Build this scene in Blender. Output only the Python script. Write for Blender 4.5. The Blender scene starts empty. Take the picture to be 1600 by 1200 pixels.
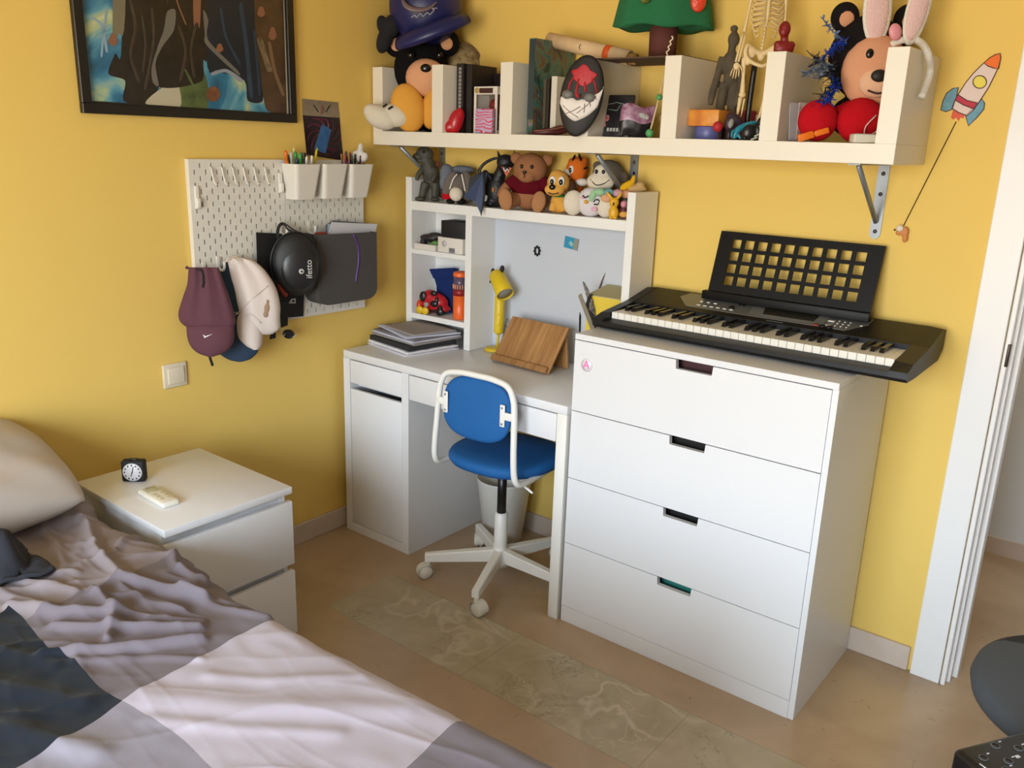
import bpy, bmesh, math, random
from mathutils import Vector, Matrix, Euler, noise as mnoise
random.seed(7)
R = math.radians
scene = bpy.context.scene
COL = scene.collection

# ------------------------------------------------------------------ camera
CAM = Vector((2.5274, -2.6141, 1.5383))
ROT = ((0.78154442, 0.6230417, 0.03173886),       # image right
       (0.19327288, -0.19344155, -0.96188667),    # image down
       (-0.59315589, 0.75789142, -0.27160023))    # view direction
FPX = 1335.594
RX, DN, VW = (Vector(r) for r in ROT)

def ray(u, v):
    return RX * ((u - 800) / FPX) + DN * ((v - 600) / FPX) + VW

def at(u, v, ax, val):
    """the point of the plane <ax> = val that lies under photo pixel (u, v)"""
    d = ray(u, v)
    i = 'xyz'.index(ax)
    return CAM + d * ((val - CAM[i]) / d[i])

def ppx(p):
    """metres per photo pixel at the point p"""
    return (Vector(p) - CAM).dot(VW) / FPX

# ------------------------------------------------------------------ materials
def lin(h):
    h = h.lstrip('#')
    c = [int(h[i:i + 2], 16) / 255 for i in (0, 2, 4)]
    return tuple(x / 12.92 if x <= 0.04045 else ((x + 0.055) / 1.055) ** 2.4 for x in c) + (1.0,)

MATS = {}

def mat(name, hexc, rough=0.5, metal=0.0, bump=None, var=None, spec=None, sheen=0.0, trans=0.0, alpha=1.0):
    """bump = (noise scale, strength); var = (second colour, noise scale, contrast)"""
    if name in MATS:
        return MATS[name]
    m = bpy.data.materials.new(name)
    m.use_nodes = True
    nt = m.node_tree
    b = nt.nodes['Principled BSDF']
    b.inputs['Base Color'].default_value = lin(hexc)
    b.inputs['Roughness'].default_value = rough
    b.inputs['Metallic'].default_value = metal
    if spec is not None:
        b.inputs['Specular IOR Level'].default_value = spec
    if sheen:
        b.inputs['Sheen Weight'].default_value = sheen
    if trans:
        b.inputs['Transmission Weight'].default_value = trans
    if alpha < 1:
        b.inputs['Alpha'].default_value = alpha
    tc = None
    if bump or var:
        tc = nt.nodes.new('ShaderNodeTexCoord')
    if var:
        n = nt.nodes.new('ShaderNodeTexNoise')
        n.inputs['Scale'].default_value = var[1]
        n.inputs['Detail'].default_value = 4
        nt.links.new(tc.outputs['Object'], n.inputs['Vector'])
        r = nt.nodes.new('ShaderNodeValToRGB')
        w = var[2] if len(var) > 2 else 0.25
        r.color_ramp.elements[0].position = 0.5 - w
        r.color_ramp.elements[1].position = 0.5 + w
        r.color_ramp.elements[0].color = lin(hexc)
        r.color_ramp.elements[1].color = lin(var[0])
        nt.links.new(n.outputs['Fac'], r.inputs['Fac'])
        nt.links.new(r.outputs['Color'], b.inputs['Base Color'])
    if bump:
        n = nt.nodes.new('ShaderNodeTexNoise')
        n.inputs['Scale'].default_value = bump[0]
        n.inputs['Detail'].default_value = 3
        nt.links.new(tc.outputs['Object'], n.inputs['Vector'])
        bp = nt.nodes.new('ShaderNodeBump')
        bp.inputs['Strength'].default_value = bump[1]
        bp.inputs['Distance'].default_value = 0.004
        nt.links.new(n.outputs['Fac'], bp.inputs['Height'])
        nt.links.new(bp.outputs['Normal'], b.inputs['Normal'])
    MATS[name] = m
    return m

def plush(name, hexc):
    return mat('plush_' + name, hexc, rough=0.95, bump=(260, 0.35), spec=0.1, sheen=0.0)

def cloth(name, hexc):
    return mat('cloth_' + name, hexc, rough=0.9, bump=(500, 0.25), spec=0.15)

# ------------------------------------------------------------------ mesh builder
class M:
    """collects shapes; build() links them as one mesh object"""
    def __init__(self):
        self.v, self.f, self.mi, self.sm = [], [], [], []

    def add(self, vs, fs, mi=0, smooth=False):
        o = len(self.v)
        self.v += [Vector(p) for p in vs]
        for f in fs:
            self.f.append([i + o for i in f])
            self.mi.append(mi)
            self.sm.append(smooth)
        return self

    def box(self, x0, x1, y0, y1, z0, z1, mi=0, bev=0.0, seg=2):
        return self.obox(((x0 + x1) / 2, (y0 + y1) / 2, (z0 + z1) / 2), (abs(x1 - x0), abs(y1 - y0), abs(z1 - z0)), None, mi, bev, seg)

    def obox(self, c, size, rot=None, mi=0, bev=0.0, seg=2):
        c = Vector(c)
        rm = rot.to_matrix() if isinstance(rot, Euler) else (rot or Matrix.Identity(3))
        hx, hy, hz = (s / 2 for s in size)
        if bev <= 0:
            vs = [c + rm @ Vector((sx * hx, sy * hy, sz * hz)) for sz in (-1, 1) for sy in (-1, 1) for sx in (-1, 1)]
            return self.add(vs, [(0, 2, 3, 1), (4, 5, 7, 6), (0, 1, 5, 4), (2, 6, 7, 3), (0, 4, 6, 2), (1, 3, 7, 5)], mi)
        bm = bmesh.new()
        bmesh.ops.create_cube(bm, size=1)
        for v in bm.verts:
            v.co = Vector((v.co.x * 2 * hx, v.co.y * 2 * hy, v.co.z * 2 * hz))
        bmesh.ops.bevel(bm, geom=bm.edges[:], offset=min(bev, hx * .98, hy * .98, hz * .98), segments=seg, affect='EDGES', profile=0.5)
        bm.verts.index_update()
        self.add([c + rm @ v.co for v in bm.verts], [[v.index for v in f.verts] for f in bm.faces], mi, seg > 1)
        bm.free()
        return self

    def cyl(self, p0, p1, r0, r1=None, seg=20, mi=0, caps=True, smooth=True):
        p0, p1 = Vector(p0), Vector(p1)
        r1 = r0 if r1 is None else r1
        d = (p1 - p0).normalized()
        a = d.orthogonal().normalized()
        b = d.cross(a)
        ring = [a * math.cos(2 * math.pi * i / seg) + b * math.sin(2 * math.pi * i / seg) for i in range(seg)]
        self.add([p0 + q * r0 for q in ring] + [p1 + q * r1 for q in ring],
                 [(i, (i + 1) % seg, seg + (i + 1) % seg, seg + i) for i in range(seg)], mi, smooth)
        if caps:
            self.add([p0 + q * r0 for q in ring], [list(range(seg))[::-1]], mi)
            self.add([p1 + q * r1 for q in ring], [list(range(seg))], mi)
        return self

    def lathe(self, prof, o=(0, 0, 0), axis=(0, 0, 1), seg=28, mi=0, smooth=True):
        o, d = Vector(o), Vector(axis).normalized()
        a = d.orthogonal().normalized()
        b = d.cross(a)
        vs, fs = [], []
        for r, z in prof:
            for i in range(seg):
                t = 2 * math.pi * i / seg
                vs.append(o + d * z + (a * math.cos(t) + b * math.sin(t)) * max(r, 1e-5))
        for k in range(len(prof) - 1):
            for i in range(seg):
                j = (i + 1) % seg
                fs.append((k * seg + i, k * seg + j, (k + 1) * seg + j, (k + 1) * seg + i))
        return self.add(vs, fs, mi, smooth)

    def tube(self, pts, r, seg=10, mi=0, closed=False, caps=True, flat=1.0):
        pts = [Vector(p) for p in pts]
        n = len(pts)
        rs = r if isinstance(r, (list, tuple)) else [r] * n
        tan = []
        for i in range(n):
            if closed:
                t = pts[(i + 1) % n] - pts[i - 1]
            else:
                t = pts[min(i + 1, n - 1)] - pts[max(i - 1, 0)]
            tan.append(t.normalized() if t.length > 1e-9 else Vector((0, 0, 1)))
        a = tan[0].orthogonal().normalized()
        vs, fs = [], []
        for i in range(n):
            a = (a - tan[i] * a.dot(tan[i]))
            a = a.normalized() if a.length > 1e-6 else tan[i].orthogonal().normalized()
            b = tan[i].cross(a)
            for k in range(seg):
                t = 2 * math.pi * k / seg
                vs.append(pts[i] + (a * math.cos(t) + b * math.sin(t) * flat) * rs[i])
        for i in range(n if closed else n - 1):
            j = (i + 1) % n
            for k in range(seg):
                l = (k + 1) % seg
                fs.append((i * seg + k, i * seg + l, j * seg + l, j * seg + k))
        if caps and not closed:
            fs.append(list(range(seg))[::-1])
            fs.append([(n - 1) * seg + k for k in range(seg)])
        return self.add(vs, fs, mi, True)

    def ell(self, c, r, rot=None, mi=0, seg=20, rings=12, zmin=-1.0, zmax=1.0):
        """ellipsoid; zmin / zmax cut it to a cap"""
        c = Vector(c)
        if not isinstance(r, (tuple, list)):
            r = (r, r, r)
        rm = rot.to_matrix() if isinstance(rot, Euler) else (rot or Matrix.Identity(3))
        a0, a1 = math.asin(zmin), math.asin(zmax)
        vs, fs = [], []
        for k in range(rings + 1):
            a = a0 + (a1 - a0) * k / rings
            for i in range(seg):
                t = 2 * math.pi * i / seg
                cc = max(math.cos(a), 1e-4)
                vs.append(c + rm @ Vector((cc * math.cos(t) * r[0], cc * math.sin(t) * r[1], math.sin(a) * r[2])))
        for k in range(rings):
            for i in range(seg):
                j = (i + 1) % seg
                fs.append((k * seg + i, k * seg + j, (k + 1) * seg + j, (k + 1) * seg + i))
        return self.add(vs, fs, mi, True)

    def prism(self, poly, off, mi=0, mi_side=None):
        """closed outline (3-D points) pushed along the vector off"""
        poly = [Vector(p) for p in poly]
        off = Vector(off)
        n = len(poly)
        nrm = Vector((0, 0, 0))
        for i in range(n):
            nrm += poly[i].cross(poly[(i + 1) % n])
        if nrm.dot(off) > 0:
            poly = poly[::-1]
        self.add(poly + [p + off for p in poly],
                 [list(range(n)), [n + i for i in range(n)][::-1]], mi)
        o = len(self.v) - 2 * n
        for i in range(n):
            j = (i + 1) % n
            self.f.append([o + i, o + n + i, o + n + j, o + j][::1])
            self.mi.append(mi if mi_side is None else mi_side)
            self.sm.append(False)
        return self

    def grid(self, fn, nu, nv, mi=0, smooth=True, uv=None):
        vs = [fn(i / nu, j / nv) for j in range(nv + 1) for i in range(nu + 1)]
        fs = [(j * (nu + 1) + i, j * (nu + 1) + i + 1, (j + 1) * (nu + 1) + i + 1, (j + 1) * (nu + 1) + i)
              for j in range(nv) for i in range(nu)]
        return self.add(vs, fs, mi, smooth)

    def build(self, name, mats, parent=None, world=True, weld=False):
        me = bpy.data.meshes.new(name)
        top = parent
        while top is not None and top.parent is not None:
            top = top.parent
        vs = self.v
        loc = Vector((0, 0, 0))
        if parent is None:
            xs = [min(p[i] for p in vs) for i in range(3)]
            xe = [max(p[i] for p in vs) for i in range(3)]
            loc = Vector(((xs[0] + xe[0]) / 2, (xs[1] + xe[1]) / 2, xs[2]))
            vs = [p - loc for p in vs]
        elif world:
            inv = (Matrix.Translation(top.location) @ top.rotation_euler.to_matrix().to_4x4()).inverted()
            vs = [inv @ p for p in vs]
        me.from_pydata([tuple(p) for p in vs], [], self.f)
        for m in (mats if isinstance(mats, (list, tuple)) else [mats]):
            me.materials.append(m)
        me.polygons.foreach_set('material_index', self.mi)
        me.polygons.foreach_set('use_smooth', self.sm)
        me.update()
        bm = bmesh.new()
        bm.from_mesh(me)
        if weld:
            bmesh.ops.remove_doubles(bm, verts=bm.verts[:], dist=1e-5)
        bmesh.ops.recalc_face_normals(bm, faces=bm.faces[:])
        bm.to_mesh(me)
        bm.free()
        o = bpy.data.objects.new(name, me)
        COL.objects.link(o)
        if parent is None:
            o.location = loc
        else:
            o.parent = parent
        return o

def blob(name, shapes, m, parent, vox=0.006, world=False, it=5):
    """several rounded shapes grown together into one continuous soft body"""
    mb = M()
    for s in shapes:
        if s[0] == 't':
            mb.tube(s[1], s[2], seg=12)
        else:
            mb.ell(*s)
    o = mb.build(name, m, parent, world)
    rm = o.modifiers.new('grow', 'REMESH')
    rm.mode = 'VOXEL'
    rm.voxel_size = vox
    rm.use_smooth_shade = True
    s = o.modifiers.new('soft', 'SMOOTH')
    s.factor = 0.5
    s.iterations = it
    return o

def thing(name, label, cat, loc=(0, 0, 0), yaw=0.0, group=None):
    o = bpy.data.objects.new(name, None)
    o.empty_display_size = 0.05
    COL.objects.link(o)
    o.location = loc
    o.rotation_euler = (0, 0, yaw)
    o['label'] = label
    o['category'] = cat
    if group:
        o['group'] = group
    return o

def tag(o, label, cat, group=None, kind=None):
    o['label'] = label
    o['category'] = cat
    if group:
        o['group'] = group
    if kind:
        o['kind'] = kind
    return o

def struct(o):
    o['kind'] = 'structure'
    return o

def copy_tree(o, parent=None):
    c = o.copy()
    COL.objects.link(c)
    if parent is not None:
        c.parent = parent
    for ch in list(o.children):
        copy_tree(ch, c)
    return c

def text(name, body, size, loc, right, up, m, parent, extrude=0.0003):
    """raised lettering: 'right' and 'up' span the surface it stands on (world space)"""
    cu = bpy.data.curves.new(name, 'FONT')
    cu.body = body
    cu.size = size
    cu.extrude = extrude
    cu.align_x = 'CENTER'
    cu.align_y = 'CENTER'
    tmp = bpy.data.objects.new('tmp', cu)
    COL.objects.link(tmp)
    bpy.context.view_layer.update()
    me = bpy.data.meshes.new_from_object(tmp.evaluated_get(bpy.context.evaluated_depsgraph_get()))
    bpy.data.objects.remove(tmp)
    bpy.data.curves.remove(cu)
    me.materials.clear()
    me.materials.append(m)
    o = bpy.data.objects.new(name, me)
    COL.objects.link(o)
    r = Vector(right).normalized()
    n = r.cross(Vector(up)).normalized()
    u = n.cross(r)
    mw = Matrix((r, u, n)).transposed().to_4x4()
    mw.translation = Vector(loc)
    top = parent
    while top.parent is not None:
        top = top.parent
    inv = (Matrix.Translation(top.location) @ top.rotation_euler.to_matrix().to_4x4()).inverted()
    o.parent = parent
    o.matrix_local = inv @ mw
    return o

def arc(c, r, a0, a1, n, ax0=(1, 0, 0), ax1=(0, 0, 1)):
    c, ax0, ax1 = Vector(c), Vector(ax0), Vector(ax1)
    return [c + ax0 * (r * math.cos(a0 + (a1 - a0) * i / n)) + ax1 * (r * math.sin(a0 + (a1 - a0) * i / n)) for i in range(n + 1)]

def spline(pts, n=8):
    """Catmull-Rom through the points"""
    P = [Vector(p) for p in pts]
    P = [P[0] * 2 - P[1]] + P + [P[-1] * 2 - P[-2]]
    out = []
    for i in range(1, len(P) - 2):
        for k in range(n):
            t = k / n
            a, b, c, d = P[i - 1], P[i], P[i + 1], P[i + 2]
            out.append(0.5 * ((2 * b) + (c - a) * t + (2 * a - 5 * b + 4 * c - d) * t * t + (3 * b - a - 3 * c + d) * t ** 3))
    out.append(P[-2])
    return out

WHITE = mat('white_lacquer', '#dfdfe1', rough=0.35)
WHITE2 = mat('white_foil', '#e6e5e2', rough=0.45)
WMETAL = mat('white_powder_coat', '#e8e6e0', rough=0.4)
BLACK = mat('black_plastic', '#121214', rough=0.35)
BLACKM = mat('matt_black', '#141416', rough=0.7)
DARK = mat('dark_gap', '#1a1815', rough=0.8)
STEEL = mat('zinc_steel', '#8d9298', rough=0.4, metal=0.6)
PAPER = mat('paper', '#dcdde2', rough=0.8)
YAWC = R(38.4)          # facing the photographer

class Frame:
    """a little stage facing the photographer: a = right, c = up, b = towards the viewer, in units of one photo pixel"""
    def __init__(self, u, v, y, z=None, ax='y', yaw=YAWC):
        p = at(u, v, ax, y)
        self.s = ppx(p)
        if z is not None:
            p.z = z
        self.o, self.yaw = p, yaw
    def p(self, a, c, b=0):
        return Vector((a * self.s, -b * self.s, c * self.s * 1.03))
    def e(self, a, c, ra, rc, b=0, rb=None, rot=0, rx=0):
        rb = (ra + rc) / 2 if rb is None else rb
        return (self.p(a, c, b), (ra * self.s, rb * self.s, rc * self.s * 1.02), Euler((R(rx), R(rot), 0)))
    def t(self, pts, r):
        pts = spline([self.p(*q) for q in pts], 5)
        if isinstance(r, (list, tuple)):
            n = len(pts)
            rs = []
            for i in range(n):
                f = i / (n - 1) * (len(r) - 1)
                k = min(int(f), len(r) - 2)
                rs.append((r[k] + (r[k + 1] - r[k]) * (f - k)) * self.s)
            return ('t', pts, rs)
        return ('t', pts, r * self.s)
    def thing(self, name, label, cat, group=None):
        self.root = thing(name, label, cat, self.o, self.yaw, group)
        return self.root
    def blob(self, name, m, *shapes, vox=None, parent=None, it=4):
        return blob(name, shapes, m, parent or self.root, vox or max(.0022, 1.6 * self.s), it=it)
    def ell(self, name, m, *shapes, parent=None):
        mb = M()
        for q in shapes:
            mb.ell(*q)
        return mb.build(name, m, parent or self.root, world=False)
    def tube(self, name, m, pts, r, parent=None, seg=8, flat=1.0):
        k, q, rr = self.t(pts, r)
        return M().tube(q, rr, seg, flat=flat).build(name, m, parent or self.root, world=False)
# ================================================================== the room
def wall_material():
    m = mat('yellow_wall_paint', '#e4c269', rough=0.75, bump=(70, 0.06), spec=0.2)
    return m
YEL = wall_material()
DULL = mat('taupe_wall_paint', '#8d8579', rough=0.9)
HALLW = mat('hall_wall_paint', '#d4d6d8', rough=0.8)
CEIL = mat('ceiling_paint', '#cbc4b4', rough=0.9)
TRIMM = mat('door_trim_lacquer', '#e8e6e4', rough=0.4)
BASE = mat('marble_skirting', '#cfc0b2', rough=0.35, var=('#bfae9e', 9, 0.3))

def floor_material():
    m = bpy.data.materials.new('polished_marble_floor')
    m.use_nodes = True
    nt = m.node_tree
    N, L = nt.nodes, nt.links
    b = N['Principled BSDF']
    b.inputs['Roughness'].default_value = 0.28
    geo = N.new('ShaderNodeNewGeometry')
    sep = N.new('ShaderNodeSeparateXYZ')
    L.new(geo.outputs['Position'], sep.inputs[0])

    def mth(op, a, bb=None, c=None):
        n = N.new('ShaderNodeMath')
        n.operation = op
        for i, x in enumerate((a, bb, c)):
            if x is None:
                continue
            if hasattr(x, 'links'):
                L.new(x, n.inputs[i])
            else:
                n.inputs[i].default_value = x
        return n.outputs[0]

    def mix(f, a, c):
        n = N.new('ShaderNodeMix')
        n.data_type = 'RGBA'
        if hasattr(f, 'links'):
            L.new(f, n.inputs[0])
        else:
            n.inputs[0].default_value = f
        for i, x in ((6, a), (7, c)):
            if hasattr(x, 'links'):
                L.new(x, n.inputs[i])
            else:
                n.inputs[i].default_value = lin(x)
        return n.outputs[2]

    def ns(scale, detail=4, dist=0.0, rough=0.55):
        n = N.new('ShaderNodeTexNoise')
        n.inputs['Scale'].default_value = scale
        n.inputs['Detail'].default_value = detail
        n.inputs['Roughness'].default_value = rough
        n.inputs['Distortion'].default_value = dist
        L.new(geo.outputs['Position'], n.inputs['Vector'])
        return n.outputs['Fac']

    def ramp(f, p0, p1):
        n = N.new('ShaderNodeMapRange')
        n.inputs['From Min'].default_value = p0
        n.inputs['From Max'].default_value = p1
        L.new(f, n.inputs['Value'])
        return n.outputs['Result']
    X, Y = sep.outputs[0], sep.outputs[1]
    plain = mix(ramp(ns(3.2, 5, 0.6), 0.35, 0.7), '#a58b6d', '#b69d80')
    plain = mix(ramp(ns(26, 3, 1.5), 0.66, 0.78), plain, '#8f7355')
    band = mix(ramp(ns(5.5, 6, 1.2), 0.35, 0.7), '#a39578', '#b3a68c')
    v1 = mth('ABSOLUTE', mth('SUBTRACT', ns(2.3, 3, 0.9, 0.5), 0.52))
    fade = ramp(ns(1.7, 2), 0.42, 0.62)
    band = mix(mth('MULTIPLY', ramp(v1, 0.022, 0.0), mth('MULTIPLY', fade, 0.6)), band, '#d8cdb8')
    v3 = mth('ABSOLUTE', mth('SUBTRACT', ns(5.1, 4, 0.7, 0.5), 0.47))
    band = mix(mth('MULTIPLY', ramp(v3, 0.008, 0.0), mth('MULTIPLY', fade, 0.45)), band, '#d3c8b2')
    v2 = mth('ABSOLUTE', mth('SUBTRACT', ns(4.3, 7, 1.0, 0.7), 0.56))
    patch = ramp(ns(2.1, 2), 0.5, 0.6)
    band = mix(mth('MULTIPLY', mth('LESS_THAN', v2, 0.004), mth('MULTIPLY', patch, 0.8)), band, '#5e523f')
    inb = mth('MULTIPLY', mth('GREATER_THAN', Y, -0.945), mth('LESS_THAN', Y, -0.645))
    inb = mth('MULTIPLY', inb, mth('GREATER_THAN', X, 0.455))
    col = mix(inb, plain, band)
    # joints
    def line(c, at_, w):
        return mth('LESS_THAN', mth('ABSOLUTE', mth('SUBTRACT', c, at_)), w)
    fx = mth('ABSOLUTE', mth('SUBTRACT', mth('FRACT', mth('DIVIDE', mth('SUBTRACT', X, 0.455), 0.605)), 0.5))
    jx = mth('MULTIPLY', mth('GREATER_THAN', fx, 0.4985), inb)
    j = mth('MAXIMUM', jx, mth('MULTIPLY', mth('GREATER_THAN', X, 0.455), mth('MAXIMUM', line(Y, -0.945, 0.001), line(Y, -0.645, 0.001))))
    col = mix(mth('MULTIPLY', j, 0.55), col, '#6d5f4b')
    L.new(col, b.inputs['Base Color'])
    return m

FLOORM = floor_material()
struct(M().box(-0.12, 3.4, -4.1, 1.25, -0.1, 0.0).build('floor', FLOORM))
struct(M().box(-0.12, 3.4, -4.1, 1.25, 2.6, 2.7).build('ceiling', CEIL))
struct(M().box(-0.12, 0.0, -4.1, 0.12, 0, 2.6).build('wall_left', YEL))
DX0, DX1 = 2.19, 2.97
wb = M()
wb.box(0.0, DX0, 0.0, 0.12, 0, 2.6)
wb.box(DX0, DX1, 0.0, 0.12, 2.03, 2.6)
wb.box(DX1, 3.4, 0.0, 0.12, 0, 2.6)
struct(wb.build('wall_back', YEL))
struct(M().box(3.3, 3.4, -4.1, 0.0, 0, 2.6).build('wall_right', DULL))
WX0, WX1, WZ0, WZ1 = 1.0, 2.9, 0.45, 2.1
wf = M()
wf.box(0, 3.3, -4.1, -4.0, 0, WZ0)
wf.box(0, 3.3, -4.1, -4.0, WZ1, 2.6)
wf.box(0, WX0, -4.1, -4.0, WZ0, WZ1)
wf.box(WX1, 3.3, -4.1, -4.0, WZ0, WZ1)
struct(wf.build('wall_front', DULL))
wn = M()
for a, b_ in ((WX0, WX0 + .05), ((WX0 + WX1) / 2 - .03, (WX0 + WX1) / 2 + .03), (WX1 - .05, WX1)):
    wn.box(a, b_, -4.07, -4.02, WZ0, WZ1)
for a, b_ in ((WZ0, WZ0 + .05), (WZ1 - .05, WZ1)):
    wn.box(WX0 + .05, WX1 - .05, -4.068, -4.022, a, b_)
struct(wn.build('window_1', TRIMM))
# the hallway behind the door opening
struct(M().box(1.2, 3.4, 1.1, 1.25, 0, 2.6).build('wall_hallway', HALLW))
struct(M().box(1.1, 1.2, 0.12, 1.25, 0, 2.6).build('wall_hall_end', HALLW))
struct(M().box(3.3, 3.4, 0.12, 1.1, 0, 2.6).build('wall_hall_right', HALLW))
struct(M().box(1.2, 3.3, 1.088, 1.1, 0, 0.07).build('baseboard_hallway', BASE))
# skirting
struct(M().box(0.0, 0.012, -4.0, -0.012, 0, 0.08, bev=0.002, seg=1).build('baseboard_left', BASE))
bb = M().box(0.0, 2.082, -0.012, 0.0, 0, 0.08, bev=0.002, seg=1)
struct(bb.build('baseboard_back', BASE))
# door frame
dj = M()
dj.box(2.093, 2.176, -0.02, 0.0, 0, 2.11, bev=0.002, seg=1)
dj.box(2.179, 2.192, -0.018, 0.012, 0, 2.03, bev=0.002, seg=1)
dj.box(2.19, 2.2, 0.012, 0.05, 0, 2.03)
dj.box(2.19, 2.213, 0.05, 0.1, 0, 2.03, bev=0.002, seg=1)
dj.box(2.19, 2.2, 0.1, 0.12, 0, 2.03)
dj.box(2.095, 3.06, -0.02, 0.0, 2.03, 2.11, bev=0.002, seg=1)
dj.box(2.2, 2.97, 0.0, 0.12, 2.015, 2.03)
dj.box(2.975, 3.06, -0.02, 0.0, 0, 2.11, bev=0.002, seg=1)
dj.box(2.955, 2.97, 0.0, 0.12, 0, 2.03)
dfr = struct(dj.build('door_1', TRIMM))
lt = M().box(2.185, 2.1935, -0.019, -0.004, 0.995, 1.06, bev=0.003)
lt.build('latch_plate', mat('latch_brass', '#4a4038', rough=0.4, metal=0.7), dfr)['label'] = 'dark metal latch plate on the door jamb'

# ------------------------------------------------------------------ light
def area(name, loc, rot, sx, sy, power, col):
    l = bpy.data.lights.new(name, 'AREA')
    l.shape = 'RECTANGLE'
    l.size, l.size_y = sx, sy
    l.energy = power
    l.color = col
    o = bpy.data.objects.new(name, l)
    COL.objects.link(o)
    o.location = loc
    o.rotation_euler = rot
    return o
area('window_portal', ((WX0 + WX1) / 2, -4.12, (WZ0 + WZ1) / 2), (R(90), 0, 0), WX1 - WX0, WZ1 - WZ0, 1, (1, 1, 1)).data.cycles.is_portal = True
area('hall_fill_light', (2.7, 0.65, 2.58), (0, 0, 0), 0.5, 0.4, 16, (1.0, 0.95, 0.9))  # unseen fill light added under the ceiling to brighten the hallway
w = bpy.data.worlds.new('daylight')
scene.world = w
w.use_nodes = True
nt = w.node_tree
bg = nt.nodes['Background']
tc = nt.nodes.new('ShaderNodeTexCoord')
sp = nt.nodes.new('ShaderNodeSeparateXYZ')
rp = nt.nodes.new('ShaderNodeValToRGB')          # ground below the horizon, bright hazy sky above it
nt.links.new(tc.outputs['Generated'], sp.inputs[0])
mr = nt.nodes.new('ShaderNodeMapRange')
mr.inputs['From Min'].default_value, mr.inputs['From Max'].default_value = -.3, .7
nt.links.new(sp.outputs[2], mr.inputs['Value'])
nt.links.new(mr.outputs['Result'], rp.inputs['Fac'])
e = rp.color_ramp.elements
e[0].position, e[0].color = .27, (.60, .55, .47, 1)
e[1].position, e[1].color = .45, (.74, .87, 1.0, 1)
q = e.new(.33); q.color = (.62, .61, .58, 1)
nt.links.new(rp.outputs['Color'], bg.inputs[0])
bg.inputs[1].default_value = 36
cam = bpy.data.cameras.new('camera')
co = bpy.data.objects.new('camera', cam)
COL.objects.link(co)
mw = Matrix((RX, -DN, -VW)).transposed().to_4x4()
mw.translation = CAM
co.matrix_world = mw
cam.sensor_width = 36
cam.lens = FPX / 1600 * 36
cam.clip_start = 0.02
scene.camera = co
vs = scene.view_settings
vs.view_transform = 'Standard'
vs.look = 'None'
vs.gamma = 1
vs.use_curve_mapping = False
vs.exposure = -0.68
# ================================================================== helpers for panels with holes
def holed(mb, o, U, V, W, H, rows, th, mi=0):
    """flat panel W x H at o (axes U, V), rows = [(v0, v1, [(u0, u1), ...])], thickness th along U x V"""
    o, U, V = Vector(o), Vector(U).normalized(), Vector(V).normalized()
    Nn = U.cross(V) * th
    def quad(u0, u1, v0, v1):
        if u1 - u0 < 1e-6 or v1 - v0 < 1e-6:
            return
        for k, s in ((Nn * 0, 1), (Nn, -1)):
            q = [o + U * u0 + V * v0 + k, o + U * u1 + V * v0 + k, o + U * u1 + V * v1 + k, o + U * u0 + V * v1 + k]
            mb.add(q if s < 0 else q[::-1], [(0, 1, 2, 3)], mi)
    def wall(a, b):
        p, q = o + U * a[0] + V * a[1], o + U * b[0] + V * b[1]
        mb.add([p, q, q + Nn, p + Nn], [(0, 1, 2, 3)], mi)
    v = 0
    for v0, v1, hs in rows:
        quad(0, W, v, v0)
        u = 0
        for u0, u1 in hs:
            quad(u, u0, v0, v1)
            wall((u0, v0), (u1, v0)); wall((u1, v0), (u1, v1)); wall((u1, v1), (u0, v1)); wall((u0, v1), (u0, v0))
            u = u1
        quad(u, W, v0, v1)
        v = v1
    quad(0, W, v, H)
    wall((0, 0), (W, 0)); wall((W, 0), (W, H)); wall((W, H), (0, H)); wall((0, H), (0, 0))

# ================================================================== desk
D0, D1, DF, DB = 0.038, 1.092, -0.496, -0.016
desk = thing('desk', 'white desk with a cupboard on its left and a thin leg on its right', 'desk', (0.56, -0.25, 0))
M().box(D0, D1, DF, DB, 0.72, 0.75, bev=0.0025).build('desktop', WHITE, desk)
cb = M()
cb.box(D0, D0 + .035, DF, DB, 0, .72)
cb.box(.357, .392, DF, DB, 0, .72)
cb.box(D0 + .035, .357, DF, DB, 0, .036)
cb.box(D0 + .035, .357, -.026, DB, .036, .72)
cb.box(D0 + .035, .357, -.45, -.026, .604, .612)
cb.build('cupboard_body', WHITE, desk)
M().box(.0755, .3545, DF + .001, DF + .017, .0385, .602, bev=.0015).build('door', WHITE, desk)
M().box(.0755, .3545, DF + .001, DF + .017, .6265, .716, bev=.0015).build('drawer', WHITE, desk)
dr = M().box(.3945, 1.052, DF + .001, DF + .017, .624, .716, bev=.0015)
dr.box(.42, 1.03, DF + .017, -.15, .64, .70)
dr.build('drawer', WHITE, desk)
for y0, y1 in ((DF, DF + .035), (-.051, DB)):
    M().box(1.0545, D1, y0, y1, 0, .72, bev=.002).build('leg', WMETAL, desk)
rl = M().box(1.0545, D1, DF + .035, -.051, .63, .72)
rl.build('side_rail', WMETAL, desk)
M().box(1.06, 1.085, DF + .035, -.051, .012, .03).build('foot_rail', WMETAL, desk)

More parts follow.
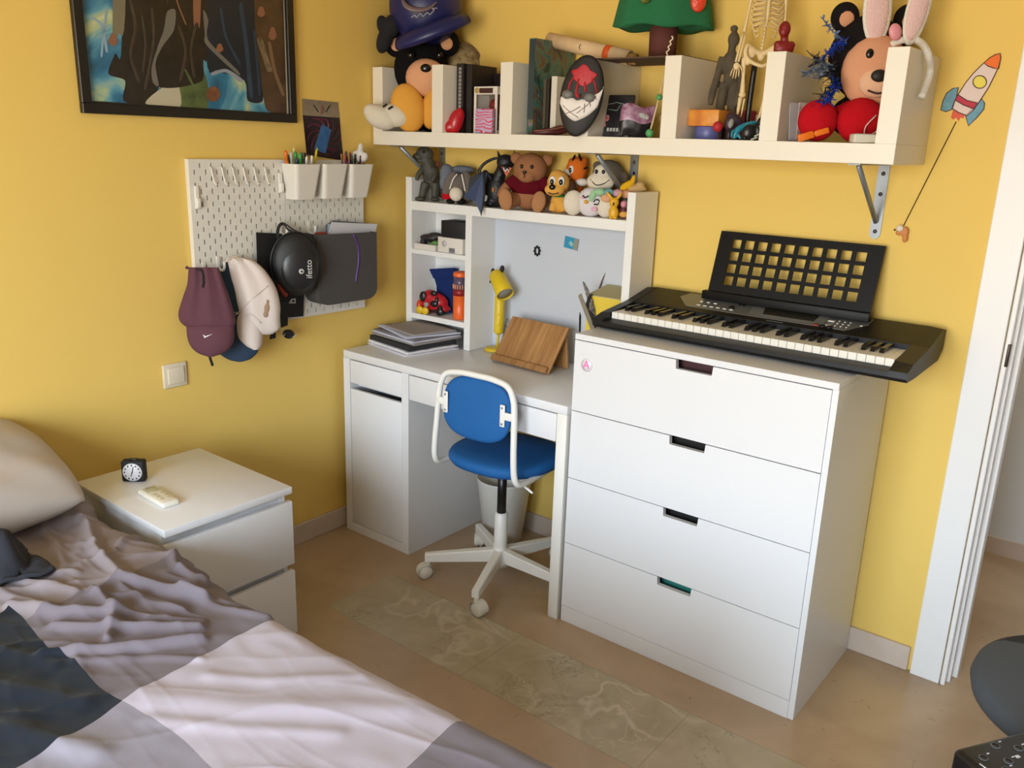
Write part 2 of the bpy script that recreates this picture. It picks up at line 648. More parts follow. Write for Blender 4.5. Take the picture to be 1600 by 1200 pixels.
hutch = thing('desk_shelf_unit', 'white shelf unit standing on the back of the desk with two cubbyholes', 'shelf unit', (0.56, -0.09, .75))
HF, HB = -0.164, -0.016
hb = M()
hb.box(.044, .076, HF, HB, .7505, 1.396, bev=.001, seg=1)
hb.build('side_panel', WHITE2, hutch)
M().box(1.06, 1.09, HF, HB, .7505, 1.396, bev=.001, seg=1).build('side_panel', WHITE2, hutch)
M().box(.362, .393, HF, HB, .7505, 1.27, bev=.001, seg=1).build('divider', WHITE2, hutch)
M().box(.076, 1.06, HF, HB, 1.27, 1.305, bev=.001, seg=1).build('top_shelf', WHITE2, hutch)
M().box(.076, .362, HF, HB, 1.1, 1.118).build('shelf', WHITE2, hutch)
M().box(.076, .362, HF, HB, .837, .858).build('shelf', WHITE2, hutch)
M().box(.076, .362, HB - .006, HB, .7505, 1.27).build('back_panel', WHITE2, hutch)
M().box(.076, 1.06, HB - .006, HB, 1.305, 1.39).build('back_panel', WHITE2, hutch)
M().box(.393, 1.06, HB - .006, HB, .7505, 1.27).build('magnetic_board', mat('board_enamel', '#c3c8d2', rough=.3), hutch)

# ================================================================== chest of drawers
chest = thing('chest_of_drawers', 'wide white chest of four drawers with cut-out grips, standing right of the desk', 'chest of drawers', (1.501, -.25, 0))
X0, X1, YF, YB = 1.101, 1.901, -.486, -.016
c = M()
c.box(X0, X0 + .016, YF + .018, YB, .058, .967)
c.box(X1 - .016, X1, YF + .004, YB, 0, .967)
c.box(X0 + .016, X1 - .016, YB - .008, YB, .058, .967)
c.box(X0 + .016, X1 - .016, YF + .02, YB - .008, .058, .07)
c.build('carcass', WHITE, chest)
M().box(X0, X1, YF, YB, .967, .985, bev=.001, seg=1).build('top_panel', WHITE, chest)
M().box(X0 + .001, X1 - .016, YF, YB, 0.0, .056, bev=.001, seg=1).build('plinth', WHITE, chest)
for k, (z0, z1) in enumerate(((.741, .9645), (.515, .738), (.2875, .5125), (.0585, .285))):
    xa, xb = X0 + .001, X1 - .0165
    n0, n1, nd = 1.446, 1.560, .026
    pl = [(xa, z0), (xb, z0), (xb, z1), (n1, z1), (n1 - .002, z1 - nd), (n0 + .002, z1 - nd), (n0, z1), (xa, z1)]
    d = M().prism([(x, YF, z) for x, z in pl], (0, .016, 0)).build('drawer', WHITE, chest)
    bx = M()
    bx.box(X0 + .03, X1 - .03, YF + .018, YB - .02, z0 + .01, z0 + .02)
    bx.box(X0 + .03, X1 - .03, YF + .05, YF + .055, z0 + .02, z1 - .005)
    if k == 0:
        top_drawer = d
    bx.build('drawer_box', mat('drawer_inside_%d' % k, ['#4a2a2c', '#1d1a18', '#1a1816', '#2a7a70'][k], rough=.9), d)
# round sticker with a pink letter on the top drawer
st = M()
st.lathe([(0, 0), (.021, 0), (.021, .0006), (0, .0006)], (1.149, YF - .0001, .893), (0, -1, 0), 28, 0)
stk = st.build('sticker', mat('sticker_film', '#e6dfe6', rough=.25), top_drawer)
stk['label'] = 'small round clear sticker with a pink letter A'
pk = mat('pink_print', '#ee5fae', rough=.5)
ts = text('lettering', 'A', .036, (1.1475, YF - .0009, .893), (1, 0, 0), (0, 0, 1), pk, top_drawer)

# ================================================================== electronic keyboard
kb = thing('electronic_keyboard', 'black electronic piano keyboard lying across the chest of drawers', 'keyboard', (1.55, -.2, .986))
KX0, KX1 = 1.094, 2.03
KY0, KY1 = -.385, -.02
kbm = mat('keyboard_case', '#0e0e10', rough=.45, spec=.3)
prof = [(KY0 + .010, .990), (KY0, 1.000), (KY0 + .003, 1.011), (KY0 + .05, 1.016), (KY0 + .05, 1.010), (-.19, 1.010), (-.19, 1.05), (-.175, 1.054), (-.05, 1.082), (KY1, 1.078), (KY1, 1.02), (-.06, .993), (-.3, .988)]
kp = M()
kp.prism([(KX0 + .035, y, z) for y, z in prof], (KX1 - .045 - KX0 - .035, 0, 0))
# end blocks, chamfered at the front
endp = [(KY0 + .010, .990), (KY0, 1.000), (KY0 + .003, 1.016), (KY0 + .05, 1.034), (-.19, 1.052), (-.05, 1.083), (KY1, 1.078), (KY1, 1.02), (-.06, .993), (-.3, .988)]
for x0, x1, dx in ((KX0 + .035, KX0, .0), (KX1 - .045, KX1, -.0)):
    n = len(endp)
    a = [(x0, y, z) for y, z in endp]
    b = [(x1 + (0.012 if x1 > x0 else -.012) * 0, y, z - (.004 if z > 1.02 else 0)) for y, z in endp]
    kp.add(a + b, [tuple(range(n)), tuple(range(n, 2 * n))[::-1]] + [(i, (i + 1) % n, n + (i + 1) % n, n + i) for i in range(n)])
kp.build('case', kbm, kb)
for x in (KX0 + .06, 1.80):
    for y in (-.34, -.08):
        M().cyl((x, y, .9853), (x, y, .994), .012, seg=14).build('rubber_foot', BLACKM, kb)
kwm = mat('key_ivory', '#e6e2d8', rough=.3)
kbl = mat('key_black', '#0f0f11', rough=.25)
NK = 36
kx0, kx1 = KX0 + .037, KX1 - .047
kw = (kx1 - kx0) / NK
for i in range(NK):
    x = kx0 + i * kw
    k = M().box(x + .0005, x + kw - .0005, KY0 + .053, -.191, 1.013, 1.0355, bev=.001, seg=1)
    k.build('white_key', kwm, kb)
    if i < NK - 1 and (i % 7) in (0, 1, 3, 4, 5):
        xc = x + kw
        bmk = M()
        yb0, yb1 = -.285, -.192
        bmk.prism([(xc - .006, yb0, 1.036), (xc - .006, yb1, 1.036), (xc - .006, yb1, 1.0475), (xc - .006, yb0 + .010, 1.0475)], (.012, 0, 0))
        bmk.build('black_key', kbl, kb)
# grey control panel on the sloped deck
def deck(x, y, h=0.0):
    t = (y + .175) / .125
    return Vector((x, y, 1.054 + .028 * t + h))
pan = [deck(1.30, -.165, .0004), deck(1.80, -.165, .0004), deck(1.845, -.105, .0004), deck(1.845, -.06, .0004), deck(1.262, -.06, .0004), deck(1.245, -.10, .0004)]
cp = M().prism(pan, (0, 0, .0012)).build('control_panel', mat('panel_grey', '#6f6f6a', rough=.35, metal=.3), kb)
lc = M()
lc.prism([deck(x, y, .0017) for x, y in ((1.545, -.14), (1.70, -.14), (1.70, -.085), (1.53, -.085))], (0, 0, .0010))
lc.build('display', mat('lcd_glass', '#2c2a22', rough=.12), cp)
ds = M()
ds.prism([deck(x, y, .0016) for x, y in ((1.505, -.155), (1.73, -.155), (1.73, -.07), (1.49, -.07))], (0, 0, .0003))
ds.build('display_surround', mat('panel_light_grey', '#8d8d88', rough=.3, metal=.4), cp)
btw = mat('button_white', '#d8d8d2', rough=.4)
spots = [(1.335 + i * .022, -.145, (.012, .006, .003)) for i in range(6)] + [(1.33 + i * .024, -.115, (.010, .007, .003)) for i in range(3)]
spots += [(1.745, -.15, (.018, .02, .003)), (1.745, -.115, (.018, .02, .003)), (1.83, -.12, (.007, .007, .003))]
spots += [(1.765 + i * .016, -.145 + j * .018, (.005, .010, .002)) for i in range(3) for j in range(3)]
for x, y, sz in spots:
    M().obox(deck(x, y, .0018), sz, None, 0, .0008).build('white_button', btw, cp)
for x, y in ((1.44, -.13), (1.46, -.10), (1.755, -.165), (1.735, -.165)):
    M().lathe([(0, .0), (.010, .0), (.009, .004), (0, .004)], deck(x, y, .0017), (0, -.2, 1), 14).build('dark_button', BLACK, cp)
M().lathe([(0, .0), (.008, .0), (.007, .004), (0, .004)], deck(1.715, -.162, .0017), (0, -.2, 1), 14).build('red_button', mat('button_red', '#8a3b30', rough=.4), cp)
text('lettering', 'YAMAHA', .013, deck(1.60, -.1735, .0012) + Vector((0, -.008, -.0012)), (1, 0, 0), (0, 1, .15), mat('grey_print', '#77777a', rough=.5), kb)
# music rest
ms = M()
b0, t0 = Vector((0, -.085, 1.092)), Vector((0, -.024, 1.287))
V = (t0 - b0)
H = V.length
ux0, ux1 = 1.335, 1.84
W = ux1 - ux0
rows = []
nr, ncol = 4, 10
mx, my0, my1 = .045, .035, .022
cw, chh = (W - 2 * mx + .012) / ncol, (H - my0 - my1 + .010) / nr
for r_ in range(nr):
    v0 = my0 + r_ * chh
    rows.append((v0, v0 + chh - .011, [(mx + i * cw, mx + i * cw + cw - .013) for i in range(ncol)]))
holed(ms, (ux0, b0.y, b0.z), (1, 0, 0), V, W, H, rows, .006)
ms.box(ux0 - .012, ux1 + .004, b0.y - .022, b0.y + .006, b0.z - .014, b0.z + .012, bev=.002)
ms.build('music_rest', mat('rest_black', '#0a0a0b', rough=.5, spec=.25), kb)

# ================================================================== nightstand
ns_ = thing('nightstand', 'white two drawer nightstand standing against the left wall beside the bed', 'nightstand', (.37, -1.38, 0))
NX0, NX1, NY0, NY1 = .126, .606, -1.583, -1.183
n = M()
n.box(NX0, NX1 - .03, NY0 + .006, NY0 + .022, 0, .532)
n.box(NX0, NX1 - .03, NY1 - .022, NY1 - .006, 0, .532)
n.box(NX0, NX0 + .008, NY0 + .022, NY1 - .022, 0, .532)
n.box(NX0 + .008, NX1 - .04, NY0 + .022, NY1 - .022, .05, .066)
n.box(NX1 - .055, NX1 - .032, NY0 + .022, NY1 - .022, .05, .532)
n.build('body', WHITE, ns_)
M().box(NX0, NX1, NY0, NY1, .532, .553, bev=.0015).build('top', WHITE, ns_)
for z0, z1 in ((.307, .508), (.075, .284)):
    d = M().box(NX1 - .018, NX1, NY0 + .001, NY1 - .001, z0, z1, bev=.0015)
    d.box(NX1 - .032, NX1 - .018, NY0 + .03, NY1 - .03, z0 + .01, z1 - .03)
    d.build('drawer', WHITE, ns_)

# ---- alarm clock
ckp = at(206, 752, 'z', .5535)
ck = thing('alarm_clock', 'small black cube alarm clock with a round white dial on the nightstand', 'clock', (ckp.x, ckp.y + .01, .5535), R(42))
M().box(-.0325, .0325, -.014, .016, 0, .064, bev=.006, seg=3).build('case', BLACKM, ck, world=False)
M().lathe([(0, 0), (.0265, 0), (.0275, .0015), (.0265, .003), (0, .003)], (0, -.0135, .031), (0, -1, 0), 32).build('dial', mat('dial_white', '#d9d7dc', rough=.4), ck, world=False)
hd = M()
for a in range(12):
    q = Vector((math.sin(R(30 * a)) * .0215, -.0168, .031 + math.cos(R(30 * a)) * .0215))
    hd.obox(q, (.0035, .0006, .0045))
hd.build('numerals', BLACKM, ck, world=False)
h2 = M()
for a, l in ((200, .012), (15, .018)):
    d = Vector((math.sin(R(a)), 0, math.cos(R(a))))
    h2.tube([Vector((0, -.0175, .031)), Vector((0, -.0175, .031)) + d * l], .0011, 6)
h2.lathe([(0, 0), (.002, 0), (0, .002)], (0, -.0175, .031), (0, -1, 0), 10)
h2.build('hands', BLACKM, ck, world=False)
M().box(-.012, .012, -.004, .008, .0635, .068, bev=.002).build('snooze_button', BLACK, ck, world=False)

# ---- remote control
p0, p1 = at(228, 766, 'z', .56), at(268, 789, 'z', .56)
ax = (p1 - p0); ax.z = 0
rc = thing('remote_control', 'white air conditioner remote control lying on the nightstand', 'remote control', ((p0.x + p1.x) / 2, (p0.y + p1.y) / 2, .5535), math.atan2(ax.y, ax.x))
Lr = ax.length
rb = M().obox((0, 0, .0085), (Lr, .052, .017), None, 0, .008, 3)
rb.build('body', mat('remote_white', '#e4e0d4', rough=.4), rc, world=False)
M().box(-Lr / 2 + .01, -Lr / 2 + .05, -.018, .018, .0165, .0178, bev=.001).build('display', mat('remote_lcd', '#b6b59c', rough=.2), rc, world=False)
bt = M()
for i in range(3):
    for j in range(2):
        bt.obox((.0 + i * .02, -.01 + j * .02, .0175), (.012, .010, .002), None, 0, .001)
bt.build('buttons', mat('remote_buttons', '#c9bf9f', rough=.5), rc, world=False)
# ================================================================== desk chair
chair = thing('desk_chair', 'blue padded swivel chair with white tube frame at the desk', 'chair', (.772, -.408, 0), R(3))
BLUE = mat('blue_seat_fabric', '#0d5a9c', rough=.75, bump=(600, .15))
for k in range(5):
    a = R(3.5 + 72 * k - 3)
    d = Vector((math.cos(a), math.sin(a), 0))
    s = Vector((-d.y, d.x, 0))
    lg = M()
    r0, r1 = .02, .272
    za, zb = (.125, .078), (.098, .068)       # top / bottom at hub and at tip
    secs = []
    for r_, (zt, zbm), hw in ((r0, za, .017), (r1, zb, .0125)):
        c = .004
        secs.append([d * r_ + s * -hw + Vector((0, 0, zbm)), d * r_ + s * hw + Vector((0, 0, zbm)), d * r_ + s * hw + Vector((0, 0, zt - c)),
                     d * r_ + s * (hw - c) + Vector((0, 0, zt)), d * r_ - s * (hw - c) + Vector((0, 0, zt)), d * r_ + s * -hw + Vector((0, 0, zt - c))])
    lg.add(secs[0] + secs[1], [(0, 1, 2, 3, 4, 5), (11, 10, 9, 8, 7, 6)] + [(i, (i + 1) % 6, 6 + (i + 1) % 6, 6 + i) for i in range(6)])
    leg = lg.build('leg', WMETAL, chair, world=False)
    cs = M()
    sw = R([215, 315, 35, 145, 265][k])
    cd = Vector((math.cos(sw), math.sin(sw), 0))
    cc = d * .26 + Vector((0, 0, 0))
    hub = cc + Vector((-cd.y, cd.x, 0)) * .012
    cs.cyl(cc + Vector((0, 0, .05)), cc + Vector((0, 0, .07)), .008, seg=12)
    hub.z = .026
    for sgn in (-1, 1):
        cs.lathe([(0, .017), (.019, .017), (.0235, .012), (.026, .010), (.026, .002), (.0, .002)], hub, cd * sgn, 24)
    # hood over the two wheels
    hood = [hub + Vector((0, 0, 0))]
    yv = Vector((-cd.y, cd.x, 0))
    pts_o = arc(hub, .030, R(-10), R(190), 14, yv, (0, 0, 1))
    n_ = len(pts_o)
    for w_ in (-1, 1):
        pass
    vs = [p + cd * .018 for p in pts_o] + [p - cd * .018 for p in pts_o]
    cs.add(vs, [(i, i + 1, n_ + i + 1, n_ + i) for i in range(n_ - 1)], 0, True)
    cs.build('caster', mat('caster_white', '#dcd8cc', rough=.45), leg, world=False)
col = M()
col.lathe([(0, .06), (.034, .06), (.036, .075), (.036, .118), (.026, .125), (.0245, .14), (.0235, .262), (.019, .266), (0, .266)], seg=28)
col.build('column_sleeve', WMETAL, chair, world=False)
M().lathe([(0, .255), (.0165, .255), (.0165, .445), (0, .445)], seg=24).build('gas_lift', BLACK, chair, world=False)
mt = M().cyl((0, 0, .430), (0, 0, .448), .024, .03)
mt.box(-.07, .07, -.05, .14, .446, .456, bev=.004)
mt.box(-.165, .165, .02, .05, .449, .457, bev=.003)
mt.build('seat_mount', WMETAL, chair, world=False)
# seat pad: rounded square, wider at the front
def superdisc(mb, c, rx, ry, h, e=3.0, n=44, edge=.5, tilt=None, taper=0.0, dome=0.0):
    """puffy pad with a super-ellipse outline lying in the local x-y plane"""
    prof = [(0.0, 0.0), (.8, 0.0), (.95, .1 * h), (1.0, .4 * h), (1.0, .65 * h), (.97, .86 * h), (.88, h), (.5, h + dome * .7), (.0, h + dome)]
    vs, fs = [], []
    for s, z in prof:
        for i in range(n):
            t = 2 * math.pi * i / n
            ct, st_ = math.cos(t), math.sin(t)
            x = math.copysign(abs(ct) ** (2 / e), ct)
            y = math.copysign(abs(st_) ** (2 / e), st_)
            p = Vector((x * rx * max(s, .001) * (1 + taper * y), y * ry * max(s, .001), z))
            if tilt is not None:
                p = tilt @ p
            vs.append(Vector(c) + p)
    for k in range(len(prof) - 1):
        for i in range(n):
            j = (i + 1) % n
            fs.append((k * n + i, k * n + j, (k + 1) * n + j, (k + 1) * n + i))
    mb.add(vs, fs, 0, True)
sp = M()
superdisc(sp, (0, .02, .457), .196, .190, .046, 2.6, taper=.06, dome=.004)
sp.build('seat', BLUE, chair, world=False)
bp = M()
tl = Matrix.Rotation(R(90 - 6), 3, 'X')
superdisc(bp, (0, -.145, .688), .140, .106, .024, 2.7, tilt=tl, taper=.0, dome=.006)
bp.build('backrest', BLUE, chair, world=False)
half = [(.165, .06, .460), (.170, -.02, .458), (.172, -.10, .457), (.171, -.150, .464), (.169, -.170, .490), (.166, -.174, .54), (.161, -.170, .62), (.157, -.166, .70), (.150, -.164, .752), (.126, -.163, .790), (.07, -.162, .803), (0, -.162, .805)]
path = half + [(-x, y, z) for x, y, z in half[-2::-1]]
M().tube(spline(path, 6), .0105, 12).build('tube_frame', WMETAL, chair, world=False)
for s in (-1, 1):
    br = M()
    br.obox((s * .118, -.1765, .695), (.019, .006, .074), None, 0, .0055, 3)
    br.obox((s * .138, -.1735, .695), (.038, .008, .026), None, 0, .003)
    b_ = br.build('bracket', WMETAL, chair, world=False)
    for dz in (-.027, .027):
        M().lathe([(0, 0), (.004, 0), (.0035, .0015), (0, .0015)], (s * .118, -.1794, .695 + dz), (0, -1, 0), 12).build('screw', STEEL, b_, world=False)
M().tube([(.02, -.04, .446), (.1, -.07, .444), (.205, -.115, .432)], .004, 8).build('height_lever', WMETAL, chair, world=False)

# ================================================================== waste bin
bn = M()
bn.lathe([(0, 0), (.072, 0), (.076, .004), (.108, .255), (.111, .262), (.108, .264), (.104, .256), (.073, .008), (0, .008)], (.565, -.135, 0.0), seg=48)
tag(bn.build('waste_bin', mat('bin_white', '#d9d6cf', rough=.45)), 'white round tapered waste bin under the desk behind the chair', 'bin')

# ================================================================== bed
def sm(e0, e1, x):
    t = max(0, min(1, (x - e0) / (e1 - e0)))
    return t * t * (3 - 2 * t)

bed = thing('bed', 'single bed along the left wall under grey bedding', 'bed', (1.0, -2.1, 0))
M().box(.03, 1.98, -2.58, -1.66, .12, .3, bev=.01).build('bed_frame', WHITE2, bed)
M().box(.03, 1.97, -2.57, -1.665, .3, .5, bev=.04, seg=3).build('mattress', mat('mattress_ticking', '#d8d4cd', rough=.9), bed)
lgm = M()
for x in (.1, 1.9):
    for y in (-2.5, -1.74):
        M().box(x - .025, x + .025, y - .025, y + .025, 0, .12).build('leg', WHITE2, bed)

def duvet_material():
    m = bpy.data.materials.new('checked_duvet_cotton')
    m.use_nodes = True
    nt = m.node_tree
    N, L = nt.nodes, nt.links
    b = N['Principled BSDF']
    b.inputs['Roughness'].default_value = .8
    b.inputs['Specular IOR Level'].default_value = .2
    b.inputs['Sheen Weight'].default_value = .1
    uv = N.new('ShaderNodeUVMap')
    sep = N.new('ShaderNodeSeparateXYZ')
    L.new(uv.outputs[0], sep.inputs[0])
    def less(c, v):
        n = N.new('ShaderNodeMath'); n.operation = 'LESS_THAN'
        L.new(c, n.inputs[0]); n.inputs[1].default_value = v
        return n.outputs[0]
    def mix(f, a, c):
        n = N.new('ShaderNodeMix'); n.data_type = 'RGBA'
        L.new(f, n.inputs[0])
        for i, x in ((6, a), (7, c)):
            if isinstance(x, str):
                n.inputs[i].default_value = lin(x)
            else:
                L.new(x, n.inputs[i])
        return n.outputs[2]
    X, Y = sep.outputs[0], sep.outputs[1]
    up = mix(less(X, 1.93), '#3a404e', '#7b757f')
    up = mix(less(X, 1.73), up, '#b9b2c0')
    up = mix(less(X, 1.20), up, '#746c74')
    up = mix(less(X, .78), up, '#8a8084')
    up = mix(less(X, .37), up, '#5f5450')
    lo = mix(less(X, 1.66), '#6f6a76', '#8e8a96')
    lo = mix(less(X, 1.20), lo, '#161e29')
    lo = mix(less(X, .70), lo, '#948a8c')
    lo = mix(less(X, .37), lo, '#5f5450')
    c = mix(less(Y, -2.0), up, lo)
    L.new(c, b.inputs['Base Color'])
    n = N.new('ShaderNodeTexNoise'); n.inputs['Scale'].default_value = 700
    bp_ = N.new('ShaderNodeBump'); bp_.inputs['Strength'].default_value = .1; bp_.inputs['Distance'].default_value = .002
    L.new(n.outputs['Fac'], bp_.inputs['Height']); L.new(bp_.outputs['Normal'], b.inputs['Normal'])
    return m

RIDGES = [  # (points on the bed, width, height)
    ([(.44, -1.70), (.60, -1.755), (.78, -1.785), (.98, -1.70)], .012, .022),
    ([(.56, -1.64), (.60, -1.69), (.64, -1.735)], .010, .012),
    ([(.72, -1.63), (.80, -1.665), (.92, -1.665)], .009, .015),
    ([(.92, -1.72), (1.04, -1.70), (1.14, -1.66)], .010, .010),
    ([(.78, -1.85), (.90, -1.865), (1.00, -1.93)], .012, .018),
    ([(.86, -1.97), (.96, -1.90), (1.08, -1.78)], .012, .017),
    ([(.95, -2.03), (1.03, -1.94), (1.12, -1.80)], .012, .017),
    ([(.70, -1.99), (.82, -1.94), (.91, -1.86)], .013, .017),
    ([(1.02, -2.0), (1.10, -1.90), (1.18, -1.84)], .011, .006),
    ([(.88, -1.86), (.97, -1.83), (1.06, -1.76)], .010, .011),
    ([(.80, -1.80), (.90, -1.80), (.99, -1.76)], .009, .008),
    ([(.40, -1.86), (.56, -1.875), (.68, -1.84)], .012, .009),
    ([(.42, -1.95), (.60, -1.94), (.76, -1.88)], .013, .012),
    ([(.46, -2.0), (.62, -1.99), (.78, -1.94)], .012, .010),
    ([(.36, -1.78), (.50, -1.80), (.62, -1.84)], .012, .008),
    ([(.36, -1.68), (.48, -1.72), (.56, -1.78)], .012, .007),
    ([(1.2, -1.98), (1.4, -1.86), (1.6, -1.7)], .030, .006),
    ([(1.24, -1.86), (1.34, -1.80), (1.46, -1.68)], .016, .0035),
    ([(1.28, -2.0), (1.42, -1.92), (1.56, -1.82)], .016, .0035),
    ([(.325, -1.62), (.335, -1.85), (.31, -2.1)], .016, .014),
    ([(1.0, -2.25), (1.15, -2.15), (1.3, -2.1)], .022, .010),
    ([(.8, -2.2), (1.0, -2.12), (1.15, -2.05)], .022, .011),
    ([(.70, -2.12), (.85, -2.08), (1.0, -2.03)], .016, .009),
]
def ridge(x, y):
    h = 0
    for pts, w_, hh in RIDGES:
        best = 1e9
        for (ax_, ay), (bx_, by) in zip(pts, pts[1:]):
            dx, dy = bx_ - ax_, by - ay
            t = max(0, min(1, ((x - ax_) * dx + (y - ay) * dy) / (dx * dx + dy * dy)))
            best = min(best, (x - ax_ - t * dx) ** 2 + (y - ay - t * dy) ** 2)
        h += hh * math.exp(-best / (w_ * w_))
    return h
def wr(x, y):
    k = sm(1.35, .9, x)
    a = mnoise.noise((x * 5, y * 7, 1.3)) * .009
    a += mnoise.noise((x * 17 + y * 9, y * 24 - x * 7, 4.1)) * .0030
    u, v = x * .82 + y * .57, -x * .57 + y * .82
    a += (1 - abs(mnoise.noise((u * 4.5, v * 15, 9.7)))) ** 5 * .009 * k
    a += (1 - abs(mnoise.noise((x * 3.2, y * 21 + .6 * math.sin(x * 5), 3.7)))) ** 7 * .0045 * (.35 + .65 * k)
    a += (1 - abs(mnoise.noise((u * 3.0, v * 8, 6.1)))) ** 9 * .006 * (1 - k)
    return a * (.35 + .65 * k)
def duvet_pt(i, j):
    # s runs along the bed, t across it and then down the hanging side
    s = .24 + i * (2.06 - .24)
    t = j
    L1, L2 = .90, .30
    d = t * (L1 + L2)
    edge = -1.625 + .012 * mnoise.noise((s * 4, .3, 7.7)) + .02 * sm(1.0, .75, s) * sm(.55, .75, s)
    r_ = .055
    ztop = .545 + .03 * sm(.9, 1.9, s)
    if d < L1 - r_:
        y = edge - L1 + d
        z = ztop
        ny, nz = 0, 1
    elif d < L1 - r_ + r_ * math.pi / 2:
        a = (d - (L1 - r_)) / r_
        y = edge - r_ + r_ * math.sin(a)
        z = ztop - r_ + r_ * math.cos(a)
        ny, nz = math.sin(a), math.cos(a)
    else:
        e = d - (L1 - r_ + r_ * math.pi / 2)
        y = edge + .012 * math.sin(s * 14) * sm(0, .15, e)
        z = ztop - r_ - e
        ny, nz = 1, 0
    x = s
    if s > 1.96:                                  # foot end rolls over
        a = min((s - 1.96) / .06, math.pi / 2)
        x = 1.96 + .06 * math.sin(a)
        z -= .06 * (1 - math.cos(a)) + max(0, s - 1.96 - .06 * math.pi / 2) * 1.0
    h = wr(s, y) + ridge(s, y)
    h *= 1.0 if nz > .5 else .6
    head = sm(.42, .30, s)
    z += head * .022 + .01 * math.sin(max(0, min(1, (d / L1))) * math.pi)
    return Vector((x, y + ny * h, z + nz * h))
DN_U, DN_V = 420, 300
dv = M().grid(lambda i, j: duvet_pt(i, j), DN_U, DN_V)
duv = dv.build('duvet', duvet_material())
tag(duv, 'grey and navy checked duvet spread rumpled over the bed', 'duvet')
uvl = duv.data.uv_layers.new(name='UVMap')
for lp in duv.data.loops:
    k = lp.vertex_index
    i, j = k % (DN_U + 1), k // (DN_U + 1)
    s = .24 + i / DN_U * 1.82
    y = -1.625 - .90 + j / DN_V * 1.2
    wx = .016 * mnoise.noise((s * 6, y * 6, 2.2)) + .05 * math.sin((y + 2.0) * 3.0)
    wy = .016 * mnoise.noise((s * 6, y * 6, 5.5)) + .03 * sm(1.1, .6, s)
    uvl.data[lp.index].uv = (s + wx, y + wy)
sd = duv.modifiers.new('thick', 'SOLIDIFY')
sd.thickness = .012
sd.offset = -1

# pillow
def pillow_pt(u, v, side):
    x = (u - .5) * 2
    y = (v - .5) * 2
    e = max(0, (1 - abs(x) ** 2.6)) ** .5 * max(0, (1 - abs(y) ** 2.6)) ** .5
    pinch = 1 - .10 * (x * x * y * y)
    w_ = .012 * mnoise.noise((x * 2.2, y * 3.1, side * 3)) + .006 * math.sin(9 * x + 4 * y)
    h = (.085 * e + w_ * e) * side
    return Vector((x * .24 * pinch, y * .37 * pinch, h))
pm = Matrix.Translation((.205, -2.02, .672)) @ Euler((R(0), R(17), R(2))).to_matrix().to_4x4()
pw = M()
for sde in (1, -1):
    pw.grid(lambda a, b: pm @ pillow_pt(a, b, sde), 40, 50)
plw = pw.build('pillow', mat('pillow_cotton', '#bbb2ab', rough=.85, bump=(400, .1)), weld=True)
tag(plw, 'plump beige grey pillow at the head of the bed', 'pillow')

# crumpled dark garment on the bed
def garm(i, j):
    a = (i - .5) * 2
    b_ = (j - .5) * 2
    rad = min(1, math.hypot(a, b_))
    ang = math.atan2(b_, a)
    k = .75 + .3 * mnoise.noise((math.cos(ang) * 1.4, math.sin(ang) * 1.4, 3.3))
    x = .49 + a * .18 * k
    y = -2.03 + b_ * .19 * k
    h = (1 - rad ** 3) * .075
    f = (1 - abs(mnoise.noise((x * 11, y * 11, .5)))) ** 3 * .075 * (1 - rad ** 4)
    return Vector((x, y, .570 + h + f + .012 * mnoise.noise((x * 30, y * 30, 2))))
g = M().grid(garm, 60, 60)
gm = g.build('folded_garment', mat('cloth_dark_navy', '#2a2b33', rough=.95, bump=(300, .3)))
tag(gm, 'crumpled dark garment lying on the bed near the pillow', 'clothing')
gs = gm.modifiers.new('thick', 'SOLIDIFY'); gs.thickness = .01

# ================================================================== stool and speaker at the lower right
stl = thing('round_stool', 'round dark grey and black upholstered stool by the doorway', 'stool', (2.575, -.585, 0))
def two_tone():
    m = bpy.data.materials.new('two_tone_upholstery')
    m.use_nodes = True
    nt = m.node_tree
    N, L = nt.nodes, nt.links
    g_ = N.new('ShaderNodeNewGeometry')
    dt = N.new('ShaderNodeVectorMath'); dt.operation = 'DOT_PRODUCT'
    L.new(g_.outputs['Position'], dt.inputs[0])
    a, b_ = at(1548, 996, 'z', .45), at(1600, 1006, 'z', .45)
    d = (b_ - a).normalized()
    nn = Vector((-d.y, d.x, 0))
    dt.inputs[1].default_value = nn
    gt = N.new('ShaderNodeMath'); gt.operation = 'GREATER_THAN'
    L.new(dt.outputs['Value'], gt.inputs[0]); gt.inputs[1].default_value = nn.dot(a)
    mx_ = N.new('ShaderNodeMix'); mx_.data_type = 'RGBA'
    L.new(gt.outputs[0], mx_.inputs[0])
    mx_.inputs[6].default_value = lin('#454a50'); mx_.inputs[7].default_value = lin('#0b0b0d')
    b2 = N['Principled BSDF']
    L.new(mx_.outputs[2], b2.inputs['Base Color'])
    b2.inputs['Roughness'].default_value = .75
    return m
M().lathe([(0, .39), (.24, .39), (.258, .40), (.263, .42), (.258, .44), (.24, .45), (0, .452)], (2.575, -.585, 0), seg=64).build('seat', two_tone(), stl)
for a in (45, 135, 225, 315):
    d = Vector((math.cos(R(a)), math.sin(R(a)), 0))
    q = Vector((2.575, -.585, 0))
    M().tube([q + d * .13 + Vector((0, 0, .39)), q + d * .19], .013, 12).build('leg', BLACKM, stl)

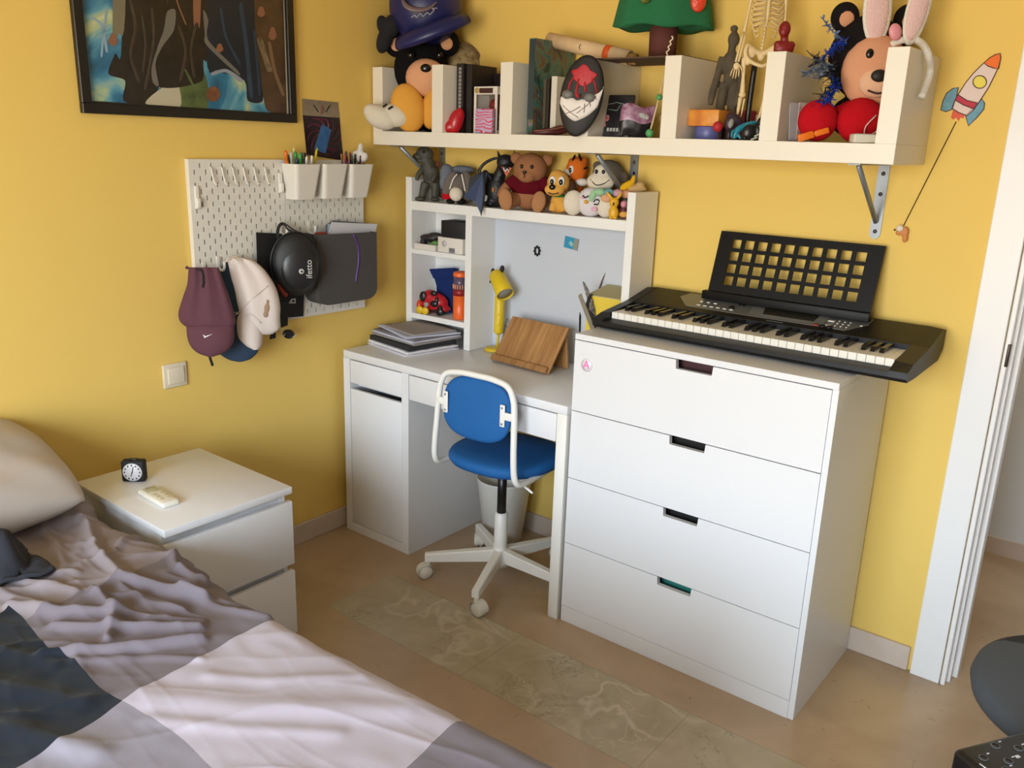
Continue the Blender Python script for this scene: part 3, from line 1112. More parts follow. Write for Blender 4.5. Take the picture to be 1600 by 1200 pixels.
zt = .52
A, Bp = at(1488, 1168, 'z', zt), at(1600, 1139, 'z', zt)
dx_ = (Bp - A).normalized()
dy_ = Vector((dx_.y, -dx_.x, 0))
if dy_.dot(CAM - A) < 0:
    dy_ = -dy_
cen = A + dx_ * .13 + dy_ * .11
spk = thing('speaker', 'black box shaped speaker with round control buttons on its top', 'speaker', (cen.x, cen.y, 0), math.atan2(dx_.y, dx_.x))
M().box(-.13, .13, -.11, .11, .0, zt, bev=.012, seg=3).build('cabinet', BLACK, spk, world=False)
ring = mat('ring_grey', '#55575c', rough=.4)
lm = mat('legend_white', '#cfd0d4', rough=.5)
rg, lg_ = M(), M()
for x, y in ((-.098, .072), (-.062, .052), (-.028, .036), (-.05, .09), (-.085, .036), (-.015, .072), (.01, .02)):
    M().lathe([(.006, 0), (.0085, 0), (.0085, .001), (.006, .001)], (x, y, zt), (0, 0, 1), 20).build('control_ring', ring, spk, world=False)
    lg_.obox((x + .017, y + .006, zt + .0005), (.005, .002, .001))
lg_.tube([(-.118, .062, zt + .0008), (-.116, .04, zt + .0008), (-.105, .03, zt + .0008), (-.095, .028, zt + .0008)], .0011, 6)
lg_.obox((-.036, .056, zt + .0005), (.008, .006, .001))
lg_.build('legends', lm, spk, world=False)
gr = M().box(-.12, .12, -.114, -.109, .03, zt - .04, bev=.004)
gr.build('grille', BLACKM, spk, world=False)
# ================================================================== long wall shelf
SH = mat('shelf_foil', '#e5dfd2', rough=.4)
SY0, SY1, SZ, ST = -.30, -.001, 1.565, 1.792
shelf = thing('wall_shelf', 'long white wall shelf with upright dividers, full of toys', 'shelf', (.95, -.15, 1.515))
M().box(.008, 1.9, SY0, SY1, 1.515, SZ, bev=.001, seg=1).build('board', SH, shelf)
for x in (.008, .313, .625, .930, 1.236, 1.541, 1.848):
    M().box(x, x + .052, SY0, SY1, SZ, ST, bev=.001, seg=1).build('divider', SH, shelf)
def bracket(xc, label):
    b = thing('shelf_bracket', label, 'bracket', (xc, -.01, 1.305), group='grey steel shelf brackets')
    w_ = .0155
    for nm in ('wall_plate',):
        p = M()
        p.prism([(xc - w_, -.004, 1.5145), (xc + w_, -.004, 1.5145), (xc + w_, -.004, 1.316), (xc + w_ * .5, -.004, 1.304), (xc - w_ * .5, -.004, 1.304), (xc - w_, -.004, 1.316)], (0, .0035, 0))
        p.build(nm, STEEL, b)
    M().box(xc - w_, xc + w_, -.275, -.004, 1.5105, 1.5145).build('top_plate', STEEL, b)
    M().tube([(xc, -.235, 1.509), (xc, -.009, 1.352)], .0075, 8, flat=.7).build('brace', STEEL, b)
    for z in (1.487, 1.43, 1.325):
        M().lathe([(0, 0), (.006, 0), (.005, .002), (0, .003)], (xc, -.0045, z), (0, -1, 0), 12).build('screw', mat('screw_dark', '#5a5654', rough=.5, metal=.6), b)
    return b
bracket(.088, 'grey steel shelf bracket behind the dinosaur at the left end of the wall shelf')
bracket(.981, 'grey steel shelf bracket behind the toy monkey under the middle of the wall shelf')
bracket(1.797, 'grey steel shelf bracket above the keyboard at the right end of the wall shelf')

PL_BLK = plush('black', '#141416')
PL_PEACH = plush('peach', '#d9a27c')
PL_CREAM = plush('cream', '#d8cfbd')
PL_WHITE = plush('white', '#ddd6cd')
PL_MUST = plush('mustard', '#dda045')
PL_RED = plush('red', '#b3141f')
EYE = mat('bead_black', '#0c0b0b', rough=.15)
EYEW = mat('eye_white', '#e6e2da', rough=.4)

# ---- big black bear with the blue cap
F = Frame(655, 206, -.17, SZ)
t = F.thing('plush_bear', 'big black plush bear with peach muzzle and mustard foot under the navy hat', 'soft toy')
F.blob('body', PL_BLK, F.e(22, 34, 30, 36, -5), F.e(3, 90, 42, 44, 2, 33), F.e(-2, 20, 26, 18, 10), vox=.006)
for a, c, b_ in ((-34, 124, 0), (42, 128, -4)):
    e_ = F.ell('ear', PL_BLK, F.e(a, c, 19, 19, b_, 10))
    F.ell('inner_ear', PL_PEACH, F.e(a, c - 1, 10, 10, b_ + 7, 4), parent=e_)
F.ell('muzzle', PL_PEACH, F.e(14, 76, 31, 27, 34, 20))
F.ell('eye', EYE, F.e(-8, 106, 4.5, 5, 43, 3))
F.ell('eye', EYE, F.e(34, 108, 4.5, 5, 38, 3))
F.ell('nose', EYE, F.e(15, 88, 8, 6, 52, 4))
F.ell('foot', PL_MUST, F.e(-12, 33, 26, 35, 44, 16, -14))
F.ell('foot', PL_MUST, F.e(24, 34, 16, 30, 40, 14, 8))
pw_ = F.blob('paw', PL_CREAM, F.e(-52, 19, 25, 17, 52, 16, 20), F.e(-34, 22, 26, 16, 50, 14, 10), F.e(-66, 26, 12, 12, 52), vox=.004)
for k in (0, 1):
    F.tube('stitch', BLACKM, [(-47 + k * 8, 33 - k * 3, 64), (-41 + k * 8, 37 - k * 3, 62)], 1.5, pw_)

F = Frame(663, 60, -.17)
t = F.thing('navy_sun_hat', 'shiny navy blue brimmed hat with black tassel on the black plush bear', 'hat')
NAVY = mat('cap_navy_satin', '#1b2058', rough=.35, bump=(300, .15))
F.ell('crown', NAVY, F.e(2, 44, 57, 56, 0, 46, 6))
bm_ = M()
pts = [F.p(-36 + 104 * i / 10, -12 + 38 * (i / 10) ** 1.1 + 0, 36 + 18 * math.sin(math.pi * i / 10)) for i in range(11)]
bm_.tube(pts, [(9 + 10 * math.sin(math.pi * (.15 + .75 * i / 10))) * F.s for i in range(11)], 12, flat=.55)
bm_.build('brim', NAVY, t, world=False)
F.blob('tassel', mat('tassel_dark', '#15151c', rough=.9, bump=(200, .5)), F.e(-50, 14, 14, 20, 10, 12, 30), F.e(-60, -4, 12, 22, 12, 10, 20), F.e(-64, 16, 9, 14, 8, 8, -10))
ts_ = [(-29, 50, 46), (-22, 38, 51), (-8, 33, 52), (10, 35, 51), (24, 46, 45)]
F.tube('crescent_print', mat('print_silver', '#75646a', rough=.4), ts_, [1.5, 6, 7, 5, 1], seg=8, flat=.5)
F.tube('script_print', mat('print_script', '#8a86a0', rough=.5), [(-14, 22, 55), (-8, 25, 56), (-6, 22, 56), (0, 27, 57), (4, 24, 57), (10, 29, 56), (14, 27, 56), (20, 33, 55), (17, 35, 55), (25, 36, 53)], 1.0)
F.ell('specks', mat('print_blue_white', '#a9c4e6', rough=.4), F.e(-30, 56, 4, 9, 45, 2, -15))

F = Frame(713, 116, -.05)
F.thing('straw_hat', 'round woven straw hat standing against the wall behind the black books', 'hat')
hm = M()
hm.lathe([(0, .0), (F.s * 20, .0), (F.s * 45, .002), (F.s * 46, .005), (F.s * 20, .012), (F.s * 18, .03), (0, .032)], (0, 0, 0), (0, -1, .0), 40)
hm.build('straw_weave', mat('straw', '#c5b48c', rough=.9, var=('#7d6a47', 60, .2), bump=(120, .6)), F.root, world=False)
hr = M().tube([(F.s * 46 * math.cos(a), -.004, F.s * 46 * math.sin(a)) for a in [i * math.pi / 24 for i in range(48)]], F.s * 1.8, 6, closed=True)
hr.build('rim_binding', mat('straw_rim', '#6e5636', rough=.8), F.root, world=False)

# ---- books and boxes in the second compartment
BOOKB = mat('book_black', '#221c1c', rough=.45)
PAGES = mat('book_pages', '#d8cdb4', rough=.9, bump=(300, .2))
def book(name, label, x0, x1, y0, y1, z1, cover, z0=SZ + .0005, group=None, tilt=0.0):
    """upright book, spine to the front (low y)"""
    b = thing(name, label, 'book', ((x0 + x1) / 2, (y0 + y1) / 2, z0), tilt, group)
    c = .003
    m = M()
    m.box(x0, x1, y0, y0 + c, z0, z1)
    m.box(x0, x0 + c, y0 + c, y1, z0, z1)
    m.box(x1 - c, x1, y0 + c, y1, z0, z1)
    m.build('cover', cover, b)
    M().box(x0 + c, x1 - c, y0 + c, y1 - .003, z0 + .003, z1 - .004).build('pages', PAGES, b)
    return b
grey_print = mat('print_grey', '#8f8a86', rough=.5)
b1 = book('black_book', 'black hardback book with grey spine lettering against the second shelf divider', .372, .404, -.235, -.07, 1.800, BOOKB)
sp = M()
zz = 1.787
random.seed(3)
for k in range(13):
    h = random.uniform(.008, .012)
    sp.box(.382, .394, -.2357, -.2349, zz - h, zz)
    sp.box(.3845, .3915, -.2358, -.2348, zz - h + .003, zz - .003)
    zz -= h + .003
sp.build('spine_lettering', grey_print, b1)
book('black_book', 'second black book with its dark cover turned to the room behind the window box', .410, .435, -.225, -.09, 1.797, BOOKB)
x0, x1 = at(722, 120, 'y', -.085).x, at(752, 120, 'y', -.085).x
bc = M().box(.440, .575, -.112, -.09, SZ + .0005, 1.775, bev=.002)
tag(bc.build('flat_box', mat('box_dark_brown', '#241a20', rough=.4)), 'dark flat box standing behind the window box on the wall shelf', 'box')
wbx = M().box(.50, .615, -.08, -.03, SZ + .0005, 1.768, bev=.002)
tag(wbx.build('white_carton', WHITE2), 'plain white carton at the back between black books and a divider', 'box')
# window box
wx0, wx1, wy0, wy1, wz1 = .455, .560, -.235, -.150, 1.722
tb = thing('toy_window_box', 'white and grey toy box with a clear window beside the black books', 'toy box', ((wx0 + wx1) / 2, -.19, SZ))
CARDW = mat('card_white', '#dcd5cb', rough=.5)
m = M()
fr = .010
z0 = SZ + .0005
m.box(wx0, wx1, wy0, wy1, z0, z0 + .012)
m.box(wx0, wx1, wy0, wy1, wz1 - .026, wz1)
m.box(wx0, wx0 + fr, wy0, wy0 + .003, z0 + .012, wz1 - .026)
m.box(wx1 - fr, wx1, wy0, wy0 + .003, z0 + .012, wz1 - .026)
m.box(wx0, wx0 + .002, wy0 + .003, wy1, z0 + .012, wz1 - .026)
m.build('carton', CARDW, tb)
sdp = M().box(wx1 - .002, wx1, wy0 + .003, wy1, z0 + .012, wz1 - .026)
sdp.build('side_panel', mat('card_dark_red', '#4a2226', rough=.5), tb)
M().box(wx0 + .002, wx1 - .002, wy1 - .004, wy1, z0 + .012, wz1 - .026).build('back_card', mat('card_taupe', '#6a6052', rough=.6), tb)
M().box(wx0 + .024, wx1 - .02, wy0 - .0006, wy0, wz1 - .022, wz1 - .005).build('title_strip', mat('card_maroon', '#40201e', rough=.5), tb)
M().lathe([(0, 0), (.010, 0), (.010, .0008), (0, .0008)], (wx0 + .014, wy0 - .0002, wz1 - .013), (0, -1, 0), 20).build('round_badge', mat('badge_gold', '#b59a58', rough=.5), tb)
for k in range(3):
    q = M()
    zc = z0 + .014 + k * .019
    q.box(wx1 - .0002, wx1 + .0006, wy0 + .012, wy0 + .026, zc, zc + .014)
    q.box(wx1, wx1 + .0012, wy0 + .016, wy0 + .022, zc + .004, zc + .010, 1)
    q.build('side_icon', [mat('print_teal', '#5f8f98', rough=.5), BLACKM], tb)
F = Frame(738, 206, -.19, SZ + .013)
F.root = tb
inv = Matrix.Translation(-Vector(tb.location))
fm = M()
fm.ell(Vector((.515, -.185, 1.66)), (.026, .024, .026))
fm.ell(Vector((.515, -.185, 1.605)), (.018, .014, .028))
fm.build('figure', mat('toy_dark_red', '#7a1f22', rough=.4), tb)
# pink swirl packet and red helmet toy
pxa, pxb = at(742, 200, 'y', -.262).x, at(768, 200, 'y', -.262).x
sw = M().box(pxa, pxb, -.262, -.245, SZ + .0005, 1.648, bev=.003)
swm = bpy.data.materials.new('swirl_print')
swm.use_nodes = True
nt = swm.node_tree
wv = nt.nodes.new('ShaderNodeTexWave'); wv.wave_type = 'RINGS'
wv.inputs['Scale'].default_value = 30; wv.inputs['Distortion'].default_value = 9; wv.inputs['Detail'].default_value = 1
tc = nt.nodes.new('ShaderNodeTexCoord')
rp = nt.nodes.new('ShaderNodeValToRGB')
for pos, c_ in ((0, '#b8425e'), (.35, '#d8708e'), (.55, '#e3c4d4'), (.8, '#9d8fc0')):
    e_ = rp.color_ramp.elements.new(pos) if 0 < pos else rp.color_ramp.elements[0]
    e_.position = pos
    e_.color = lin(c_)
rp.color_ramp.elements[-1].color = lin('#b9aed2')
nt.links.new(tc.outputs['Object'], wv.inputs['Vector'])
nt.links.new(wv.outputs['Fac'], rp.inputs['Fac'])
nt.links.new(rp.outputs['Color'], nt.nodes['Principled BSDF'].inputs['Base Color'])
tag(sw.build('swirl_packet', swm), 'small pink and lilac swirl patterned packet in front of the window box', 'packet')
F = Frame(706, 206, -.262, SZ)
F.thing('red_toy_shell', 'small glossy red plastic toy shell beside the second shelf divider', 'toy')
RED = mat('plastic_red', '#b01824', rough=.3)
F.blob('shell', RED, F.e(6, 16, 12, 20, 0, 10, 16), F.e(-3, 8, 10, 9, 0, 8), F.e(12, 26, 8, 11, 0, 8), vox=.003)
# ---- third compartment: tall picture book, slim books, red pouch
art = bpy.data.materials.new('picture_cover')
art.use_nodes = True
nt = art.node_tree
n1 = nt.nodes.new('ShaderNodeTexNoise'); n1.inputs['Scale'].default_value = 13; n1.inputs['Detail'].default_value = 5; n1.inputs['Distortion'].default_value = 1.3
tc = nt.nodes.new('ShaderNodeTexCoord')
rp = nt.nodes.new('ShaderNodeValToRGB')
els = [(.30, '#1a1f1e'), (.42, '#35534c'), (.5, '#557f72'), (.57, '#7a5a3c'), (.64, '#2a4a58'), (.72, '#8aa08c')]
rp.color_ramp.elements[0].position, rp.color_ramp.elements[0].color = els[0][0], lin(els[0][1])
rp.color_ramp.elements[1].position, rp.color_ramp.elements[1].color = els[-1][0], lin(els[-1][1])
for p_, c_ in els[1:-1]:
    e_ = rp.color_ramp.elements.new(p_); e_.color = lin(c_)
nt.links.new(tc.outputs['Object'], n1.inputs['Vector'])
nt.links.new(n1.outputs['Fac'], rp.inputs['Fac'])
nt.links.new(rp.outputs['Color'], nt.nodes['Principled BSDF'].inputs['Base Color'])
nt.nodes['Principled BSDF'].inputs['Roughness'].default_value = .3
bk = book('picture_book', 'tall teal picture book with coloured dots on its spine, third compartment', .700, .724, -.245, -.02, 1.868, art)
for k, (z, c_) in enumerate(((1.852, '#98b8a8'), (1.80, '#a52c30'), (1.772, '#4a8aa8'), (1.742, '#d9cf5a'), (1.702, '#c9c9c4'), (1.66, '#6a4a52'), (1.628, '#b8d0c8'), (1.60, '#8a6878'))):
    M().lathe([(0, 0), (.0075, 0), (.0075, .0008), (0, .0008)], (.712, -.2449, z), (0, -1, 0), 18).build('spine_dot', mat('dot_%d' % k, c_, rough=.4), bk)
M().box(.7, .724, -.2458, -.245, 1.615, 1.865).build('spine_strip', mat('spine_slate', '#2c3c40', rough=.4), bk)
text('lettering', 'The', .03, (.7244, -.145, 1.612), (0, 1, 0), (0, 0, 1), mat('print_pale', '#9aa39a', rough=.5), bk)
book('slim_book', 'slim dark olive book between the picture book and a white one', .742, .752, -.215, -.06, 1.742, mat('book_olive', '#4c4638', rough=.5))
book('slim_book', 'slim dark brown book leaning next to the white book on the wall shelf', .755, .765, -.215, -.06, 1.745, mat('book_umber', '#2c2522', rough=.4))
book('white_book', 'slim white book behind the black papier mask', .770, .792, -.21, -.06, 1.752, mat('book_white', '#d6d0c4', rough=.6))
F = Frame(858, 208, -.255, SZ)
F.thing('leather_pouch', 'flat dark red leather pouch lying at the foot of the picture book', 'pouch')
F.blob('pouch', mat('leather_oxblood', '#4c1a1e', rough=.4, bump=(200, .2)), F.e(0, 5, 30, 6, 0, 14, -4), F.e(14, 9, 18, 6, -2, 10, -14), vox=.004)
F.tube('seam', mat('leather_edge', '#7a4a3a', rough=.5), [(-24, 6, 14), (0, 8, 15), (26, 14, 11)], 1.0)

# ---- mask on the fourth divider
F = Frame(910, 151, -.309)
F.yaw = R(22)
mk = F.thing('papier_mask', 'black oval papier mask with red splatter and a white grin hanging on a divider', 'mask')
mb = M()
rotm = Euler((0, R(9), 0)).to_matrix()
def msk(a, c, off=0.0):
    """point of the mask shell, a and c in -1..1"""
    w_ = 34 * (1 - .12 * max(0, -c) ** 2)
    b_ = 15 * math.sqrt(max(0, 1 - .8 * a * a - .75 * c * c))
    p = Vector((a * w_ * F.s, -(b_ * F.s + off), c * 61 * F.s))
    return rotm @ p
vs, fs = [], []
nr, na = 12, 40
for k in range(nr + 1):
    for i in range(na):
        r_ = k / nr
        vs.append(msk(r_ * math.cos(2 * math.pi * i / na), r_ * math.sin(2 * math.pi * i / na)))
for k in range(nr):
    for i in range(na):
        j = (i + 1) % na
        fs.append((k * na + i, k * na + j, (k + 1) * na + j, (k + 1) * na + i))
mb.add(vs, fs, 0, True)
sh = mb.build('shell', mat('mask_black', '#201d1d', rough=.6, bump=(60, .2)), mk, world=False)
q = sh.modifiers.new('thick', 'SOLIDIFY'); q.thickness = .004; q.offset = -1
def patch(name, m, outline, off, parent=mk, n=10):
    """flat patch following the shell: fan of the outline about its centre"""
    cx = sum(p[0] for p in outline) / len(outline)
    cy = sum(p[1] for p in outline) / len(outline)
    P = M()
    vs, fs = [], []
    N_ = len(outline)
    for k in range(n + 1):
        f_ = k / n
        for a, c in outline:
            vs.append(msk(cx + (a - cx) * f_, cy + (c - cy) * f_, off))
    for k in range(n):
        for i in range(N_):
            j = (i + 1) % N_
            fs.append((k * N_ + i, k * N_ + j, (k + 1) * N_ + j, (k + 1) * N_ + i))
    P.add(vs, fs, 0, True)
    o = P.build(name, m, parent, world=False)
    q = o.modifiers.new('thick', 'SOLIDIFY'); q.thickness = .0012; q.offset = 1
    return o
def strip(pts, w_):
    """outline of a stroke"""
    up_, dn_ = [], []
    for i, p in enumerate(pts):
        a, b_ = pts[max(0, i - 1)], pts[min(len(pts) - 1, i + 1)]
        d = Vector((b_[0] - a[0], b_[1] - a[1])).normalized()
        up_.append((p[0] - d.y * w_, p[1] + d.x * w_ * .6))
        dn_.append((p[0] + d.y * w_, p[1] - d.x * w_ * .6))
    return up_ + dn_[::-1]
REDP = mat('paint_red', '#b3202c', rough=.5)
grin = []
for i in range(13):
    a = -.93 + 1.87 * i / 12
    grin.append((a, -.05 + .34 * max(0, a) ** 2.2 - .10 * math.cos(a * 1.4) + (.06 if i in (1,) else 0) + .03 * math.sin(i * 2.1)))
for i in range(12, -1, -1):
    a = -.93 + 1.87 * i / 12
    grin.append((a * .97, -.05 + .30 * max(0, a) ** 2.0 - .48 * math.cos(a * 1.35) - .05))
# keep the grin simple and star-shaped by building it as quads
def band(name, m, top, bot, off, n=28):
    P = M()
    vs, fs = [], []
    for i in range(n + 1):
        a = -.93 + 1.85 * i / n
        for j in range(5):
            f_ = j / 4
            vs.append(msk(a, top(a) * (1 - f_) + bot(a) * f_, off))
    for i in range(n):
        for j in range(4):
            fs.append((i * 5 + j, i * 5 + j + 1, (i + 1) * 5 + j + 1, (i + 1) * 5 + j))
    P.add(vs, fs, 0, True)
    o = P.build(name, m, mk, world=False)
    q = o.modifiers.new('thick', 'SOLIDIFY'); q.thickness = .0015; q.offset = 1
    return o
gt_ = lambda a: min(.40, -.10 + .42 * max(0, a) ** 1.7 + .02 * math.sin(a * 14))
gb_ = lambda a: max(-.72, -.62 + .30 * max(0, a) + .30 * max(0, a) ** 3 + .42 * max(0, -a) ** 2) if a < .9 else .33
gr_ = band('grin', mat('paper_white_mask', '#e2dcd8', rough=.7), gt_, gb_, .002)
PEN = mat('pencil_brown', '#6e5a50', rough=.8)
for pts in ([(-.75, -.30), (-.3, -.44), (.1, -.52)], [(-.65, -.52), (-.2, -.38), (.1, -.25)], [(0, -.42), (.35, -.22), (.72, .06)], [(.32, -.38), (.28, -.16)], [(.55, -.2), (.46, -.02)], [(.75, -.02), (.62, .12)]):
    M().tube([msk(a, c, .0045) for a, c in pts], .0011, 6).build('pencil_line', PEN, gr_, world=False)
blotch = [(.55 * math.cos(t) * (1 + .14 * math.sin(5 * t)) - .05, .5 + .22 * math.sin(t) * (1 + .2 * math.sin(4 * t + 1))) for t in [i * 2 * math.pi / 40 for i in range(40)]]
patch('red_splatter', REDP, blotch, .0012)
for pts, w_ in (([(-.45, .45), (-.6, .25), (-.62, .05)], .07), ([(-.2, .4), (-.22, .1), (-.1, -.02)], .09), ([(.1, .35), (.22, .12)], .1), ([(.35, .5), (.55, .35), (.7, .15)], .06), ([(-.22, .06), (-.05, -.04)], .12)):
    M().tube([msk(a, c, .001) for a, c in pts], [w_ * 34 * F.s * .8] * len(pts), 8, flat=.35).build('red_drip', REDP, mk, world=False)
for a, c in ((-.62, -.02), (.42, .0)):
    o = M().ell(msk(a, c, .001), (9 * F.s, 4 * F.s, 7 * F.s)).build('eye_bump', mat('mask_grey', '#6a6864', rough=.5), mk, world=False)

# ---- scroll on top
p0, p1 = at(858, 62, 'y', -.13), at(984, 91, 'y', -.13)
d = (p1 - p0).normalized()
scr = thing('paper_scroll', 'rolled parchment scroll with an orange band lying on top of the tall book', 'scroll', ((p0.x + p1.x) / 2, -.13, min(p0.z, p1.z) - .02))
rs_ = ppx(p0) * 11
M().lathe([(rs_ * .8, 0), (rs_, .001), (rs_, (p1 - p0).length), (rs_ * .8, (p1 - p0).length), (rs_ * .8, .01)], p0, d, 32).build('rolled_sheet', mat('parchment', '#e2c7a2', rough=.8, var=('#c9a67c', 20, .4)), scr)
for k in range(2):
    q = p0 + d * ((p1 - p0).length * (.72))
bq = p0 + d * ((p1 - p0).length * .72)
M().lathe([(rs_, 0), (rs_ + .0012, .0005), (rs_ + .0012, .022), (rs_, .0225)], bq, d, 32).build('orange_band', mat('band_orange', '#dc5a1c', rough=.5), scr)
M().lathe([(0, 0), (rs_ * .72, 0), (rs_ * .72, .045), (0, .045)], p1 - d * .02, d, 24).build('cork', mat('cork', '#b98f4e', rough=.9, var=('#8a6632', 80, .2)), scr)
sq = p0 + d * ((p1 - p0).length * .42)
fn = (CAM - sq).normalized()
M().lathe([(rs_ * .28, 0), (rs_ * .42, 0), (rs_ * .42, .0012), (rs_ * .28, .0012)], sq + fn * rs_ * 1.0, fn, 18).build('ink_stamp', mat('ink_brown', '#6a5642', rough=.8), scr)

# ---- felt tree on its brown card
cd = M().box(.955, 1.275, -.262, -.03, ST + .0005, ST + .0045)
tag(cd.build('brown_card', mat('card_brown', '#5a4534', rough=.9, bump=(150, .2))), 'brown cardboard sheet bridging two dividers under the felt tree', 'card')
F = Frame(1034, 92, -.13, ST + .005)
tr = F.thing('felt_tree', 'green felt craft tree on a brown card trunk above the wall shelf', 'craft tree')
mt_ = M()
mt_.lathe([(0, 0), (21 * F.s, 0), (22 * F.s, 56 * F.s), (0, 56 * F.s)], seg=32)
mt_.build('trunk', mat('card_trunk', '#5e3028', rough=.85), tr, world=False)
cr = M()
nsg = 48
prof = [(10, 49), (60, 46), (78, 46), (77, 52), (70, 85), (62, 110), (46, 140), (26, 160), (0, 168)]
vs, fs = [], []
for r_, z in prof:
    for i in range(nsg):
        a = 2 * math.pi * i / nsg
        wv_ = 1 + (.035 * math.sin(7 * a) if r_ > 20 else 0)
        vs.append(Vector((r_ * wv_ * math.cos(a), r_ * .62 * wv_ * math.sin(a), z + (2.5 * math.sin(5 * a) if z < 50 else 0))) * F.s)
for k in range(len(prof) - 1):
    for i in range(nsg):
        j = (i + 1) % nsg
        fs.append((k * nsg + i, k * nsg + j, (k + 1) * nsg + j, (k + 1) * nsg + i))
cr.add(vs, fs, 0, True)
cr.build('crown', mat('felt_green', '#1f6a42', rough=.95, bump=(200, .4)), tr, world=False)
F.blob('green_ornament', mat('foil_green', '#6f7a3a', rough=.35, metal=.4, bump=(120, .8)), F.e(-38, 82, 9, 10, 42, 5), F.e(-34, 90, 6, 6, 42, 4), vox=.003)
F.blob('red_ornament', mat('foil_red', '#d8432a', rough=.3, bump=(90, .8)), F.e(42, 78, 12, 15, 40, 6), F.e(40, 92, 8, 10, 40, 5), vox=.003)
F.ell('silver_ornament', mat('foil_silver', '#a8a49a', rough=.3, metal=.5), F.e(56, 90, 5, 6, 38, 4))
# ================================================================== fourth compartment
F = Frame(955, 213, -.205, SZ)
F.yaw = R(8)
dv_ = F.thing('dark_game_case', 'dark flat game case with red flower print leaning beside the mask', 'game case')
q = M()
tlt = Euler((R(-12), 0, 0)).to_matrix()
q.obox(tlt @ Vector((0, 0, .066)), (.125, .012, .13), tlt, 0, .002)
q.build('case', mat('case_black', '#201d22', rough=.25), dv_, world=False)
fl = M()
for a, c, r_ in ((-.035, .045, .012), (-.022, .058, .010), (-.045, .034, .009), (-.028, .036, .007)):
    fl.lathe([(0, 0), (r_, 0), (r_, .001), (0, .001)], tlt @ Vector((a, -.0065, c)), tlt @ Vector((0, -1, 0)), 10)
fl.build('flower_print', mat('print_flower', '#a84a55', rough=.5, var=('#d9c0c0', 90, .1)), dv_, world=False)
tx = M()
for k in range(6):
    tx.obox(tlt @ Vector((-.012 + k * .0105, -.0068, .022)), (.0075, .001, .011), tlt)
tx.build('title_print', mat('print_white', '#a9aba6', rough=.5), dv_, world=False)
gl = M()
for pts in ([(-.04, .075), (-.03, .1), (.0, .105)], [(-.02, .085), (.01, .082), (.02, .1)], [(.0, .108), (.04, .1)]):
    gl.tube([tlt @ Vector((a, -.0068, c)) for a, c in pts], .0016, 6)
gl.build('line_print', mat('print_sage', '#6f8378', rough=.5), dv_, world=False)
F = Frame(995, 214, -.245, SZ)
pp = F.thing('sweets_packet', 'crinkled purple and black packet standing in front of the game case', 'packet')
q = M()
def pk_(i, j):
    x = (i - .5) * 52
    z = j * 46
    b = 7 * math.sin(math.pi * min(max(j, .02), .98)) * (1 - (2 * i - 1) ** 2) ** .5 if 0 < i < 1 else 0
    return F.p(x * (1 - .12 * (1 - j)) - 4 * (1 - j), z + 3 * math.sin(i * 7), b + 1.2 * mnoise.noise((i * 6, j * 6, 1)))
q.grid(pk_, 18, 18)
for k in range(len(q.f)):
    q.mi[k] = 0 if k // 18 > 8 else 1
o = q.build('film', [mat('film_purple', '#7d4666', rough=.35, var=('#a98aa0', 50, .12)), mat('film_black', '#17141a', rough=.35)], pp, world=False)
sq_ = o.modifiers.new('thick', 'SOLIDIFY'); sq_.thickness = .006; sq_.offset = 1
F.ell('print_mark', mat('print_white', '#a9aba6', rough=.5), F.e(4, 30, 7, 6, 8, 1.2), F.e(12, 28, 4, 5, 7.5, 1.2))
F.blob('loose_trinket', mat('trinket_gold', '#8f7440', rough=.5), F.e(33, 34, 6, 7, -6, 5), F.e(36, 24, 4, 8, -6, 4), vox=.003) if False else None
F = Frame(1034, 214, -.19, SZ)
tk = F.thing('gold_trinket', 'small gold and white trinket half hidden behind the mallet', 'trinket')
F.blob('trinket_body', mat('trinket_gold', '#8f7440', rough=.5), F.e(0, 12, 7, 12, 0, 6), F.e(-2, 30, 6, 8, 0, 5), vox=.003)
F.ell('white_face', EYEW, F.e(2, 14, 4, 7, 6, 2))
# mallet with two green beads and a twisted cord
P = [at(1015, 209, 'y', -.282), at(1030, 152, 'y', -.262), at(1046, 88, 'y', -.24)]
ml = thing('bead_stick', 'thin pale stick with two green beads leaning on a divider', 'stick', (P[0].x, P[0].y, P[0].z - .015))
M().tube(P, .003, 8).build('stick', mat('stick_beech', '#c9b288', rough=.7), ml)
GRN = mat('bead_green', '#4f9a5c', rough=.5)
P[0].z = max(P[0].z, SZ + .0135)
M().ell(P[0], .0125).build('bead', GRN, ml)
M().ell(P[1], .0095).build('bead', GRN, ml)
tw = [at(1040 + k * 1.4 + (1.6 if k % 2 else -1.6), 90 - k * 4.2, 'y', -.24) for k in range(9)]
M().tube(spline(tw, 3), .0022, 6).build('twisted_cord', mat('cord_cream', '#d8c6ac', rough=.9), ml)

# ================================================================== fifth compartment
obx = M()
xa, xb = at(1073, 190, 'y', -.24).x, at(1126, 190, 'y', -.24).x
fz = at(1095, 197, 'y', -.24).z
zt_ = at(1095, 171, 'y', -.24).z
tag(M().box(xa, xb - .01, -.235, -.15, fz + .0005, zt_, bev=.002).build('orange_box', mat('card_orange', '#b8551c', rough=.45, var=('#e0a040', 22, .25))), 'small orange patterned box standing on the blue tub', 'box')
tag(M().lathe([(0, 0), (.036, 0), (.038, .003), (.038, fz - SZ - .003), (.036, fz - SZ), (0, fz - SZ)], ((xa + xb) / 2 - .004, -.195, SZ + .0003), seg=36).build('blue_tub', mat('tub_blue', '#5a5f9c', rough=.4)), 'round matt blue tub under the orange box on the wall shelf', 'tub')

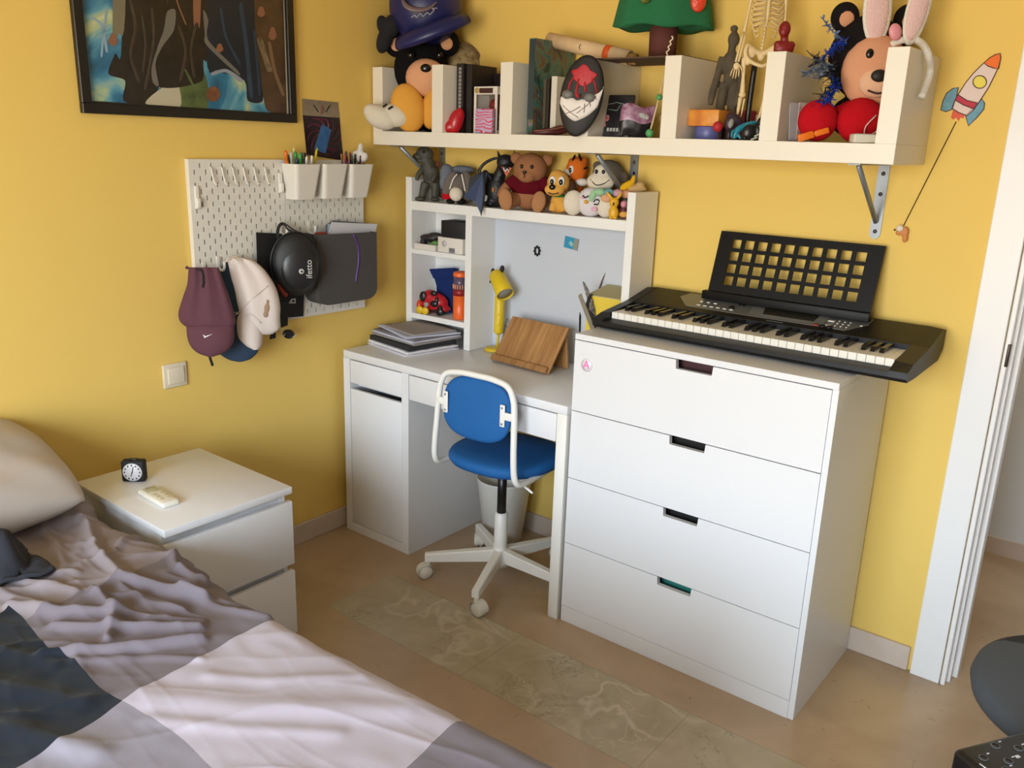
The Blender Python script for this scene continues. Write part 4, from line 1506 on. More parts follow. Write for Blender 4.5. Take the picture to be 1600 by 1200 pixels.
# carved wooden figure
WOODG = mat('driftwood', '#5b5140', rough=.9, var=('#453d30', 40, .3), bump=(60, .7))
F = Frame(1133, 214, -.14, SZ)
wf_ = F.thing('carved_wooden_figure', 'tall grey brown carved wooden figure between orange box and skeleton', 'figurine')
F.blob('figure', WOODG, F.e(-2, 108, 14, 20, 0, 11), F.e(0, 88, 11, 14, 0, 9), F.e(-1, 143, 9, 11, 0, 8), F.t([(-3, 120, 0), (-2, 140, 0)], [6, 6]), F.e(-2, 158, 6, 5, 0, 6),
       F.t([(-15, 118, 0), (-21, 92, 2), (-27, 66, 4), (-29, 50, 6)], [6.5, 5.5, 6, 4]), F.t([(11, 118, 0), (17, 92, 2), (15, 68, 4), (12, 50, 6)], [6.5, 5.5, 6, 4]),
       F.t([(-8, 82, 0), (-12, 50, 0), (-13, 6, 0)], [8, 7, 8]), F.t([(7, 82, 0), (6, 50, 0), (6, 6, 0)], [8, 7, 8]), F.e(-14, 4, 9, 5, 4, 9), F.e(7, 4, 9, 5, 4, 9), vox=.0035, it=2)

# skeleton on its pole
F = Frame(1170, 196, -.17, SZ)
F.yaw = R(28)
BONE = mat('bone_plastic', '#dcc494', rough=.55)
sk = F.thing('model_skeleton', 'cream plastic human skeleton model hanging on a black pole', 'skeleton')
F.tube('pole', BLACK, [(-3, 2, -4), (-2, 60, -4), (0, 108, -4)], 4.5)
F.ell('stand_foot', BLACK, F.e(-2, 2.5, 20, 2.5, -4, 20))
sp_ = M()
for k in range(22):
    c = 128 + k * 5.2
    sp_.ell(F.p(8 + 2 * math.sin(k * .2), c, -6 - 2 * math.sin(k * .28)), (3.2 * F.s, 3.4 * F.s, 2.1 * F.s), None, 0, 10, 6)
    sp_.tube([F.p(8 + 2 * math.sin(k * .2), c - 3, -6), F.p(8 + 2 * math.sin(k * .2), c + 3, -6)], 1.6 * F.s, 6)
sp_.build('spine', BONE, sk, world=False)
rbm = M()
for k in range(9):
    c = 214 - k * 6.8
    w_ = [12, 17, 20, 22, 23, 23, 22, 20, 17][k]
    for s_ in (-1, 1):
        pts = [(10, c + 4, -6), (10 + s_ * w_ * .6, c + 4, -8), (10 + s_ * w_, c - 1, 2), (10 + s_ * w_ * .8, c - 8 - k * .6, 11), (10 + s_ * (w_ * .22 + (k > 6) * 6), c - 7 + (k > 5) * 2 - (k > 6) * 5, 14)]
        rbm.tube(spline([F.p(*q) for q in pts], 4), 1.25 * F.s, 6)
rbm.tube([F.p(10, 214, 13), F.p(10, 180, 15), F.p(10, 162, 14)], [3.2 * F.s, 2.6 * F.s, 1.2 * F.s], 8)
rbm.build('rib_cage', BONE, sk, world=False)
F.blob('pelvis', BONE, F.t([(8, 124, -4), (22, 130, -2), (30, 136, 3), (32, 122, 6), (22, 112, 7), (10, 106, 9)], [4, 4.5, 3, 3.5, 3, 3]), F.e(24, 126, 8, 10, -1, 3, -20), F.e(-8, 126, 8, 10, -1, 3, 20), F.e(28, 112, 5, 5, 5, 4), F.e(-12, 112, 5, 5, 5, 4),
       F.t([(8, 124, -4), (-6, 130, -2), (-14, 136, 3), (-16, 122, 6), (-6, 112, 7), (10, 106, 9)], [4, 4.5, 3, 3.5, 3, 3]), F.e(8, 122, 6, 8, -4, 4), vox=.0026, it=2)
for s_, hip, knee, ank in ((-1, (-17, 116, 4), (-15, 66, 6), (-19, 10, 2)), (1, (33, 116, 4), (22, 68, 6), (12, 14, 2))):
    lg = F.tube('thigh_bone', BONE, [(hip[0] + s_ * -6, hip[1] + 2, hip[2]), hip, ((hip[0] + knee[0]) / 2, (hip[1] + knee[1]) / 2, 7), knee], [3.2, 4.4, 2.6, 4.6], sk)
    F.ell('knee', BONE, F.e(knee[0], knee[1], 5.6, 4.6, knee[2]))
    F.tube('shin_bone', BONE, [(knee[0] - 2, knee[1] - 4, 6), ((knee[0] + ank[0]) / 2 - 2, (knee[1] + ank[1]) / 2, 5), (ank[0] - 1, ank[1], 3)], [3.6, 2.2, 2.8])
    F.tube('calf_bone', BONE, [(knee[0] + 4, knee[1] - 5, 4), ((knee[0] + ank[0]) / 2 + 4, (knee[1] + ank[1]) / 2, 2), (ank[0] + 3, ank[1], 1)], [1.8, 1.2, 1.6])
    F.blob('foot', BONE, F.e(ank[0], ank[1] - 4, 4, 3, 3, 6), F.e(ank[0] + s_ * 2, ank[1] - 6, 4, 2, 9, 7), vox=.0024)
for s_, sh_, el, wr_ in ((-1, (-14, 208, 0), (-21, 154, 2), (-28, 112, 8)), (1, (35, 208, 0), (38, 150, 2), (33, 120, 8))):
    F.tube('upper_arm_bone', BONE, [sh_, ((sh_[0] + el[0]) / 2, (sh_[1] + el[1]) / 2, 1), el], [3.6, 1.9, 3.0])
    F.tube('forearm_bone', BONE, [(el[0] - 1.5, el[1] - 2, 2), (wr_[0] - 1.5, wr_[1], 8)], [2.0, 1.7])
    F.tube('forearm_bone', BONE, [(el[0] + 2.5, el[1] - 2, 2), (wr_[0] + 2.5, wr_[1], 8)], [1.5, 1.7])
    hb_ = M()
    hb_.ell(F.p(wr_[0], wr_[1] - 6, 8), (4.6 * F.s, 2 * F.s, 5.5 * F.s))
    for k in range(4):
        a = wr_[0] - 4.5 + k * 2.9
        ln = [11, 14, 14.5, 12][k]
        hb_.tube([F.p(a, wr_[1] - 9, 8), F.p(a + (k - 1.5) * .9 - 1, wr_[1] - 9 - ln * .55, 10), F.p(a + (k - 1.5) * 1.2 - 1.5, wr_[1] - 9 - ln, 8.5)], [1.25 * F.s, 1.1 * F.s, .8 * F.s], 6)
    hb_.tube([F.p(wr_[0] + 4, wr_[1] - 4, 8), F.p(wr_[0] + 8, wr_[1] - 10, 11), F.p(wr_[0] + 9, wr_[1] - 15, 11)], [1.4 * F.s, 1.2 * F.s, .8 * F.s], 6)
    hb_.build('hand', BONE, sk, world=False)
F.blob('shoulder_girdle', BONE, F.t([(-15, 210, 0), (0, 216, 8), (10, 215, 12)], [2.6, 1.6, 1.8]), F.t([(36, 210, 0), (20, 216, 8), (10, 215, 12)], [2.6, 1.6, 1.8]), vox=.0022, it=1)
F.blob('skull', BONE, F.e(9, 266, 15, 17, -2, 18), F.e(9, 250, 11, 11, 7, 9), F.e(9, 242, 8, 6, 9, 6), vox=.003)
for s_ in (-1, 1):
    F.ell('eye_socket', BLACKM, F.e(9 + s_ * 5.5, 258, 3.8, 3.8, 14, 2))

# red bust on the divider
F = Frame(1224, 81, -.26, ST + .0003)
rb_ = F.thing('red_bust', 'small matt red bust figurine on top of a shelf divider', 'figurine')
F.blob('bust', mat('red_resin', '#7d1418', rough=.45), F.e(0, 6, 16, 12, 0, 9), F.e(-10, 11, 6, 6, 0, 6), F.e(11, 11, 6, 6, 0, 6), F.t([(0, 12, 0), (-1, 24, 0)], [6, 6]), F.e(-2, 33, 9, 12, 1, 10), F.e(-4, 29, 7, 8, 4, 7), vox=.002, it=2)

# small toys along the front
F = Frame(1120, 216, -.255, SZ)
t = F.thing('red_foam_ball', 'small red ball on a twig stem in front of the carved figure', 'ball')
F.tube('stem', mat('stem_brown', '#3c2c22', rough=.8), [(4, 0, -4), (3, 6, -3), (0, 14, 0)], 1.5)
F.ell('ball', mat('foam_red', '#a81c28', rough=.6), F.e(0, 19, 8, 8))
F = Frame(1158, 217, -.262, SZ)
t = F.thing('turquoise_toy_lizard', 'turquoise toy lizard rearing among the small toys under the skeleton', 'toy')
TQ = mat('plastic_turquoise', '#1f7f96', rough=.35)
F.blob('lizard', TQ, F.t([(-12, 2, 2), (-8, 14, 2), (2, 20, 0), (14, 25, 0), (22, 27, 0)], [3, 5, 5, 4, 2]), F.t([(-10, 14, 2), (-16, 12, 6), (-17, 4, 8)], [2.5, 2.2, 2]), F.t([(4, 20, 0), (6, 10, 4), (4, 1, 4)], [3, 2.4, 2.6]), F.t([(-8, 10, 2), (-2, 2, 6)], [3, 2]), vox=.0022, it=2)
F = Frame(1146, 217, -.225, SZ)
t = F.thing('plum_toy_bird', 'dark plum and grey toy bird behind the turquoise lizard', 'toy')
F.blob('bird', mat('plastic_plum', '#33202e', rough=.45), F.e(0, 30, 16, 8, 0, 8, 28), F.e(-8, 24, 9, 12, 2, 7), F.t([(0, 20, 0), (2, 1, 0)], [3, 3]), F.t([(-8, 20, 0), (-8, 1, 0)], [3, 3]), vox=.0028)
F.ell('breast', mat('plastic_grey', '#8b8a82', rough=.5), F.e(-8, 24, 4, 7, 8, 2, 10))
F = Frame(1178, 218, -.265, SZ)
t = F.thing('black_toy_robot', 'black toy robot with white flecks at the foot of the divider', 'toy')
F.blob('robot', BLACK, F.e(-8, 12, 12, 12, 0, 8), F.e(6, 14, 10, 13, 0, 8), F.e(10, 28, 8, 7, 0, 7), F.t([(-12, 6, 2), (-18, 2, 4)], 4), vox=.0026, it=2)
fk = mat('fleck_white', '#b9b7b0', rough=.5)
for a, c, ln in ((2, 8, 4), (8, 12, 3), (-2, 3, 5), (12, 6, 3), (7, 22, 3)):
    F.tube('fleck', fk, [(a - ln, c - 2, 8.5), (a + ln, c + 2, 8.5)], 1.3)
F.ell('face', mat('plastic_tan', '#6e5842', rough=.5), F.e(10, 28, 5, 5, 6, 2))
F = Frame(1142, 216, -.09, SZ)
t = F.thing('red_play_case', 'red rounded case with a white edge lying behind the skeleton feet', 'case')
q = M().box(-40 * F.s, 36 * F.s, -.012, .012, 0, 46 * F.s, bev=.008)
q.build('shell', mat('case_red', '#8a2630', rough=.4), t, world=False)
M().box(34 * F.s, 38 * F.s, -.013, .013, .008, 40 * F.s, bev=.003).build('edge', EYEW, t, world=False)

# ================================================================== sixth compartment: tan faced bear and friends
F = Frame(1318, 221, -.15, SZ)
t = F.thing('plush_bear', 'large dark plush bear with tan face and red jumper at the shelf end', 'soft toy')
PL_DK = plush('charcoal', '#1d1a1a')
PL_TAN = plush('tan', '#d49a78')
F.blob('body', PL_DK, F.e(22, 124, 58, 60, -10, 40), F.e(14, 40, 34, 30, -18, 22), vox=.005)
for a, c, b_ in ((-18, 178, -12), (78, 178, -14)):
    e_ = F.ell('ear', PL_DK, F.e(a, c, 22, 22, b_, 10))
    F.ell('inner_ear', PL_TAN, F.e(a, c - 2, 12, 12, b_ + 7, 4), parent=e_)
F.ell('face', PL_TAN, F.e(26, 102, 50, 52, 18, 26))
for a, c in ((8, 124), (44, 124)):
    F.ell('eye', EYE, F.e(a, c, 6, 7.5, 38, 4))
F.ell('snout', plush('snout_sand', '#dcb090'), F.e(24, 86, 27, 22, 36, 14))
F.ell('nose', mat('nose_black', '#17120f', rough=.6), F.e(22, 94, 12, 9, 48, 7))
F.tube('mouth', mat('thread_dark', '#3a2020', rough=.8), [(8, 74, 48), (22, 70, 51), (38, 74, 47)], 1.4)
F.blob('jumper', PL_RED, F.e(18, 38, 42, 28, 4, 20), F.e(-10, 40, 20, 16, 8, 12), vox=.005)
F.ell('foot', PL_RED, F.e(-53, 31, 30, 30, 26, 22, -8))
F.ell('foot', PL_RED, F.e(9, 32, 36, 33, 34, 22, 8))
F.tube('white_cord', mat('cord_white', '#cfc0b8', rough=.8), [(22, 40, 58), (0 + 8, 24, 60), (10, 12, 58), (26, 18, 58), (40, 42, 52)], .9)
F.ell('paw', PL_WHITE, F.e(48, 30, 17, 18, 26, 14))
F.ell('paw', PL_WHITE, F.e(46, 52, 20, 14, 14, 12, 20))

# bunny ear headband hooked on the last divider
hb0 = thing('bunny_ear_headband', 'white and pink fluffy bunny ear headband hooked over the last shelf divider', 'headband', tuple(at(1415, 66, 'z', 1.80)))
FUR = mat('fur_white', '#e2dcd2', rough=.95, bump=(300, .8))
FURP = mat('fur_pink', '#e3c0bd', rough=.95, bump=(300, .8))
def _b(u, v, k, val):
    return at(u, v, k, val)
pth = [_b(1382, 152, 'y', -.12), _b(1371, 130, 'y', -.12), _b(1369, 105, 'y', -.13), _b(1378, 82, 'y', -.14), _b(1398, 67, 'y', -.15), _b(1420, 61, 'y', -.155), _b(1438, 66, 'y', -.16), _b(1450, 84, 'x', 1.913), _b(1454, 108, 'x', 1.914), _b(1448, 132, 'x', 1.914), _b(1440, 152, 'x', 1.914)]
M().tube(spline(pth, 6), ppx(pth[4]) * 5.5, 10).build('band', FUR, hb0)
for (u, v, ru, rv, tl_) in ((1371, 16, 23, 52, 4), (1434, 16, 19, 52, -8)):
    c = _b(u, v, 'y', -.165)
    s_ = ppx(c)
    e_ = M().ell(c, (ru * s_, 7 * s_, rv * s_), Euler((0, R(-tl_), YAWC))).build('ear', FUR, hb0)
    cf = c + (CAM - c).normalized() * 4.5 * s_
    M().ell(cf, (ru * .78 * s_, 5 * s_, rv * .86 * s_), Euler((0, R(-tl_), YAWC))).build('inner_ear', FURP, e_)
PINK = mat('satin_pink', '#d98f98', rough=.4)
for (u, v, ru, rv, tl_) in ((1399, 50, 10, 13, 20), (1366, 84, 13, 9, -35)):
    c = _b(u, v, 'y', -.175)
    s_ = ppx(c)
    M().ell(c, (ru * s_, 5 * s_, rv * s_), Euler((0, R(-tl_), YAWC))).build('satin_puff', PINK, hb0)

# blue tinsel wand
random.seed(11)
tin = thing('tinsel_garland', 'shaggy blue and grey tinsel garland draped beside the tan faced bear', 'garland', tuple(at(1290, 150, 'y', -.262)))
def tinsel(m, pts, n, ln, sd):
    mb = M()
    rnd = random.Random(sd)
    P = spline(pts, 6)
    mb.tube(P, .0016, 5)
    for k in range(n):
        p = P[rnd.randrange(len(P))]
        d = Vector((rnd.uniform(-1, 1), rnd.uniform(-1, 1), rnd.uniform(-1, 1))).normalized()
        if d.y > .3:
            d.y *= -.5
        q = p + d * ln * rnd.uniform(.5, 1.2)
        w_ = d.cross(Vector((rnd.random(), rnd.random(), .3))).normalized() * .0022
        mb.add([p - w_, p + w_, q + w_ * .6, q - w_ * .6], [(0, 1, 2, 3)])
    return mb.build('tinsel', m, tin)
tb1 = mat('tinsel_blue', '#1c3aa0', rough=.3, metal=.3)
tb2 = mat('tinsel_steel', '#7d8796', rough=.3, metal=.5)
tb3 = mat('tinsel_navy', '#1a2436', rough=.35, metal=.2)
Y_ = -.262
tinsel(mat('tinsel_pale', '#6b83b4', rough=.3, metal=.4), [at(1286, 30, 'y', Y_), at(1300, 48, 'y', Y_), at(1318, 64, 'y', Y_)], 60, .014, 1)
tinsel(tb1, [at(1318, 66, 'y', Y_), at(1305, 74, 'y', Y_), at(1290, 86, 'y', Y_)], 70, .02, 2)
tinsel(tb2, [at(1258, 116, 'y', Y_), at(1276, 108, 'y', Y_), at(1290, 100, 'y', Y_), at(1280, 122, 'y', Y_)], 150, .024, 3)
tinsel(tb3, [at(1272, 90, 'y', Y_), at(1296, 112, 'y', Y_), at(1300, 134, 'y', Y_), at(1285, 150, 'y', Y_)], 120, .026, 4)
tinsel(tb1, [at(1306, 130, 'y', Y_), at(1298, 152, 'y', Y_), at(1280, 163, 'y', Y_)], 90, .022, 5)
# leaning papers, orange peg, pale remote
for k, (a, lab) in enumerate(((1232, 'pale folded paper leaning against the inside of the fifth divider'), (1243, 'second paper with a brown print leaning in front of the pale one'))):
    p = at(a, 219, 'y', -.235 - .02 * k)
    q = M()
    up_ = at(a + (2 if k == 0 else 6), 160, 'y', -.235 - .02 * k)
    q.prism([p, p + Vector((.012, .05, 0)), up_ + Vector((.012, .05, 0)), up_], (.0014, -.0005, 0))
    for vtx in q.v:
        vtx.z = max(vtx.z, SZ + .0005)
    tag(q.build('loose_paper', [mat('paper_lilac', '#cfc8ce', rough=.8), mat('paper_print', '#b3a098', rough=.8, var=('#d8ccc4', 60, .1))][k]), lab, 'paper')
F = Frame(1270, 219, -.285, SZ)
t = F.thing('orange_toy_clip', 'orange plastic toy clip lying in front of the red plush feet', 'toy')
OR = mat('plastic_orange', '#e0711a', rough=.35)
rr = Euler((0, R(-18), 0))
M().obox(F.p(-12, 8), (24 * F.s, 8 * F.s, 11 * F.s), rr, 0, .002).build('jaw', OR, t, world=False)
M().obox(F.p(12, 15), (22 * F.s, 7 * F.s, 9 * F.s), rr, 0, .002).build('jaw', OR, t, world=False)
M().obox(F.p(0, 11.5), (10 * F.s, 6 * F.s, 5 * F.s), rr, 0, .001).build('hinge', OR, t, world=False)
F = Frame(1350, 222, -.275, SZ)
t = F.thing('pale_handset', 'pale grey handset lying at the foot of the last shelf divider', 'handset')
M().obox(F.p(0, 7), (40 * F.s, 22 * F.s, 13 * F.s), None, 0, .003).build('case', mat('handset_grey', '#cfcabc', rough=.4), t, world=False)
M().obox(F.p(0, 12.5, 3), (36 * F.s, 14 * F.s, 3 * F.s), None, 0, .001).build('keypad', mat('handset_dark', '#8f8a80', rough=.5), t, world=False)
# ================================================================== toys on top of the desk shelf unit
HT = 1.3055
def hframe(u, v, y=-.095, yaw=None):
    F = Frame(u, v, y, HT)
    if yaw is not None:
        F.yaw = yaw
    return F
DINO = mat('dino_rubber', '#4c4a3f', rough=.6, bump=(120, .6), var=('#3a3a30', 40, .3))
F = hframe(668, 316, -.1)
t = F.thing('toy_dinosaur', 'grey green toy dinosaur standing at the left end of the desk shelf unit', 'toy')
F.blob('body', DINO, F.t([(6, 30, -4), (4, 44, 0), (-2, 60, 2), (-6, 70, 3)], [13, 14, 10, 8]), F.e(-4, 68, 14, 11, 3, 9, 8), F.e(-13, 64, 10, 6, 6, 7, 0), F.e(-10, 58, 8, 3, 6, 5, -6),
       F.t([(10, 28, -4), (16, 12, -8), (22, 5, -12)], [11, 6, 2]), F.t([(-6, 46, 8), (-13, 38, 14), (-15, 30, 16)], [5, 4, 3]), F.t([(12, 46, 8), (12, 36, 15), (8, 30, 17)], [5, 3.5, 3]),
       F.t([(-2, 26, 6), (-6, 14, 8), (-8, 3, 8)], [8, 6, 6]), F.t([(12, 26, 4), (12, 14, 6), (12, 3, 6)], [8, 6, 6]), F.e(-10, 3, 9, 3.5, 12, 8), F.e(13, 3, 8, 3.5, 10, 8), vox=.0032, it=3)
F.ell('eye', EYE, F.e(-5, 71, 2, 2, 12))
F.ell('back_patch', mat('dino_red', '#8a3a30', rough=.6), F.e(14, 52, 4, 7, -2, 5))

GREY = plush('grey', '#6c635c')
GREYB = plush('blue_grey', '#6f7480')
F = hframe(717, 324, -.1)
t = F.thing('plush_rabbit', 'grey plush rabbit with long lop ears and cream muzzle between dinosaur and dragon', 'soft toy')
F.blob('body', GREY, F.e(6, 20, 24, 20, 0, 18), F.e(-2, 26, 18, 20, 10, 14), vox=.004)
F.blob('back', GREYB, F.e(-20, 44, 11, 14, -4, 10), F.e(4, 49, 20, 7, -10, 10), F.e(-24, 30, 7, 12, -2, 8), vox=.004)
ear = F.ell('ear', GREY, F.e(-14, 30, 8, 19, 18, 4, 22))
F.tube('ear_trim', PL_WHITE, [(-2, 44, 23), (-8, 36, 24), (-13, 22, 23)], 1.2, ear)
ear = F.ell('ear', GREY, F.e(14, 30, 9, 19, 18, 4, -14))
F.tube('ear_trim', PL_WHITE, [(5, 44, 23), (8, 32, 24), (11, 20, 23)], 1.2, ear)
F.ell('muzzle', PL_CREAM, F.e(-3, 15, 10.5, 10.5, 24, 8))
F.blob('ribbon', PL_RED, F.e(-20, 14, 5, 9, 16, 4, 20), F.e(-14, 10, 5, 5, 17, 4), vox=.003)
F.ell('foot', PL_DK, F.e(-12, 4, 7, 4, 18, 6))
F.ell('foot', PL_DK, F.e(4, 4, 7, 4, 18, 6))

DRG = mat('dragon_black', '#15171c', rough=.45, bump=(150, .5))
F = hframe(776, 329, -.105)
t = F.thing('toy_dragon', 'black toy dragon with slate blue wings and open orange mouth beside the teddy bear', 'toy')
F.blob('body', DRG, F.e(0, 24, 16, 25, 0, 13), F.t([(0, 40, 0), (6, 54, 3), (10, 64, 6)], [10, 9, 9]), F.e(12, 66, 14, 12, 8, 11), F.e(13, 58, 9, 6, 15, 8), F.t([(-8, 10, 0), (-12, 2, 6)], [8, 6]), F.t([(10, 10, 0), (12, 2, 8)], [8, 6]),
       F.t([(0, 6, -6), (-20, 4, -8), (-34, 6, -6)], [6, 3.5, 1.5]), vox=.0034, it=2)
F.tube('horn', DRG, [(3, 72, 4), (1, 77, 2), (-1, 82, 3)], [3, 2, .6])
F.tube('horn', DRG, [(22, 72, 4), (25, 78, 2), (25, 83, 3)], [3, 2, .6])
mth = M()
mth.prism([F.p(6, 60, 21), F.p(22, 59, 21), F.p(14, 45, 19)], (0, -.002, 0))
mth.build('mouth', mat('mouth_orange', '#c65a38', rough=.5), t, world=False)
F.tube('teeth', EYEW, [(9, 58, 23.5), (12, 54, 23.5), (15, 57, 23.5), (18, 53, 23.5)], .8)
F.ell('belly_mark', mat('dragon_orange', '#b0702c', rough=.5), F.e(-6, 26, 2, 4, 13, 1.5))
WING = mat('wing_slate', '#3a4868', rough=.6)
wg = M()
wp = [(-52, 14, 2), (-22, 50, 8), (-16, 50, 12), (-19, 22, 20), (-23, -10, 30), (-33, 8, 22)]
for tri in ((0, 1, 5), (1, 2, 3), (1, 3, 5), (3, 4, 5)):
    wg.add([F.p(*wp[i]) for i in tri], [(0, 1, 2)])
w1 = wg.build('wing', WING, t, world=False, weld=True)
q = w1.modifiers.new('thick', 'SOLIDIFY'); q.thickness = .0022; q.offset = 0
F.tube('wing_bone', DRG, [(-8, 40, 6), (-20, 52, 10), (-19, 22, 21), (-23, -11, 31)], [3, 2.4, 1.8, .8], w1)
wg2 = M()
wq = [(-8, 44, -9), (-30, 50, -11), (-44, 40, -10), (-46, 22, -8), (-34, 14, -8), (-24, 20, -9), (-8, 12, -8)]
wg2.add([F.p(*a) for a in wq], [(0, 1, 2), (0, 2, 3), (0, 3, 4), (0, 4, 5), (0, 5, 6)])
w3 = wg2.build('wing', mat('wing_dark', '#23262e', rough=.7), t, world=False, weld=True)
q = w3.modifiers.new('thick', 'SOLIDIFY'); q.thickness = .0022; q.offset = 0
w2 = F.tube('wing_arm', DRG, [(-6, 46, -6), (-28, 50, -8), (-22, 62, -8), (-8, 70, -8), (4, 72, -6)], [3, 2.4, 2.4, 2.2, 1.6])

BEAR = plush('bear_brown', '#9a6a48')
BEARD = plush('bear_sole', '#a87852')
F = hframe(826, 332, -.105, R(24))
t = F.thing('teddy_bear', 'brown teddy bear in a maroon jumper sitting in the middle of the desk shelf unit', 'soft toy')
F.blob('body', BEAR, F.e(-1, 22, 27, 22, 0, 19), F.e(1, 60, 27, 24, 2, 23), F.e(-1, 51, 15, 11, 17, 11), vox=.0042)
F.ell('ear', BEAR, F.e(-23, 75, 9, 9, -1, 5))
F.ell('ear', BEAR, F.e(26, 74, 9, 9, -1, 5))
F.blob('leg', BEAR, F.t([(-16, 16, 8), (-26, 14, 22), (-28, 16, 30)], [11, 13, 12]), vox=.004)
F.blob('leg', BEAR, F.t([(14, 14, 8), (22, 13, 22), (24, 14, 30)], [11, 13, 12]), vox=.004)
F.ell('sole', BEARD, F.e(-28, 16, 11, 16, 38, 5, -10))
F.ell('sole', BEARD, F.e(24, 15, 11, 16, 38, 5, 10))
F.blob('arm', BEAR, F.t([(-28, 40, 4), (-38, 28, 10), (-40, 18, 14)], [8, 8, 9]), vox=.004)
F.blob('jumper', plush('maroon', '#5c0f1c'), F.e(0, 34, 30, 19, 1, 21), F.t([(-20, 46, 4), (-32, 34, 8)], [9, 10]), F.t([(20, 46, 4), (30, 34, 6)], [9, 10]), vox=.0042)
for a in (-8, 8):
    F.ell('eye', EYE, F.e(a, 64, 2.6, 3, 24, 2))
F.ell('nose', EYE, F.e(-2, 56, 3.2, 2.4, 28, 2))
F.tube('mouth', mat('thread_dark', '#3a2020', rough=.8), [(-2, 54, 29.5), (-2, 48, 28)], .8)

YEL_P = plush('puppy_yellow', '#d8a14c')
F = hframe(871, 336, -.125, R(25))
t = F.thing('plush_puppy', 'small yellow plush puppy with brown ears and a green collar beside the teddy bear', 'soft toy')
F.blob('body', YEL_P, F.e(2, 16, 14, 16, 0, 11), F.t([(-5, 14, 6), (-7, 3, 9)], [6, 6]), F.t([(9, 14, 6), (11, 3, 9)], [6, 6]), vox=.0032)
F.blob('head', YEL_P, F.e(0, 45, 18, 18, 3, 15), F.e(-4, 35, 16, 10, 12, 10), F.e(-2, 56, 12, 8, 3, 10), vox=.0034)
BR_P = plush('ear_brown', '#4a3325')
F.ell('ear', BR_P, F.e(22, 34, 7, 16, 0, 5, -12))
F.ell('ear', BR_P, F.e(-16, 46, 4, 11, -4, 4, 12))
for a in (-7, 7):
    e_ = F.ell('eye', EYEW, F.e(a, 48, 5, 7, 16.5, 3))
    F.ell('pupil', EYE, F.e(a - .5, 46.5, 3.2, 4.4, 18.7, 2), parent=e_)
F.ell('nose', EYE, F.e(-6, 39, 5, 4, 22, 3))
F.tube('mouth', mat('thread_dark', '#3a2020', rough=.8), [(-12, 31, 20), (-5, 29, 22), (4, 31, 20)], .8)
F.ell('collar', plush('collar_green', '#2f7a3a'), F.e(1, 26, 12, 2.6, 3, 11))

ORP = plush('tiger_orange', '#cf6a22')
F = hframe(898, 322, -.055, R(15))
t = F.thing('plush_tiger', 'orange and white plush tiger peeking over the puppy', 'soft toy')
F.blob('body', ORP, F.e(2, 22, 12, 24, 0, 10), vox=.0036)
F.ell('bib', PL_WHITE, F.e(-4, 32, 10, 14, 6, 7))
F.blob('head', ORP, F.e(1, 64, 17, 19, 2, 14), F.e(10, 75, 7, 7, 0, 6), F.e(-8, 75, 6, 6, 0, 6), vox=.0036)
F.blob('cheek', PL_WHITE, F.e(-11, 56, 8, 9, 9, 7), F.e(12, 46, 11, 6, 6, 8), vox=.0034)
for k, (a, c, r_) in enumerate(((-2, 80, 20), (8, 82, -20), (15, 66, 70))):
    F.ell('stripe', PL_DK, F.e(a, c, 1.8, 6, 10 - 3 * (k == 2), 3, r_))
F.ell('eye', EYEW, F.e(-3, 64, 4, 6, 15, 3))
F.ell('pupil', EYE, F.e(-4, 63, 2.5, 4, 17, 2))
F.ell('nose', mat('nose_dark', '#3a1a14', rough=.6), F.e(-8, 53, 3.4, 2.6, 15.5, 3))
F.ell('mouth', mat('mouth_red', '#8a2820', rough=.6), F.e(-7, 48, 3, 3.5, 14, 2.5))

MGR = plush('monkey_grey', '#625b53')
F = hframe(940, 330, -.07, R(18))
t = F.thing('plush_monkey', 'grey plush monkey with cream face and yellow arms behind the white plush', 'soft toy')
F.blob('body', MGR, F.e(4, 24, 18, 26, -4, 12), F.t([(16, 36, 0), (28, 22, 6), (30, 10, 6)], [7, 6, 6]), vox=.0038)
F.blob('head', MGR, F.e(6, 61, 25, 22, -2, 16), F.e(30, 58, 8, 9, -2, 5), F.e(-12, 73, 7, 7, -2, 5), vox=.0038)
F.blob('face', PL_CREAM, F.e(-2, 50, 22, 15, 10, 12), F.e(0, 65, 13, 11, 11, 8), vox=.0036)
for a in (-7, 4):
    F.ell('eye', EYE, F.e(a, 65, 2.6, 3.2, 19, 2))
F.tube('mouth', mat('thread_dark', '#3a2020', rough=.8), [(-16, 54, 18), (-6, 46, 22), (6, 48, 21), (14, 54, 17)], .8)
F.blob('sleeve', plush('sleeve_yellow', '#d2a03a'), F.t([(-22, 24, 12), (-12, 36, 13), (4, 37, 13), (18, 33, 12)], [8, 7, 7, 7]), vox=.0038)

F = hframe(920, 341, -.132, R(24))
t = F.thing('plush_ball', 'round white plush with winking face and two big round feet', 'soft toy')
F.ell('body', plush('soft_lilac_white', '#d6d0d4'), F.e(2, 21, 23, 22, 0, 15))
F.ell('foot', PL_CREAM, F.e(-25, 19, 16, 19, 4, 10))
F.ell('foot', PL_CREAM, F.e(27, 17, 16, 18, 6, 10))
F.ell('tuft', plush('mint', '#9ac29a'), F.e(6, 31, 5, 10, 13, 4, 20))
F.ell('blush', plush('blush', '#d8a8b8'), F.e(10, 12, 5, 3.5, 13.5, 2))
F.ell('blush', plush('blush', '#d8a8b8'), F.e(-9, 28, 3.5, 2.6, 13, 2))
F.ell('beak', YEL_P, F.e(-3, 22, 4, 3, 15, 3))
ln_ = mat('thread_grey', '#2f3038', rough=.8)
F.tube('wink', ln_, [(-9, 31, 13.5), (-5, 28, 15), (0, 31, 15)], 1.1)
F.tube('open_eye', ln_, [(8, 22, 14.6), (12, 26, 13.6), (17, 24, 12.2), (15, 19, 13), (9, 19, 14.6)], 1.1)

